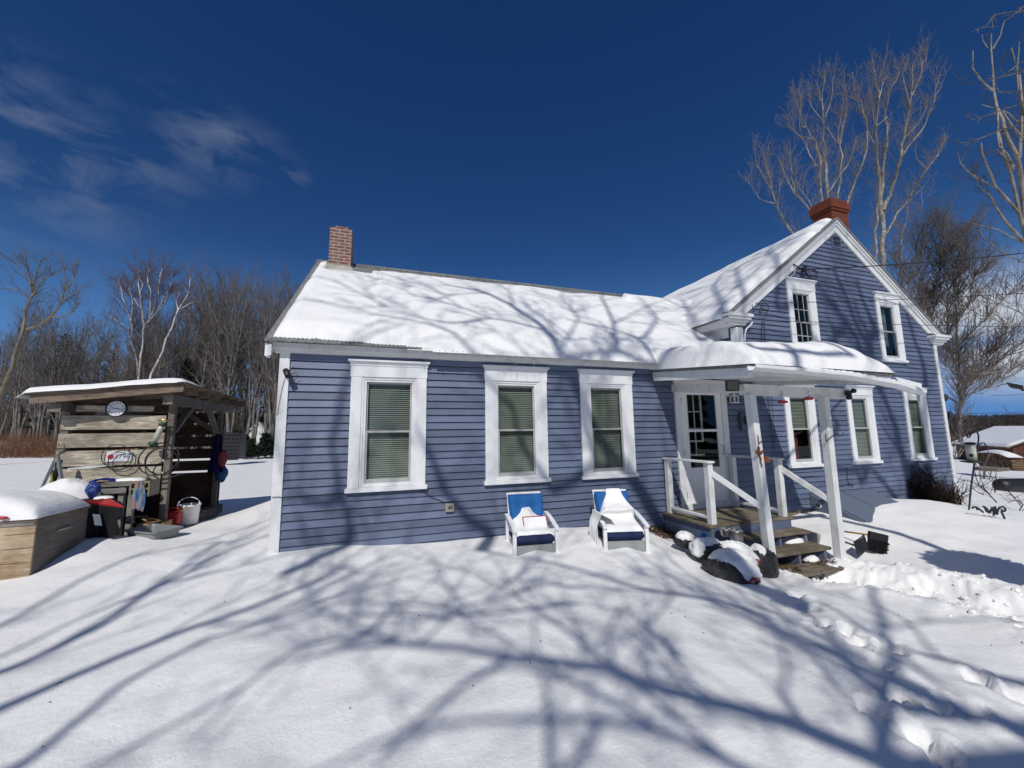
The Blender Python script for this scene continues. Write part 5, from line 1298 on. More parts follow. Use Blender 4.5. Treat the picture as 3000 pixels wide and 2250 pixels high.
for j in range(len(rings)-1): m_.f += [(j*k_+i, j*k_+(i+1) % k_, (j+1)*k_+(i+1) % k_, (j+1)*k_+i) for i in range(k_)]
m_.f.append(tuple(range(k_))); m_.f.append(tuple(range((len(rings)-1)*k_, len(rings)*k_)))
single(m_, 'utility_tray', GT, 'shallow grey plastic tray resting on the snow before the shed', 'tray', cx, smooth=False)
# cardboard, petrol can, bucket
CARD = mat('cardboard', (.36,.24,.11), .85, .2)
q0 = put(*zd(1070,830), 1.60)
cb_ = Part('cardboard_box', 'open cardboard box behind the grey tray', 'box', (q0.x, q0.y, -.66))
cb_.p(MB().box(q0.x-.16, q0.x+.15, q0.y, q0.y+.25, -.68, q0.z-.03), 'box', CARD)
for a, b, c_, d_ in ((zd(945,800), zd(1010,830), zd(1200,820), zd(1080,780)), (zd(750,778), zd(852,776), zd(868,860), zd(800,830))):
    ps = [put(*k, q0.y-.02-.03*i) for i, k in enumerate((a,b,c_,d_))]; cb_.p(MB().add(ps, [(0,1,2,3)]), 'flap', CARD, solid=.004)
q = put(*zd(1350,870), 2.02)
gc = Part('petrol_can', 'red plastic petrol can between shed post and white bucket', 'fuel can', q)
gc.p(MB().box(q.x-.10, q.x+.10, q.y-.07, q.y+.07, q.z, q.z+.20), 'can', RED, bevel=.03)
gc.p(MB().tube([q+Vector((-.07,0,.19)), q+Vector((-.06,0,.245)), q+Vector((.05,0,.245)), q+Vector((.07,0,.19))], .014, 8), 'handle', RED, smooth=True)
gc.p(MB().lathe([(.02,0),(.018,.06),(.012,.12)], q+Vector((.07,-.02,.18)), 12, (.6,-.2,.5)), 'spout', YELW, smooth=True)
q = put(*zd(1552,855), 2.25)
bu = Part('bucket', 'white plastic bucket with raised handle inside the shed opening', 'bucket', q)
bu.p(MB().lathe([(.0,0),(.125,0),(.14,.27),(.152,.275),(.152,.30),(.138,.30),(.13,.08),(.0,.02)], q, 28), 'pail', WHITEC, smooth=True)
bu.p(MB().tube([q+Vector((.152*math.cos(a), -.02, .28+.13*math.sin(a))) for a in [math.pi*i/16 for i in range(17)]], .007, 6), 'handle', WHITEC, smooth=True)
m_ = MB().sheet([i/8 for i in range(9)], [0, 1], lambda u, v: q+Vector((.1365*math.cos(R(190+u*55)), .1365*math.sin(R(190+u*55)), .07+v*.09)))
for i_, v_ in enumerate(m_.v): m_.v[i_] = v_
bu.p(m_, 'label', mat('green_label', (.10,.13,.045), .5, .3))
# clothes and bags hung on the far post, black milk crate, blue tarp
PUR = mat('indigo_cloth', (.018,.014,.075), .9, .1); PINK = mat('red_mesh_bag', (.26,.06,.06), .8, .2)
t_ = put(*zc(1180,940), 3.62); b_ = put(*zc(1130,1480), 3.6)
single(MB().sheet([i/16 for i in range(17)], [j/14 for j in range(15)], lambda u, v: t_.lerp(b_, v)+Vector(((u-.5)*(.12+.16*v), .03*math.sin(u*11), 0))), 'coat', PUR, 'dark indigo coat hanging on the far shed post', 'coat', t_, solid=.02, smooth=True)
q = put(*zc(1235,1260), 3.55)
single(MB().ball(q, (.085,.06,.19), 20, 14, lambda d: 1+.12*noise.noise(d*2)-.35*max(0, d.z)), 'mesh_bag', PINK, 'faded red bag hanging outside the far shed post', 'bag', q, smooth=True)
TARP = mat('blue_tarp', (.012,.075,.20), .5, .4)
q = put(*zc(1215,1500), 3.75)
single(MB().ball(q, (.10,.10,.16), 18, 12, lump(3.9, .2)), 'tarp_bundle', TARP, 'blue tarp bundle on the snow behind the far shed post', 'tarp', q, smooth=True)
CD = 21.0
p0, p1 = dep(*zc(1215,930), CD), dep(*zc(1440,1262), CD); p1.z -= .12
m_ = MB(); nx_, nz_ = 7, 7; cy_ = p0.y
for i in range(nx_+1): x = p0.x+(p1.x-p0.x)*i/nx_; m_.box(x-.03, x+.03, cy_-.02, cy_+.02, p1.z, p0.z)
for j in range(nz_+1): z_ = p1.z+(p0.z-p1.z)*j/nz_; m_.box(p0.x, p1.x, cy_-.024, cy_+.024, z_-.05, z_+.05)
m_.box(p1.x, p1.x+.05, cy_, cy_+1.0, p1.z, p0.z); m_.box(p0.x-.05, p0.x, cy_, cy_+1.0, p1.z, p0.z); m_.box(p0.x, p1.x, cy_+.98, cy_+1.0, p1.z, p0.z); m_.box(p0.x-.04, p1.x+.1, cy_-.04, cy_+1.04, p0.z-.05, p0.z)
m_.box(p0.x, p1.x, cy_+.03, cy_+.06, p1.z, p0.z)
single(m_, 'compost_bin', BLACK, 'black latticed compost bin at the field edge right of the shed', 'bin', (p0.x, cy_, p1.z))
# big wooden box at the left edge of the picture
bx = -2.12
wb = Part('wooden_box', 'large pine storage box with grey end panel, half sunk in snow', 'box', (-2.8,.4,-.7))
hh = -.083
m_ = MB(); 
for a, b in ((hh-.145,hh-.028),(hh-.285,hh-.151),(hh-.425,hh-.291),(hh-.60,hh-.431),(hh-.80,hh-.606)): m_.box(-3.6, bx-.002, .0, .022, a, b)
wb.p(m_, 'front_boards', WOODB, bevel=.002)
wb.p(MB().box(bx-.022, bx, .023, .74, -.95, hh-.02), 'end_panel', WOODS, bevel=.003)
wb.p(MB().box(-3.6, bx+.012, -.02, .76, hh-.026, hh), 'lid', WOODY, bevel=.003)
wb.p(MB().box(-3.6, bx-.005, -.012, -.001, hh-.06, hh-.027), 'trim', GW)
hp = at(*za(480,1212), x=bx+.01)
wb.p(MB().tube([hp+Vector((0,-.07,-.006)), hp+Vector((.028,-.06,0)), hp+Vector((.028,.06,0)), hp+Vector((0,.07,.006))], .009, 6), 'handle', mat('pale_rope', (.45,.42,.36), .8, .2), smooth=True)
def bs(u, v):
    x = -3.62+u*(bx+3.62+.0); y = -.035+v*.80
    eu = min(1, (1-u)*1.5/.55); ev = min(1, v*.8/.14)*1; ew = min(1, (1-v)*.8/.2)
    f = lambda e: max(0, 1-(1-e)**2)**.5
    return Vector((x+.01, y, hh+.002+(.245*f(eu)*f(ev)*f(ew))*(1+.08*fbm(x*2.4, y*3, 6, 3))))
single(MB().sheet([i/60 for i in range(61)], [j/36 for j in range(37)], bs), 'box_snow', SNOW, 'smooth thick snow cushion on the big wooden box', 'snow', (-2.8,.35,hh), kind='stuff', smooth=True)
single(MB().tube([at(*za(-30,1128), y=-.045), at(*za(20,1134), y=-.05), at(*za(58,1132), y=-.05)], [.012,.016,.010], 8), 'red_handle', RED, 'red plastic handle poking from the snow on the wooden box', 'handle', at(*za(20,1134), y=-.05), smooth=True)

# ------------------------------------------------------------------ right side: feeder pole, scrollwork, tank, woodpile, barn
zg = lambda a, b: (2760+a*.217, 1180+b*.217)
pb = onG(*zg(345,1440)); PD = (pb-C0).dot(AF)
P_ = lambda a, b, k=0: dep(*zg(a, b), PD+k)
POLM = mat('navy_pole', (.02,.022,.06), .45, .4)
sp = Part('shepherd_hook', 'dark double shepherd hook standing in the snow at the house corner', 'hook pole', pb)
sp.p(MB().tube([pb-Vector((0,0,.1)), P_(390,1140), P_(435,830), P_(470,640), P_(490,530), P_(492,440), P_(470,392), P_(440,374), P_(410,390), P_(385,430), P_(365,468), P_(345,470), P_(338,430)], [.014]*4+[.012]*9, 7), 'pole', POLM, smooth=True)
sp.p(MB().tube([P_(478,610), P_(500,570), P_(535,540), P_(570,545), P_(595,585), P_(605,630), P_(620,632), P_(628,605)], .011, 7), 'arm', POLM, smooth=True)
a_, b_ = P_(375,552), P_(412,800); ax = b_-a_
tf = Part('tube_feeder', 'pale tube bird feeder with dark tray hanging on the shepherd hook', 'bird feeder', a_)
tf.p(MB().lathe([(.068,.0),(.068,ax.length)], a_, 16, ax), 'tube', TUB, smooth=True)
tf.p(MB().lathe([(.0,-.03),(.08,-.012),(.085,.0),(.06,.01)], a_, 16, ax), 'cap', BLACK, smooth=True)
tf.p(MB().lathe([(.05,-.02),(.16,0),(.165,.015),(.05,.02)], b_, 20), 'tray', BLACK, smooth=True)
tf.p(MB().lathe([(.03,.0),(.032,.02)], P_(385,710,-.07), 12, (-.6,-1,0)), 'port', BLACK)
q = P_(665,893)
pf = Part('tray_feeder', 'flat dark wooden tray feeder hanging below the second hook arm', 'bird feeder', q)
pf.p(MB().box(q.x-.20, q.x+.20, q.y-.16, q.y+.16, q.z-.03, q.z+.03), 'tray', WOODG, bevel=.006)
pf.p(MB().tube([P_(618,640), q+Vector((-.19,-.15,.03))], .003, 4).tube([P_(618,640), q+Vector((.19,.15,.03))], .003, 4), 'chain', WIREM)
def gq(a, b): p = onG(*zg(700,1560)); D = (p-C0).dot(AF); return dep(*zg(a, b), D)
IRON = mat('wrought_iron', (.012,.014,.03), .5, .4)
m_ = MB()
for pl_ in ([(405,1425),(425,1408),(455,1408),(490,1425),(525,1455),(555,1478)], [(470,1420),(478,1448)], [(555,1400),(575,1405),(590,1440),(605,1470),(630,1485),(655,1475)], [(560,1405),(600,1425),(620,1460),(625,1485)], [(640,1490),(665,1440),(680,1412),(690,1430),(695,1480),(698,1526)], [(690,1425),(715,1405),(725,1450),(735,1510)], [(738,1512),(752,1450),(780,1410),(820,1400),(852,1422),(855,1450),(835,1468),(812,1462),(805,1440)], [(800,1470),(820,1510),(845,1566)]):
    m_.tube([gq(*p) for p in pl_], .016, 6)
single(m_, 'iron_scroll', IRON, 'black wrought-iron scrollwork standing low in the snow by the pole', 'ornament', gq(640,1500), smooth=True)
tk = onG(*zg(985,1200)); tkr = 50*.217/1127*(tk-C0).dot(AF)*1.9; tk = tk+Vector((0,0,tkr*.85))
m_ = MB(); tax = AR.copy(); tax.z = 0; tax.normalize()
m_.lathe([(r_*tkr/.4, h_*tkr/.4) for r_, h_ in [(.0,-1.0),(.16,-.98),(.30,-.9),(.38,-.76),(.40,-.56),(.40,1.6),(.34,1.8),(.0,1.9)]], tk, 24, tax)
tkp = Part('fuel_tank', 'black fuel tank lying on its side at the right edge', 'tank', (tk.x, tk.y, tk.z-.4))
tkp.p(m_, 'tank', BLACK, smooth=True)
for s in (-.3, .8): c_ = tk+tax*s; tkp.p(MB().box(c_.x-.06, c_.x+.06, c_.y-.25, c_.y+.25, G(c_.x, c_.y)-.3, c_.z-.2), 'cradle', BLACK)
# woodpile
LOGM = bark_mat('log_ends', (.10,.06,.04), (.28,.19,.12), 9, 1)
wo = dep(*zg(500,840), 27); wx = dep(*zg(960,850), 24); wd_ = (wx-wo); wd_.z = 0; wl = wd_.length; wd_.normalize(); wn = Vector((wd_.y, -wd_.x, 0))
m_ = MB(); rk = random.Random(9); zb_ = min(wo.z, wx.z)-.1
r_ = 0
for j in range(7):
    x = .05+(j % 2)*.07
    while x < wl-(0 if j < 5 else .5):
        rr_ = rk.uniform(.055,.085); c_ = wo+wd_*x; c_.z = zb_+.08+j*.135
        m_.lathe([(.0,.0),(rr_,.0),(rr_,.5),(.0,.5)], c_+wn*rk.uniform(-.06,.06), 6, -wn); x += rk.uniform(.13,.17)
single(m_, 'woodpile', LOGM, 'stacked firewood pile with snow on top near the barn', 'woodpile', wo)
m_ = MB().sheet([i/30 for i in range(31)], [j/8 for j in range(9)], lambda u, v: wo+wd_*(u*wl*1.02-.05)+(-wn)*(v*.7-.1)+Vector((0,0,zb_-wo.z+.95+.28*math.sin(min(1,max(0,u*1.1))*math.pi)**.7*math.sin(.3+v*2.5)-.12*sst(.7,1,u))))
single(m_, 'woodpile_snow', SNOW, 'domed snow on the firewood pile', 'snow', wo, kind='stuff', smooth=True)
# barn
ez = -1.25
A_, B_ = at(*zg(110,545), z=ez), at(*zg(905,592), z=ez)
ad = (B_-A_); L_ = ad.length; ad.normalize(); nd = Vector((-ad.y, ad.x, 0))
if nd.dot(A_-C0) < 0: nd = -nd
rise = 1.75; run = 3.6
BARN = wood_mat('red_brown_barn_board', (.10,.035,.022), (.16,.06,.035), (.035,.015,.012), 'z', .35)
bn = Part('barn', 'low red-brown barn with a snow-covered roof beyond the right corner', 'barn', (A_.x, A_.y, -2.9))
def bp(s, t, z_): p = A_+ad*s+nd*t; return Vector((p.x, p.y, z_))
s0, s1 = .2, L_-.3
m_ = MB(); m_.prism([bp(s1,.35,-3.6), bp(s1,2*run-.35,-3.6), bp(s1,2*run-.35,ez), bp(s1,run,ez+rise-.1), bp(s1,.35,ez)], -ad*(s1-s0)); bn.p(m_, 'wall', BARN)
m_ = MB()
for t0, t1, za_, zb2 in ((-.1,run,ez-.05,ez+rise),(2*run+.1,run,ez-.05,ez+rise)):
    m_.hexa([bp(0,t0,za_),bp(L_,t0,za_),bp(L_,t1,zb2),bp(0,t1,zb2)], [bp(0,t0,za_-.12),bp(L_,t0,za_-.12),bp(L_,t1,zb2-.12),bp(0,t1,zb2-.12)])
bn.p(m_, 'roof', WOODY)
m_ = MB().sheet([i/40 for i in range(41)], [j/20 for j in range(21)], lambda u, v: bp(.03+u*(L_-.06), -.08+v*(run+.06), ez-.04+v*(rise+.03)+.16*(1-(1-min(1, min(v/.06, 1)*min(1, u/.01, (1-u)/.01)))**2)**.5+.03*fbm(u*5, v*5, 2, 2)))
single(m_, 'roof_snow', SNOW, 'unbroken snow on the barn roof beyond the right corner', 'snow', A_, kind='stuff', smooth=True)
bn.p(MB().hexa([bp(s1+.02,1.2,-3.2),bp(s1+.02,2.6,-3.2),bp(s1+.02,2.6,-1.3),bp(s1+.02,1.2,-1.3)], [bp(s1+.06,1.2,-3.2),bp(s1+.06,2.6,-3.2),bp(s1+.06,2.6,-1.3),bp(s1+.06,1.2,-1.3)]), 'door', WOODY)
# white outbuilding in the trees on the left
wq = dep(742, 1300, 36); 
wh = Part('white_cottage', 'small white gabled building half hidden by trees left of the house', 'building', (wq.x, wq.y, -1))
ww = 1.6
def wp(x, y, z_): return Vector((wq.x+x, wq.y+y, z_))
e0 = dep(738, 1275, 36).z; r0 = dep(752, 1243, 36).z
m_ = MB().prism([wp(-.6,0,-1.4), wp(1.35,0,-1.4), wp(1.35,0,e0), wp(.35,0,r0+.1), wp(-.6,0,e0)], (-.8,5,0)); wh.p(m_, 'wall', WHITEC)
m_ = MB(); m_.hexa([wp(.35,-.2,r0+.15), wp(1.55,-.2,e0-.12), wp(.75,5.2,e0-.12), wp(-.45,5.2,r0+.15)], [wp(.35,-.2,r0+.25), wp(1.55,-.2,e0-.02), wp(.75,5.2,e0-.02), wp(-.45,5.2,r0+.25)])
m_.hexa([wp(.35,-.2,r0+.15), wp(-.85,-.2,e0-.12), wp(-1.65,5.2,e0-.12), wp(-.45,5.2,r0+.15)], [wp(.35,-.2,r0+.25), wp(-.85,-.2,e0-.02), wp(-1.65,5.2,e0-.02), wp(-.45,5.2,r0+.25)])
wh.p(m_, 'roof', SNOW)

# ------------------------------------------------------------------ trees
def grow(rng, p, d, l, r, lev, spec, thick, fine):
    """one branch and its children: spec[lev] = (children, length ratio, spread, up pull, wobble, first child at)"""
    nch, ratio, spread, up, wob, first = spec[lev]
    n = 7 if lev == 0 else 5 if lev == 1 else 3
    pts = [p.copy()]; q = p.copy(); dd = d.copy(); dirs = []
    for i in range(n):
        dd = (dd+Vector((rng.gauss(0,wob), rng.gauss(0,wob), rng.gauss(0,wob)+up))).normalized(); q = q+dd*(l/n); pts.append(q.copy()); dirs.append(dd.copy())
    rad = [max(.0035, r*(1-.78*i/n)) for i in range(n+1)]
    tgt = thick if lev <= 1 else fine
    tgt.tube(pts, rad, 6 if lev == 0 else 4 if lev == 1 else 3, False)
    if lev+1 < len(spec):
        for k in range(nch):
            t = first+(1-first)*(k+rng.random())/nch; f = t*n; i = min(n-1, int(f)); b = pts[i].lerp(pts[i+1], f-i)
            a = rng.uniform(0, 2*math.pi); base_ = dirs[i]; o = base_.orthogonal().normalized(); o = Matrix.Rotation(a, 3, base_) @ o
            sp_ = spread*rng.uniform(.7,1.25)
            cd = (base_*math.cos(sp_)+o*math.sin(sp_)).normalized()
            grow(rng, b, cd, l*ratio*rng.uniform(.65,1.15)*(1-.5*t if lev == 0 else 1-.35*t), max(.004, rad[i]*.55), lev+1, spec, thick, fine)
SPECS = [[(17,.42,.72,.10,.06,.30),(8,.48,.62,.12,.12,.15),(6,.50,.55,.10,.16,.1),(0,0,0,.08,.2,0)],
         [(13,.55,.50,.16,.05,.22),(9,.42,.55,.16,.10,.15),(6,.50,.50,.12,.15,.1),(0,0,0,.08,.2,0)],
         [(22,.30,.85,.05,.05,.35),(7,.50,.65,.10,.14,.15),(6,.55,.6,.10,.18,.1),(0,0,0,.08,.2,0)]]
def proto(seed, h, spec, tm, wm, lean=.03):
    rng = random.Random(seed); th, fi = MB(), MB()
    grow(rng, Vector((0,0,-.3)), Vector((rng.gauss(0,lean), rng.gauss(0,lean), 1)).normalized(), h, h*.0125, 0, spec, th, fi)
    return th, fi
WG = 'bare trees of the wood beyond the field'
WL = 'bare grey-brown tree of the wood beyond the left-hand field'
def make_tree(th, fi, name, label, cat, loc, group, tm, wm):
    o = thing(name, label, cat, loc, group)
    th.build('trunk', tm, o, smooth=True); fi.build('crown', wm, o)
    return o
def dup(o, loc, rz, s, label=None):
    c = o.copy(); COL.objects.link(c); c.location = loc; c.rotation_euler = (0,0,rz); c.scale = (s[0], s[0], s[1])
    if label: c['label'] = label
    for ch in o.children:
        k = ch.copy(); COL.objects.link(k); k.parent = c
    return c
protos = []
rt = random.Random(77)
def ground_at(px, D, py=1330):
    p = dep(px, py, D); return Vector((p.x, p.y, G(p.x, p.y)))
spots = []
for k in range(100):
    px = rt.uniform(-60, 860); D = rt.choice([rt.uniform(29,36), rt.uniform(36,50)])
    spots.append((px, D))
for k in range(16): spots.append((rt.uniform(880, 1250), rt.uniform(34, 48)))
for px, D, s in ((560,31,.8),(600,33,.9),(640,30,.9),(690,32,.85),(735,31,.9),(770,34,.8),(810,32,.8),(585,36,1),(660,37,1),(715,36,.95),(120,30,.8),(160,31,.85),(215,33,.9),(250,30,.85),(310,36,.95),(350,33,.8)): spots.append((px, D))
for i, (px, D) in enumerate(spots):
    k = i % 6
    p = ground_at(px, D)
    top = 775+70*abs(px-600)/600 if 480 < px < 860 else 900+40*n3(px*.01, 4)      # skyline height in the picture
    top += rt.uniform(0, 150)
    hpix = 1330-top; h = max(5.0, hpix*D/FPX*.95)
    if i < 6:
        th, fi = proto(100+k, 10., SPECS[k % 3], BARK, TWIG)
        o = make_tree(th, fi, 'bare_tree', WL, 'tree', p, WG, BARK, TWIG); protos.append(o); o.scale = (h/10*.8, h/10*.8, h/10); o.rotation_euler = (0,0,rt.uniform(0,6))
    else: dup(protos[k], p, rt.uniform(0, 6.28), (h/10*.82, h/10))
# traced trees ------------------------------------------------------------
DENS = 1.35
def traced(name, label, lines, D, tm, wm, seed, amp=1.0, tw=(5, .9, .35, .012), base_ext=None, loc=None, subl=2, twr=.010, group=None, upb=.5, sway=0, dens=None):
    """lines: [(pixels, r0, r1, twigs per metre)]; twigs are grown from them"""
    rng = random.Random(seed); th, fi = MB(), MB()
    def P3(px, py): return dep(px, py, D+amp*1.6*n3(px*.006, py*.006, seed))
    for (pl, r0, r1, den) in lines:
        pts = [P3(*p) for p in pl]
        # subdivide with a little wobble
        sm = []
        for a, b in zip(pts, pts[1:]):
            n = max(1, int((b-a).length/.45))
            for i in range(n): sm.append(a.lerp(b, i/n)+(Vector((rng.gauss(0,1),rng.gauss(0,1),rng.gauss(0,1)))*.012*D/10 if (i or sm) else Vector()))
        sm.append(pts[-1]); m = len(sm)
        rad = [r0+(r1-r0)*i/(m-1) for i in range(m)]
        th.tube(sm, rad, 7, False)
        tot = sum((b-a).length for a, b in zip(sm, sm[1:])); cnt = int(tot*den*(dens or DENS))
        for k in range(cnt):
            f = rng.random()**.8*(m-1); i = min(m-2, int(f)); b = sm[i].lerp(sm[i+1], f-i); t = (sm[i+1]-sm[i]).normalized()
            o = Matrix.Rotation(rng.uniform(0,6.28), 3, t) @ t.orthogonal().normalized()
            d = (t*.8+o*rng.uniform(.5,.95)+Vector((sway,0,upb))).normalized()
            l = tw[1]*rng.uniform(.4,1.25)*(1-.3*f/m)
            spec = [(tw[0], .55, .55, .07, .12, .15), (3, .6, .5, .08, .16, .2), (0,0,0,.08,.2,0)] if subl == 2 else [(tw[0], .55, .5, .08, .12, .1), (0,0,0,.08,.2,0)]
            grow2(rng, b, d, l, twr, 0, spec, fi)
    o = thing(name, label, 'tree', loc, group)
    L_ = Vector(loc)
    a = th.build('trunk', tm, o, L_, smooth=True); b = fi.build('crown', wm, o, L_)
    return o
def grow2(rng, p, d, l, r, lev, spec, fine):
    nch, ratio, spread, up, wob, first = spec[lev]; n = 4 if lev == 0 else 3
    pts = [p.copy()]; q = p.copy(); dd = d.copy(); dirs = []
    for i in range(n):
        dd = (dd+Vector((rng.gauss(0,wob), rng.gauss(0,wob), rng.gauss(0,wob)+up))).normalized(); q = q+dd*(l/n); pts.append(q.copy()); dirs.append(dd.copy())
    fine.tube(pts, [max(.004, r*(1-.6*i/n)) for i in range(n+1)], 3, False)
    if lev+1 < len(spec):
        for k in range(nch):
            t = first+(1-first)*(k+rng.random())/nch; f = t*n; i = min(n-1, int(f)); b = pts[i].lerp(pts[i+1], f-i)
            o = Matrix.Rotation(rng.uniform(0,6.28), 3, dirs[i]) @ dirs[i].orthogonal().normalized(); s_ = spread*rng.uniform(.6,1.3)
            grow2(rng, b, (dirs[i]*math.cos(s_)+o*math.sin(s_)).normalized(), l*ratio*rng.uniform(.6,1.15), r*.6, lev+1, spec, fine)
zk = lambda a, b: (2150+a*.34355, 150+b*.34355)
def tr_(f, *ps): return [f(*p) for p in ps]
gp_ = ground_at(2395, 27, 1300)
PT = POPT
L1 = [(tr_(zk,(735,4000),(740,1700),(745,1250),(735,1100),(740,960),(775,900),(765,700),(760,500),(750,350),(770,200)), 0.1584, 0.0216, 3.2),
 (tr_(zk,(760,1700),(800,1200),(790,1080),(780,980),(765,850)), 0.1152, 0.072, 2),
 (tr_(zk,(840,1700),(885,1230),(905,1080),(920,900),(905,780),(885,680),(920,500),(960,360)), 0.1008, 0.0144, 3),
 (tr_(zk,(905,800),(920,640),(970,500),(960,360),(940,220)), 0.0432, 0.0108, 3),
 (tr_(zk,(900,1700),(980,1250),(1030,1130),(1080,1000),(1130,850),(1150,700),(1120,560),(1060,420),(1020,280),(1010,180)), 0.0936, 0.0144, 3),
 (tr_(zk,(1065,430),(1000,400),(930,360)), 0.036, 0.00864, 3),
 (tr_(zk,(700,1800),(515,1560),(430,1430),(360,1300),(320,1180),(290,1050),(265,940),(250,840)), 0.0936, 0.0144, 3.6),
 (tr_(zk,(360,1300),(220,1260),(160,1180),(130,1120)), 0.0432, 0.00864, 3.6),
 (tr_(zk,(370,1310),(385,1200),(390,1120)), 0.036, 0.00864, 3), (tr_(zk,(320,1180),(230,1040),(180,930)), 0.036, 0.0072, 3),
 (tr_(zk,(735,1500),(625,1320),(520,1210),(440,1050),(400,960),(380,920)), 0.072, 0.0108, 3),
 (tr_(zk,(520,1210),(500,1080),(480,960),(470,880)), 0.0432, 0.00864, 3),
 (tr_(zk,(700,1400),(600,1220),(520,1100)), 0.0432, 0.00864, 2.5),
 (tr_(zk,(740,960),(700,780),(620,650),(580,560),(530,450)), 0.0576, 0.0108, 3), (tr_(zk,(620,650),(560,640),(570,480),(565,380)), 0.036, 0.00864, 2.5),
 (tr_(zk,(700,980),(650,880),(600,770),(500,680),(480,600)), 0.0432, 0.00864, 2.6), (tr_(zk,(690,760),(560,720),(460,650)), 0.036, 0.00864, 2.2),
 (tr_(zk,(765,600),(700,520),(640,420),(635,370)), 0.036, 0.00864, 2.5), (tr_(zk,(765,500),(720,330),(690,240)), 0.036, 0.00864, 2.5), (tr_(zk,(775,560),(830,420),(860,180)), 0.0432, 0.00864, 2.5),
 (tr_(zk,(815,1200),(880,1090),(970,970),(1020,860),(1050,760)), 0.0504, 0.0108, 3), (tr_(zk,(790,640),(850,740),(905,800)), 0.0288, 0.0216, 2)]
traced('poplar_tree', 'tall pale-barked bare poplar rising behind the broad chimney', L1, 26, POP, PT, 21, 1.2, (4, 1.5, .3, .01), loc=tuple(gp_), twr=.014, upb=1.25)
L2 = [(tr_(zk,(1290,4000),(1270,1800),(1268,1450),(1245,1250),(1270,1100),(1265,1180)), 0.1944, 0.1224, 1.5),
 (tr_(zk,(1250,1300),(1240,1080),(1225,950),(1200,800),(1150,700),(1110,520),(1050,380)), 0.0936, 0.0144, 3),
 (tr_(zk,(1265,1180),(1275,950),(1300,780),(1310,620),(1290,500),(1330,350),(1380,250),(1410,180)), 0.0936, 0.0144, 3),
 (tr_(zk,(1275,1360),(1330,1230),(1370,1080),(1410,920),(1450,740),(1490,560),(1520,380),(1525,200),(1530,90)), 0.1224, 0.0144, 3),
 (tr_(zk,(1410,920),(1500,800),(1620,640),(1660,520),(1700,430),(1720,320),(1740,200)), 0.0648, 0.0108, 3), (tr_(zk,(1700,430),(1760,320),(1785,250)), 0.0288, 0.0072, 2.5),
 (tr_(zk,(1300,1560),(1400,1380),(1500,1250),(1560,1150),(1600,1060),(1680,960),(1740,890),(1790,780),(1800,700)), 0.072, 0.0108, 3.2), (tr_(zk,(1640,1000),(1570,930),(1545,915)), 0.0288, 0.0072, 2),
 (tr_(zk,(1240,1080),(1225,900),(1210,700),(1240,350),(1210,250),(1190,150),(1175,50)), 0.0648, 0.0108, 3), (tr_(zk,(1235,400),(1280,250),(1320,210)), 0.036, 0.00864, 2.5), (tr_(zk,(1225,260),(1270,150),(1285,70)), 0.0288, 0.0072, 2),
 (tr_(zk,(1520,380),(1590,200),(1600,100),(1580,0)), 0.0432, 0.00864, 2.6), (tr_(zk,(1505,480),(1440,200),(1470,120)), 0.036, 0.00864, 2.5), (tr_(zk,(1580,120),(1640,60),(1620,-20)), 0.0288, 0.0072, 2.2),
 (tr_(zk,(1455,740),(1560,620),(1620,520),(1650,420)), 0.0432, 0.00864, 3), (tr_(zk,(1310,560),(1220,640),(1190,560),(1140,260)), 0.036, 0.00864, 2.6), (tr_(zk,(1210,2000),(1215,1600),(1225,1300)), 0.0864, 0.0648, 1.5), (tr_(zk,(1440,2000),(1435,1600),(1490,1300),(1600,1180),(1590,1380)), 0.036, 0.00864, 3)]
gp_ = ground_at(2585, 26, 1300)
traced('poplar_tree', 'tallest pale bare poplar, forked, standing right of the broad chimney', L2, 26, POP, PT, 22, 1.2, (4, 1.5, .3, .01), loc=tuple(gp_), twr=.014, upb=1.25)
# pale, partly bare tree at the right edge
z6 = lambda a, b: (2750+a*.4223, b*.4223)
L3 = [([(3075,1330),(3035,950),z6(610,1660),z6(560,1480),z6(520,1330),z6(505,1200),z6(440,1040),z6(415,900),z6(410,770)], 0.1275, 0.01875, 1.6),
 (tr_(z6,(605,1560),(580,1300),(545,1090),(490,990),(440,830),(410,740),(385,640),(375,500),(365,340),(365,230)), 0.075, 0.015, .8),
 (tr_(z6,(385,640),(300,570),(240,470),(238,350)), 0.03, 0.015, .6), (tr_(z6,(375,340),(430,250),(445,190),(460,140)), 0.0225, 0.009, .8), (tr_(z6,(340,335),(310,280),(300,240)), 0.015, 0.009, .5),
 (tr_(z6,(560,1480),(480,1400),(390,1290),(330,1140),(305,1050),(295,985)), 0.04125, 0.0165, 1.2), (tr_(z6,(395,1300),(240,1230),(150,1130),(130,1050)), 0.0225, 0.009, 2), (tr_(z6,(150,1140),(170,1080),(190,1040)), 0.01125, 0.006, 1),
 (tr_(z6,(600,1690),(470,1540),(400,1440),(360,1370),(290,1300),(250,1210)), 0.045, 0.01125, 3), (tr_(z6,(600,980),(520,890),(440,770)), 0.04125, 0.0225, .6), (tr_(z6,(620,860),(545,830),(480,790),(440,760),(295,725)), 0.02625, 0.01125, 1.2),
 (tr_(z6,(560,1100),(575,800),(550,560),(540,480),(505,330)), 0.045, 0.01125, 1.6), (tr_(z6,(540,480),(555,380),(560,290)), 0.0225, 0.009, 1.5), (tr_(z6,(620,900),(580,700),(560,520)), 0.0375, 0.0225, 1.5),
 (tr_(z6,(600,1690),(420,1600),(240,1550)), 0.02625, 0.009, 1.2), (tr_(z6,(520,1180),(440,1080),(400,1040)), 0.02625, 0.015, .6), (tr_(z6,(520,1160),(470,1060),(430,1010),(405,910)), 0.03, 0.015, .6)]
z5 = lambda a, b: (2600+a*.3314, 600+b*.3314)
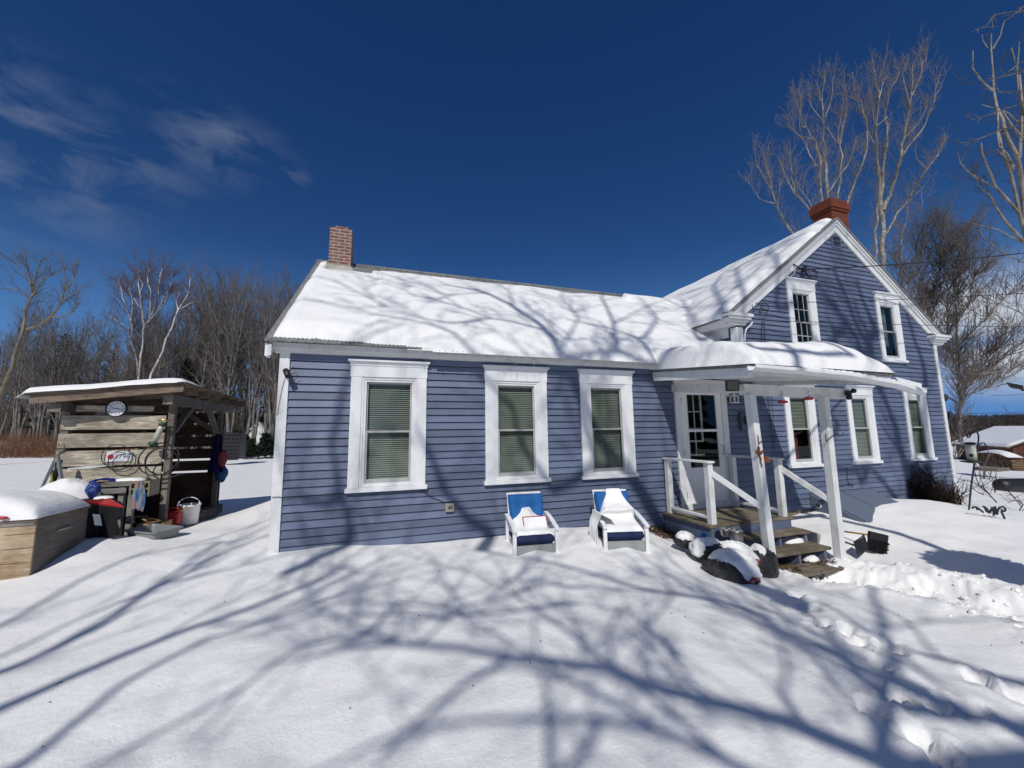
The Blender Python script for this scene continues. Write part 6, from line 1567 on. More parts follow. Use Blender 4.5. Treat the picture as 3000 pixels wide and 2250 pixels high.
L3 += [(tr_(z5,(1200,510),(1050,440),(930,370),(850,290),(800,190)), 0.01875, 0.006, 3), (tr_(z5,(1220,970),(1100,920),(950,850),(780,770)), 0.01875, 0.006, 4), (tr_(z5,(1220,1100),(1080,1060),(900,1000),(700,920),(560,850)), 0.01875, 0.006, 5), (tr_(z5,(1140,900),(1145,600),(1100,480)), 0.0135, 0.006, 3), (tr_(z5,(1300,1250),(1150,1430),(1000,1470),(800,1500)), 0.015, 0.006, 3)]
gp_ = ground_at(3080, 12, 1400)
traced('pale_dead_tree', 'pale half-dead tree with stubby limbs at the right edge', L3, 12, DEAD, TWIG, 23, .5, (3, .7, .3, .008), loc=tuple(gp_), twr=.007, upb=.35)
# brown brushy tree behind the right corner
L4 = [(tr_(z5,(650,1700),(800,1500),(950,1250),(1060,1050)), .035, .010, 7), (tr_(z5,(640,1500),(560,1300),(520,1050),(540,850)), .035, .010, 7), (tr_(z5,(330,1000),(430,850),(560,720),(650,560)), .03, .010, 7), (tr_(z5,(690,1700),(900,1600),(1080,1480),(1190,1400)), .03, .010, 7), (tr_(z5,(200,1400),(200,1000),(190,750),(200,520)), .035, .010, 7), (tr_(z5,(900,980),(1000,850),(1120,760)), .02, .008, 6),
 (tr_(z5,(640,2100),(640,1659),(630,1450),(615,1250),(620,1050),(600,850),(640,650)), 0.07, 0.021, 7),
 (tr_(z5,(300,2100),(290,1300),(290,900),(300,600),(290,420),(330,250)), 0.056, 0.014, 8), (tr_(z5,(300,900),(420,700),(480,480),(510,300),(480,130)), 0.035, 0.0084, 9),
 (tr_(z5,(620,1250),(760,1100),(900,980)), 0.028, 0.0084, 9), (tr_(z5,(630,1450),(500,1250),(400,1050),(380,800)), 0.035, 0.0105, 9), (tr_(z5,(620,1050),(720,850),(760,650),(900,520)), 0.028, 0.0084, 9), (tr_(z5,(290,700),(440,520),(600,330),(700,180)), 0.021, 0.007, 9), (tr_(z5,(640,1400),(800,1350),(1000,1250),(1130,1150)), 0.021, 0.007, 9), (tr_(z5,(560,900),(620,600),(700,420)), 0.021, 0.007, 9), (tr_(z5,(635,1550),(520,1420),(470,1300)), 0.0245, 0.0084, 8), (tr_(z5,(280,500),(270,300),(330,150)), 0.021, 0.007, 8), (tr_(z5,(120,1500),(110,800),(90,600),(60,450)), 0.035, 0.0105, 8),(tr_(z5,(640,1600),(820,1520),(980,1380),(1120,1300)), 0.021, 0.007, 8)]
gp_ = ground_at(2810, 19, 1330)
traced('brushy_tree', 'wide brown brushy tree with dense upswept twigs behind the right house corner', L4, 19, BARK, TWIGB, 24, 1.4, (6, 1.7, .3, .008), loc=tuple(gp_), subl=1, twr=.015, upb=.55, sway=.4, dens=1.6)
# birch clump and leaning tree on the left
zl = lambda a, b: (a*.3843, 720+b*.3843)
L5 = [(tr_(zl,(1085,1600),(1055,985),(1040,850),(1010,750),(975,650),(920,590),(850,540)), .13, .02, 6), (tr_(zl,(1070,1600),(1060,980),(1075,800),(1090,680),(1100,600),(1180,530),(1250,440),(1290,350)), .14, .02, 6),
 (tr_(zl,(1100,600),(1085,520),(1070,440),(1060,330),(1050,250),(1060,170)), .07, .015, 7), (tr_(zl,(1140,570),(1155,450),(1145,350),(1130,240),(1140,150)), .06, .012, 7), (tr_(zl,(1150,530),(1200,380),(1225,220),(1240,150)), .06, .012, 7), (tr_(zl,(1020,400),(1040,430),(1075,480)), .03, .05, 5), (tr_(zl,(1070,350),(1085,290),(1040,200)), .03, .01, 6), (tr_(zl,(1010,640),(940,400),(900,260)), .05, .012, 8), (tr_(zl,(1000,700),(1010,480),(990,300)), .05, .012, 8), (tr_(zl,(1200,480),(1300,300),(1330,220)), .04, .012, 8)]
gp_ = ground_at(415, 30)
traced('birch_tree', 'white-stemmed birch clump with a dense purplish crown behind the shed', L5, 30, BIRCH, TWIGP, 25, 1.0, (7, 1.7, .3, .008), loc=tuple(gp_), twr=.013, upb=.35, dens=.75)
L6 = [(tr_(zl,(1090,1600),(1150,985),(1200,880),(1240,800),(1270,720),(1310,620),(1330,550),(1390,440),(1420,370),(1440,290),(1450,240)), .12, .02, 4.5), (tr_(zl,(1360,500),(1350,430),(1370,350)), .04, .012, 6), (tr_(zl,(1380,480),(1440,450),(1470,430)), .03, .01, 5)]
traced('birch_tree', 'single slender white birch leaning right beside the birch clump', L6, 29, BIRCH, TWIGP, 26, .6, (4, .9, .3, .008), loc=tuple(ground_at(445, 29)), twr=.010, upb=.4)
L7 = [([(-55,1400)]+tr_(zl,(-40,1240),(60,985),(110,850),(150,720),(185,630),(190,560),(195,500),(210,440),(245,380),(260,280),(290,180),(310,100)), .17, .02, 2.2),
 (tr_(zl,(250,380),(330,260),(380,230),(430,210)), .05, .012, 3.2), (tr_(zl,(205,640),(270,620),(330,590),(390,540),(430,480),(480,400),(495,330),(500,250),(490,170)), .07, .012, 3), (tr_(zl,(400,545),(470,540),(520,520),(560,480),(585,430)), .035, .01, 2), (tr_(zl,(210,395),(180,360),(120,330),(60,320),(0,290)), .04, .01, 2.2), (tr_(zl,(245,380),(230,250),(200,120),(190,70)), .04, .01, 3), (tr_(zl,(480,420),(550,370),(610,340)), .03, .01, 3), (tr_(zl,(260,290),(220,260),(150,160),(110,130)), .035, .01, 3), (tr_(zl,(500,330),(560,270),(590,200)), .03, .01, 3)]
traced('leaning_tree', 'tan-barked tree leaning right with a forked crown at the left edge', L7, 20, BARKY, TWIG, 27, .6, (4, .95, .3, .008), loc=tuple(ground_at(-55, 20, 1400)), twr=.011, upb=.45, dens=2.0)
# evergreens
EVG = mat('pine_needles', (.012,.025,.014), .8, .2); base(EVG, ramp(EVG, ntex(EVG, coords(EVG), 1.6, 3), [(.3,(.006,.014,.008)),(.7,(.022,.042,.024))]))
def evergreen(seed, h, rb_, cone=1.0):
    rng = random.Random(seed); th, fi = MB(), MB()
    th.tube([Vector((0,0,-.3)), Vector((.03,0,h*.5)), Vector((0,0,h))], [h*.018, h*.011, .01], 7)
    zz_ = h*.12
    while zz_ < h*.985:
        t = zz_/h; l = rb_*((1-t)**.8+.05)
        for k in range(rng.randint(5,7)):
            a = rng.uniform(0,6.28); ll = l*rng.uniform(.6,1.15); d = Vector((math.cos(a), math.sin(a), rng.uniform(-.05,.35)))
            p0 = Vector((0,0,zz_)); pe = p0+d*ll; th.tube([p0, pe], [.02,.006], 3, False)
            nn = max(4, int(ll*16))
            for i in range(nn):
                f = .15+.9*(i+rng.random())/nn; c_ = p0.lerp(pe, f)+Vector((rng.gauss(0,.09),rng.gauss(0,.09),rng.gauss(0,.06)))*(.4+ll*.35)
                for j in range(3):
                    v = Vector((rng.gauss(0,1)+d.x, rng.gauss(0,1)+d.y, rng.gauss(0,.6)+.1)).normalized(); s = rng.uniform(.16,.30); wv = v.orthogonal().normalized()*s*.14
                    fi.add([c_-wv, c_+wv, c_+v*s], [(0,1,2)])
        zz_ += h*rng.uniform(.022,.036)
    return th, fi
def evg(px, py_top, py_b, D, label, rb_, seed, name='evergreen_tree', grp=None):
    p = ground_at(px, D, py_b); h = dep(px, py_top, D).z-p.z
    th, fi = evergreen(seed, h, rb_); return make_tree(th, fi, name, label, 'tree', p, grp, BARK, EVG)
evg(527, 1045, 1330, 33, 'dark conical evergreen showing above the shed roof', 1.7, 41)
evg(150, 960, 1330, 41, 'dark evergreen among the bare trunks at the far left', 2.8, 42)
evg(800, 1080, 1330, 40, 'broad dark evergreen just left of the house corner', 2.8, 43)
evg(300, 1010, 1330, 45, 'dark evergreen behind the clock end of the shed', 2.6, 44)
for k, (px, D, pt) in enumerate(((690,26,1262),(735,25.5,1285),(775,26,1270),(715,27,1275),(655,27,1268),(795,27,1290))):
    p = ground_at(px, D, 1350); h = max(.8, dep(px, pt, D).z-p.z)
    if k == 0:
        th, fi = evergreen(60, 1.6, .6); sap = make_tree(th, fi, 'pine_sapling', 'young green pine sapling at the edge of the field left of the house', 'sapling', p, 'young pines at the field edge', BARK, EVG); sap.scale = (h/1.6,)*3
        SAPG = mat('young_needles', (.05,.065,.03), .8, .2); sap.children[1].data.materials[0] = SAPG
    else: dup(sap, p, k*1.3, (h/1.6, h/1.6))
# red brush, wood mass, far woods --------------------------------------------
RBR = mat('red_brush', (.19,.085,.045), .9, .1); base(RBR, ramp(RBR, ntex(RBR, coords(RBR), 1.1, 3), [(.3,(.085,.032,.024)),(.7,(.17,.10,.055))]))
rbx = random.Random(31); m_ = MB()
for k in range(3600):
    px = rbx.uniform(-120, 480); D = rbx.uniform(24.5, 30); p = dep(px, 1330, D); 
    cl_ = n3(p.x*.35, p.y*.35, 2)
    z_ = G0(p.x, p.y)[0]; h = rbx.uniform(.5, 1.5)*(1+.6*cl_)*(1 if px < 350 else .6); a = Vector((rbx.gauss(0,.22), rbx.gauss(0,.2), 1))
    q = Vector((p.x, p.y, z_-.05)); m_.tube([q, q+a*h*.55, q+(a+Vector((rbx.gauss(0,.2),rbx.gauss(0,.2),0)))*h], [.011,.008,.004], 3, False)
single(m_, 'brush', RBR, 'reddish brush along the foot of the wood on the left', 'brush', (0,0,0), kind='stuff')
DW = mat('distant_wood', (.075,.06,.05), .95, .1); base(DW, ramp(DW, ntex(DW, coords(DW), .22, 4), [(.3,(.045,.036,.03)),(.7,(.12,.10,.085))]))
m_ = MB()
for k in range(2400):
    px = rbx.uniform(-150, 1250); D = rbx.uniform(44, 64); p = dep(px, 1320, D); z_ = G0(p.x, p.y)[0]; h = rbx.uniform(3.5, 7.0)
    q = Vector((p.x, p.y, z_-.3)); a = Vector((rbx.gauss(0,.08), rbx.gauss(0,.08), 1)); r_ = rbx.uniform(.03,.11)
    m_.tube([q, q+a*h*.5, q+a*h], [r_, r_*.7, .012], 3, False)
    for j in range(5):
        s = q+a*h*rbx.uniform(.25,.95); m_.tube([s, s+Vector((rbx.gauss(0,1),rbx.gauss(0,1),rbx.uniform(.4,1.6)))*rbx.uniform(.6,1.3)], [.022,.01], 3, False)
single(m_, 'woods', DW, 'dense mass of bare stems deep in the wood on the left', 'woods', (0,0,0), kind='stuff')
# low wooded ridge to the east
m_ = MB(); 
def hill(u, v):
    px = 2500+u*1500; D = 70+v*150; p = dep(px, 1245, D); top = (7.6+1.2*n3(px*.004, 2))*min(1, v*1.15)**.8
    return Vector((p.x, p.y, -3.3+top))
HILL = mat('wooded_ridge', (.10,.075,.06), .95, .1); base(HILL, ramp(HILL, ntex(HILL, coords(HILL), .12, 5), [(.3,(.06,.045,.038)),(.7,(.15,.12,.10))]))
m_.sheet([i/60 for i in range(61)], [j/14 for j in range(15)], hill)
tag(m_.build('hills', HILL, smooth=True), 'low wooded ridge on the eastern skyline', 'hills', kind='structure')
m_ = MB()
for k in range(5200):
    u, v = rbx.random(), rbx.random()*.9; q = hill(u, v); h = rbx.uniform(1.6, 3.0); a = Vector((rbx.gauss(0,.06), rbx.gauss(0,.06), 1))
    m_.tube([q-Vector((0,0,.5)), q+a*h*.6], [.10,.06], 3, False)
    for j in range(4):
        s = q+a*h*rbx.uniform(.3,.7); m_.tube([s, s+Vector((rbx.gauss(0,.8),rbx.gauss(0,.8),rbx.uniform(.6,1.6)))], [.06,.03], 3, False)
single(m_, 'woods', DW, 'brown leafless woods covering the low ridge beyond the barn', 'woods', (0,0,0), kind='stuff')
# thin bare shrubs on the right
def stems(lines, D, r, name, label, mtl, seed, loc, sub=3):
    rng = random.Random(seed); m_ = MB(); L_ = Vector(loc)
    for pl in lines:
        pts = [dep(px, py, D+.4*n3(px*.02, py*.02, seed)) for px, py in pl]; m_.tube(pts, [r*(1-.6*i/(len(pts)-1)) for i in range(len(pts))], 4, False)
        for a, b in zip(pts, pts[1:]):
            for k in range(sub):
                s = a.lerp(b, rng.random()); d = ((b-a).normalized()+Vector((rng.gauss(0,.6),rng.gauss(0,.6),rng.gauss(0,.5)+.2))).normalized(); m_.tube([s, s+d*.12, s+d*.25+Vector((0,0,.03))], [r*.5,r*.35,r*.2], 3, False)
    return single(m_, name, mtl, label, 'shrub', loc)
b_ = onG(*zg(640,1330))
stems([tr_(zg,(740,1350),(640,1240),(560,1150),(470,1095),(320,1040),(200,1080)), tr_(zg,(640,1240),(500,1120),(440,960)), tr_(zg,(990,1290),(900,1200),(800,1110),(720,1020),(610,990)), tr_(zg,(560,1240),(480,1210)), tr_(zg,(960,1560),(1040,1460),(1090,1380),(1060,1330),(980,1320),(890,1350)), tr_(zg,(210,1310),(260,1250),(330,1190)), tr_(zg,(710,1210),(740,1100),(735,1050))], PD+1.2, .012, 'bare_shrub', 'thin arching bare shrub stems behind the scrollwork at the right corner', VINE, 51, tuple(b_))
b_ = ground_at(2890, 17, 1400)
stems([tr_(zg,(560,1030),(570,900),(600,780),(640,700)), tr_(zg,(530,1030),(500,900),(450,820)), tr_(zg,(575,1030),(585,900),(560,800)), tr_(zg,(640,1030),(670,920),(690,850)), tr_(zg,(200,740),(260,600),(275,470),(240,440)), tr_(zg,(230,730),(300,620),(310,600)), tr_(zg,(160,740),(160,600),(175,480)), tr_(zg,(180,740),(190,560))], 17, .022, 'bare_shrub', 'leafless upright shrub stems in front of the barn wall', BARK, 52, tuple(b_))
# far wires and a crow
m_ = MB()
for (a, b) in (((2911,1158),(3060,1152)),((2750,1210),(3060,1204)),((2640,1075),(3060,1090)),((2910,1100),(3060,1108))): m_.tube(sag(dep(*a, 30), dep(*b, 26), .05, 8), .012, 4)
for (a, b), nm in ((((2905,1158),(3060,1152)),'upper'),(((2740,1212),(3060,1204)),'lower')):
    single(MB().tube(sag(dep(*a, 30), dep(*b, 26), .05, 8), .013, 4), 'utility_wire', WIREM, f'{nm} of two distant black wires crossing the brushy tree above the barn', 'wire', dep(*a, 30), smooth=True)
q = dep(2968, 1131, 15); up_ = AU; rt_ = AR
cr = Part('crow', 'black crow with spread tail perched in the twigs above the barn', 'bird', q)
m_ = MB().lathe([(.01,-.23),(.04,-.18),(.08,-.05),(.085,.05),(.06,.14),(.04,.175),(.045,.21),(.032,.25),(.012,.275),(.004,.31)], q, 14, -rt_*.86+up_*.45)
cr.p(m_, 'body', BLACK, smooth=True)
cr.p(MB().hexa([q+rt_*.18-up_*.06, q+rt_*.42-up_*.20, q+rt_*.46-up_*.12, q+rt_*.2+up_*.0], [p+AF*.04 for p in (q+rt_*.18-up_*.06, q+rt_*.42-up_*.20, q+rt_*.46-up_*.12, q+rt_*.2+up_*.0)]), 'tail', BLACK)
cr.p(MB().hexa([q+up_*.08, q+rt_*.28+up_*.02, q+rt_*.30-up_*.08, q-up_*.02], [p-AF*.09 for p in (q+up_*.08, q+rt_*.28+up_*.02, q+rt_*.30-up_*.08, q-up_*.02)]), 'wing', BLACK)
q = dep(2788, 1215, (at(2788,1215,x=13.9)-C0).dot(AF)+.1)
ib = Part('wire_bracket', 'black service brackets fixed behind the right house corner', 'bracket', q)
for (px, py) in ((2770,1165),(2783,1215)):
    c_ = dep(px, py, (q-C0).dot(AF)); ib.p(MB().lathe([(.01,-.09),(.045,-.06),(.03,-.02),(.05,.02),(.03,.07),(.01,.09)], c_, 10, (.3,0,1)), 'insulator', BLACK, smooth=True)
    ib.p(MB().tube([c_, c_+AR*.12-AU*.02, c_+AR*.26-AU*.10], [.022,.018,.010], 5), 'arm', BLACK)

# ------------------------------------------------------------------ the trees behind the camera that throw the shadows
def lift(p, yt=-12.0):
    """the point of a limb, in the crown's wavy sheet near y = -9, whose shadow falls on p"""
    y = yt
    for _ in range(4):
        s = (p.y-y)/(-SUN.y); q = p+SUN*s; y = yt+1.3*n3(q.x*.22, q.z*.22, 6.6)
    return p+SUN*((p.y-y)/(-SUN.y))
def on_plane(px, py, n, d):
    r_ = ray(px, py); n = Vector(n); return C0+r_*((d-n.dot(C0))/n.dot(r_))
def sg(x, y): return onG(x*K, y*K)
def sw(x, y): return at(x*K, y*K, y=-.02)
def sr(x, y): return on_plane(x*K, y*K, (0,-WS,1), EZ-EY*WS+.17)
def sm(x, y): return on_plane(x*K, y*K, (-.742,0,1), AZ_-AX*.742+.15)
def disp(f): return lambda a, b: tuple(v/K for v in f(a, b))
dzh = disp(lambda a, b: (2300+a*.5124, 1400+b*.5124)); dz3 = disp(z3); dz4 = disp(z4)
def gl(*p): return [sg(*q) for q in p]
def gz(*p): return [sg(*dzh(*q)) for q in p]
def wl(*p): return [sw(*q) for q in p]
def w3(*p): return [sw(*dz3(*q)) for q in p]
def w4(*p): return [sw(*dz4(*q)) for q in p]
def rl_(*p): return [sr(*q) for q in p]
TRUNK = [Vector((6.0,-12.2,-1.2)), Vector((5.8,-12.2,1)), Vector((5.5,-12.1,3.2)), Vector((5.1,-12.0,5.2))]
# (shadow points thick end first, r0, r1, twigs, joins the trunk?)
SH = [(gz((1366,1440),(1150,1380),(1000,1320),(800,1240),(600,1150),(480,1110),(350,1040),(180,965),(0,890))+gl((1640,1330),(1560,1298),(1470,1285),(1390,1272),(1300,1245),(1240,1228),(1140,1205),(1040,1190)), .062, .022, 9, 1),
 (gz((1366,1470),(1100,1395),(900,1350),(700,1320),(580,1260),(440,1150),(330,1010),(180,850),(10,690))+gl((1640,1235),(1590,1190)), .062, .02, 9, 1),
 (gz((1366,1560),(1000,1480),(600,1640)) and gl((2212,1740),(2000,1680),(1900,1640),(1720,1565),(1560,1522),(1400,1482),(1330,1446),(1200,1430),(1100,1420),(1000,1400),(900,1392),(860,1388),(800,1365),(740,1342)), .072, .025, 10, 1),
 (gl((740,1342),(700,1320),(660,1270),(610,1240)), .025, .010, 6, 0), (gl((860,1388),(760,1395),(660,1420),(560,1440)), .025, .010, 5, 0),
 (gl((2212,1850),(1900,1760),(1640,1680),(1500,1610),(1420,1580),(1300,1552),(1100,1552),(1000,1558),(900,1575),(800,1610)), .042, .018, 5, 1),
 (gz((560,1660),(560,1480),(570,1320),(580,1150),(600,1000),(560,900),(540,760),(500,620)), .06, .03, 6, 1),
 (gz((600,1000),(530,880),(450,880),(300,760),(180,700)), .035, .012, 6, 0),
 (gz((1366,1180),(1200,1130),(1000,1060),(800,1010),(640,980)), .05, .02, 5, 1), (gz((860,1010),(760,880),(640,780),(560,740)), .02, .010, 4, 0),
 (gz((700,1700),(500,1620),(300,1540),(150,1480),(0,1420)), .045, .02, 6, 1),
 (gl((1560,1522),(1500,1480),(1440,1400),(1390,1340),(1400,1290)), .022, .010, 5, 0), (gl((1186,1700),(1186,1600),(1180,1500),(1165,1430)), .025, .015, 4, 0), (gl((1690,1500),(1700,1440),(1680,1370),(1640,1300)), .025, .010, 5, 0),
 (gl((1470,1420),(1430,1380),(1350,1320),(1240,1300),(1150,1310)), .018, .008, 6, 0), (gl((1100,1420),(1000,1480),(900,1560),(820,1640)), .03, .02, 4, 0), (gl((800,1365),(640,1400),(520,1490),(420,1600)), .02, .012, 4, 0),
 (gl((1140,1205),(1120,1250),(1160,1310),(1150,1360)), .015, .008, 6, 0), (gl((960,1340),(980,1270),(1010,1230)), .015, .008, 4, 0), (gl((1330,1446),(1310,1370),(1340,1310)), .02, .01, 5, 0),
 # wall and roof: the leading stems
 (gl((1720,1300),(1560,1240),(1480,1175))+wl((1425,1130),(1385,1060),(1335,990),(1300,940),(1265,880),(1228,800))+rl_((1212,755),(1170,705),(1110,665),(1050,632),(960,612)), .17, .04, 7, 0),
 (wl((1290,1000),(1262,920),(1250,850),(1245,800))+rl_((1330,752),(1325,700),(1300,640),(1305,612)), .07, .03, 5, 0),
 (rl_((1180,715),(1120,700),(1060,690),(980,660),(900,640),(830,612)), .04, .012, 7, 0), (rl_((1060,690),(980,700),(900,690),(840,665),(790,660)), .03, .010, 6, 0), (rl_((1110,665),(1100,630),(1080,605)), .03, .012, 5, 0), (rl_((1050,632),(960,640),(880,615)), .025, .010, 6, 0), (rl_((1330,700),(1400,660),(1440,650)), .025, .010, 4, 0),(rl_((1212,755),(1250,690),(1210,640),(1220,610)), .03, .01, 5, 0),
 (wl((1195,1060),(1150,990),(1120,930),(1105,860)), .06, .03, 9, 0), (wl((1060,1150),(1010,1120),(960,1060),(930,980),(900,930)), .085, .03, 9, 0), (wl((760,1150),(735,1060),(715,960)), .06, .03, 6, 0), (wl((700,1090),(660,1080),(640,1060)), .05, .03, 4, 0),
 (w4((1560,1500),(1540,1300),(1500,1000),(1420,760),(1380,560),(1330,420),(1270,260),(1200,120)), .15, .08, 3, 0), (w4((1420,1420),(1380,1320),(1250,1150),(1150,1040),(1090,980)), .075, .035, 3, 0), (w4((1480,950),(1400,780),(1300,640),(1240,540),(1200,470)), .06, .03, 3, 0), (w4((1740,1100),(1700,700),(1690,400),(1700,150)), .14, .09, 2, 0),
 (w3((1200,1100),(1130,870),(1060,740),(1000,640),(920,460),(860,280),(800,150),(760,60),(700,-60)), .095, .045, 4, 0), (w3((1160,620),(1100,460),(1040,330),(990,180),(950,60)), .085, .04, 4, 0), (w3((1000,860),(960,700),(860,560),(760,400),(700,350),(600,200),(530,90)), .095, .045, 4, 0), (w3((1700,1100),(1680,1000),(1640,860),(1600,760),(1560,640),(1520,500),(1480,380)), .085, .045, 3, 0)]
SH += [(w3((560,820),(470,640),(420,480),(330,300),(260,120)), .06, .03, 6, 0), (w3((1380,700),(1330,520),(1290,380),(1230,260)), .05, .025, 6, 0), (w3((760,820),(720,700),(690,560),(640,460)), .06, .025, 6, 0), (w3((1120,760),(1040,560),(960,420),(930,300)), .07, .03, 6, 0),
 (w4((700,1000),(680,860),(650,700)), .05, .03, 4, 0), (w4((1000,1150),(960,1000),(900,880)), .05, .03, 4, 0), (w4((1640,1250),(1600,1000),(1570,700),(1540,420),(1500,150)), .09, .05, 3, 0), (w4((760,520),(700,450),(620,350)), .05, .03, 2, 0),
 (rl_((1420,770),(1380,735),(1330,715),(1260,700)), .05, .02, 5, 0), (rl_((1400,720),(1420,690),(1400,660)), .04, .02, 4, 0), (rl_((1020,745),(980,720),(930,705),(860,690)), .035, .015, 5, 0), (rl_((700,740),(740,725),(800,715),(880,705)), .03, .015, 4, 0),
 ([sm(*p) for p in ((1600,690),(1560,660),(1540,620),(1560,590))], .06, .03, 5, 0), ([sm(*p) for p in ((1640,640),(1600,620),(1590,580),(1640,555))], .05, .03, 5, 0), ([sm(*p) for p in ((1720,560),(1680,560),(1660,540),(1700,520))], .05, .025, 5, 0), ([sm(*p) for p in ((1520,700),(1490,680),(1470,655))], .05, .03, 4, 0),
 ([porch_pt(.35,.95)+Vector((0,0,.3)), porch_pt(.42,.6)+Vector((0,0,.45)), porch_pt(.38,.2)+Vector((0,0,.45))], .05, .03, 4, 0), ([porch_pt(.75,.95)+Vector((0,0,.2)), porch_pt(.72,.6)+Vector((0,0,.45)), porch_pt(.6,.3)+Vector((0,0,.45))], .05, .03, 4, 0), ([porch_pt(.12,.9)+Vector((0,0,.25)), porch_pt(.16,.5)+Vector((0,0,.4)), porch_pt(.1,.1)+Vector((0,0,.4))], .05, .03, 4, 0),
 (gl((1000,1310),(1090,1290),(1180,1260),(1260,1240)), .02, .01, 5, 0), (gl((860,1300),(940,1310),(1040,1330),(1130,1350)), .02, .01, 5, 0)]
# straight limbs of a second tree, crossing the left of the yard
SL = [(gl((-120,1590),(0,1531),(120,1478),(230,1430),(340,1385),(450,1345),(600,1290),(700,1250),(745,1222)), .06, .03, 3, 2), (gl((-100,1500),(0,1451),(120,1400),(230,1346),(290,1300),(330,1270),(400,1222),(480,1170)), .05, .025, 3, 2),
 (gl((-80,1390),(0,1351),(80,1308),(150,1266),(240,1222),(330,1188)), .035, .02, 3, 2), (gl((40,1659),(150,1570),(250,1486),(350,1430),(450,1376)), .04, .02, 3, 2), (gl((450,1345),(540,1350),(640,1330),(740,1300)), .02, .010, 4, 0),
 (gl((330,1270),(430,1245),(520,1222),(620,1165)), .025, .012, 4, 0), (gl((0,1420),(140,1350),(260,1300),(400,1260)), .02, .012, 3, 2), (gl((600,1290),(620,1230),(650,1200)), .015, .008, 3, 0)]
rs_ = random.Random(91)
def shade_tree(name, label, lines, trunk, seed, loc, r_t):
    rng = random.Random(seed); th, fi = MB(), MB()
    fork = trunk[-1]; done = []
    th.tube(trunk, [r_t*(1-.25*i/(len(trunk)-1)) for i in range(len(trunk))], 12)
    for pts, r0, r1, tw, join in lines:
        q = [lift(p) for p in pts]
        if not join and done:
            b = min(done, key=lambda v: (v-q[0]).length)
            if .05 < (b-q[0]).length < 4.5: th.tube([b, b.lerp(q[0], .5)+Vector((0,0,-.05)), q[0]], [r0*1.2, r0*1.1, r0], 6, False)
        done.extend(q)
        if join:
            # run the limb back to the fork outside the picture's shadow area
            a = fork; b = q[0]; mid = a.lerp(b, .5)+Vector((0,-.1,.12*(b-a).length))
            k0 = [a, a.lerp(mid, .55)+Vector((0,0,.05)), mid, b.lerp(mid, .4)]
            th.tube(k0+[b], [r0*1.5, r0*1.3, r0*1.15, r0, r0*.9], 8, False)
        th.tube(q, [(r0+(r1-r0)*i/(len(q)-1))*.9 for i in range(len(q))], 7, False)
        n = len(q)
        tot = sum((b-a).length for a, b in zip(q, q[1:]))
        for k in range(int(tot*tw*.42)):
            f = rng.random()*(n-1); i = min(n-2, int(f)); b = q[i].lerp(q[i+1], f-i); t = (q[i+1]-q[i]).normalized()
            o = Matrix.Rotation(rng.uniform(0,6.28), 3, t) @ t.orthogonal().normalized()
            d = (t*.7+o*.8+Vector((0,0,.25))).normalized()
            grow2(rng, b, d, rng.uniform(.35,1.2), rng.uniform(.006,.012), 0, [(4,.5,.6,.04,.14,.15),(2,.5,.5,.04,.16,.2),(0,0,0,.04,.2,0)], fi)
        for k in range(int(tot*1.05)):
            f = rng.random()*(n-1); i = min(n-2, int(f)); b = q[i].lerp(q[i+1], f-i); t = (q[i+1]-q[i]).normalized()
            o = Matrix.Rotation(rng.uniform(0,6.28), 3, t) @ t.orthogonal().normalized()
            d = (t*.75+o*.65+Vector((0,0,.15))).normalized()
            grow2(rng, b, d, rng.uniform(.9,2.6), rng.uniform(.014,.026), 0, [(5,.5,.6,.03,.12,.15),(3,.5,.5,.04,.16,.2),(0,0,0,.04,.2,0)], fi)
    o = thing(name, label, 'tree', loc)
    th.build('trunk', BARK, o, Vector(loc), smooth=True); return o, fi
OVER = [(tr_(z6,(640,700),(500,740),(420,772),(330,805),(240,830),(190,795)), 5.2), (tr_(z6,(640,840),(440,900),(290,960),(180,992),(120,975)), 5.2), (tr_(z6,(660,480),(500,520),(400,542),(330,545)), 5.0), (tr_(z6,(660,60),(390,100),(330,180),(250,212)), 4.6), (tr_(z6,(640,620),(520,640),(430,640),(380,590)), 5.1), (tr_(z6,(660,410),(560,440),(480,500)), 5.0), (tr_(z6,(640,0),(560,70),(500,120)), 4.7)]
oR, fR = shade_tree('maple_tree', 'big bare maple behind the photographer throwing branch shadows over house and snow', SH, TRUNK, 61, (6.0,-12.2,-1.2), .27)
L_ = Vector((6.0,-12.2,-1.2)); ov = MB(); ro = random.Random(71)
for pl, D in OVER:
    pts = [dep(px, py, D) for px, py in pl]
    n = len(pts)
    for j in range(n-1):
        a, b = pts[j], pts[j+1]; fR.tube([a, b], [.008-.005*j/n, .008-.005*(j+1)/n], 4, False)
        for k in range(5):
            s = a.lerp(b, ro.random()); d = ((b-a).normalized()+Vector((ro.gauss(0,.6),ro.gauss(0,.6),ro.gauss(0,.5)))).normalized(); fR.tube([s, s+d*ro.uniform(.04,.14)], [.0035,.002], 3, False)
join_ = [dep(*z6(680,740), 5.3), Vector((6.4,-4.9,5.2)), Vector((6.2,-8.2,6.2)), TRUNK[-1]]
fR.tube(join_, [.012,.03,.06,.10], 6, False)
for pl, D in OVER: fR.tube([dep(*pl[0], D), join_[0].lerp(join_[1], .3), join_[1]], [.008,.012,.016], 4, False)
fR.build('crown', BARK, oR, L_)
oL, fL = shade_tree('ash_tree', 'bare ash behind the photographer with straight limbs shading the left yard', SL, [Vector((-9.6,-12.3,-1)), Vector((-9.5,-12.2,1.5)), Vector((-9.2,-12.1,4)), Vector((-8.9,-12,6.0))], 62, (-9.6,-12.3,-1), .22)
E2 = [v for v in ()]
fL.build('crown', BARK, oL, Vector((-9.6,-12.3,-1)))
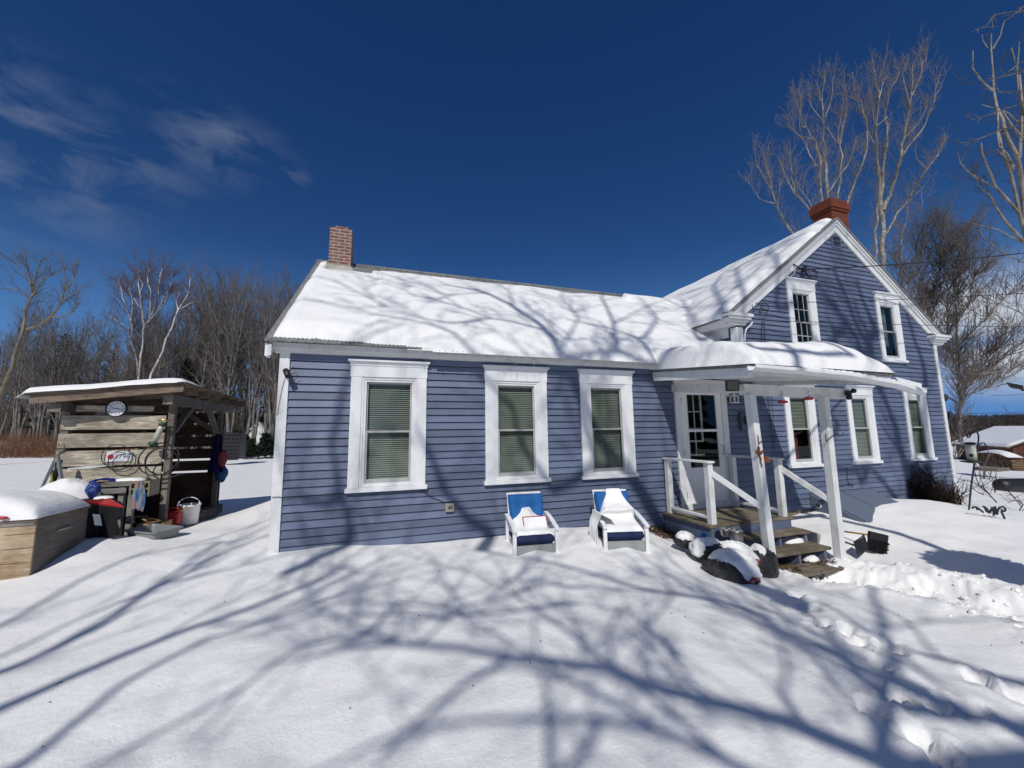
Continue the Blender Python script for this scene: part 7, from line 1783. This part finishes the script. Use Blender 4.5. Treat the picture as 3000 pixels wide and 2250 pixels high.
# unseen round-headed cedar, made up to cast the round shadow beside the path
th, fi = MB(), MB(); ry = random.Random(13)
yb = Vector((7.55,-4.75,G(7.55,-4.75))); hc = yb+Vector((.02,0,2.42))
th.tube([yb-Vector((0,0,.1)), yb+Vector((.03,0,1.0)), hc], [.06,.05,.03], 8)
for k in range(22):
    a = ry.uniform(0,6.28); th.tube([yb+Vector((.02,0,1.5)), hc+Vector((.3*math.cos(a), .3*math.sin(a), ry.uniform(-.3,.4)))], [.02,.006], 4, False)
for k in range(5200):
    d = Vector((ry.gauss(0,1), ry.gauss(0,1), ry.gauss(0,1))).normalized(); rr_ = ry.uniform(.45,1.0)
    c_ = hc+Vector((d.x*.46*rr_, d.y*.42*rr_, d.z*.5*rr_)); v = (d+Vector((ry.gauss(0,.6),ry.gauss(0,.6),ry.gauss(0,.6)))).normalized(); s = ry.uniform(.06,.12); w_ = v.orthogonal().normalized()*s*.25
    fi.add([c_-w_, c_+w_, c_+v*s], [(0,1,2)])
o = thing('shadow_cedar', 'added round-headed cedar beyond the right edge, there for its shadow beside the path', 'tree', tuple(yb))
th.build('trunk', BARK, o, yb, smooth=True); fi.build('crown', EVG, o, yb)

# crumbs of broken snow along the trodden path, and specks of bark and twig fallen on the snow
m_ = MB(); rc = random.Random(17)
for k in range(240):
    i = rc.randrange(len(PATH)-1); t = rc.random(); x = PATH[i][0]*(1-t)+PATH[i+1][0]*t+rc.gauss(0,.42); y = PATH[i][1]*(1-t)+PATH[i+1][1]*t+rc.gauss(0,.3)
    r_ = rc.choice([.010,.014,.02,.03]); z_ = G(x, y)+r_*.15; sd_ = rc.random()*50
    m_.ball((x, y, z_), (r_*rc.uniform(.8,1.4), r_*rc.uniform(.8,1.4), r_*.8), 7, 5, lambda d: 1+.35*noise.noise(d*2+Vector((sd_,0,0))))
single(m_, 'snow_crumbs', SNOW, 'broken crumbs of snow scattered along the trodden path', 'snow', (7,-2.5,-1), kind='stuff')
m_ = MB()
for k in range(45):
    x, y = rc.uniform(-1, 8), rc.uniform(-4.3, -.6); z_ = G(x, y)+.004; a = rc.uniform(0,6.28); l = rc.uniform(.005,.016)
    m_.tube([(x-l*math.cos(a), y-l*math.sin(a), z_), (x, y, z_+.004), (x+l*math.cos(a+.4), y+l*math.sin(a+.4), z_)], .0022, 3)
single(m_, 'bark_flecks', VINE, 'tiny dark twigs and bark flecks fallen on the yard snow', 'debris', (3,-2,-.9), kind='stuff')

# evergreens added behind the photographer to cut the sky fill; the panes mirror them
m_ = MB(); rw_ = random.Random(23)
for k in range(64):
    a = R(rw_.uniform(186, 352)); d_ = rw_.uniform(27, 42); x, y = 2+d_*1.3*math.cos(a), -4+d_*math.sin(a); h = rw_.uniform(9, 14); z_ = -1.5; r0 = rw_.uniform(1.6, 2.6)
    m_.tube([(x,y,z_-.5),(x,y,z_+h)], [.2,.02], 5)
    for t in range(9):
        f = t/9; zz_ = z_+h*(.10+.88*f); r_ = r0*(1-f)**.85+.12; n_ = 14; b = len(m_.v)
        for i in range(n_): q = 2*math.pi*i/n_; rr_ = r_*(rw_.uniform(.55,1.15)); m_.v.append((x+rr_*math.cos(q), y+rr_*math.sin(q), zz_-h*.06*rw_.uniform(.6,1.3)))
        m_.v.append((x, y, zz_+h*.09)); m_.f += [(b+i, b+(i+1) % n_, b+n_) for i in range(n_)]
single(m_, 'sky_block_evergreens', EVG, 'dark evergreens added behind the photographer to block low sky light', 'woods', (2,-35,-1), kind='stuff')
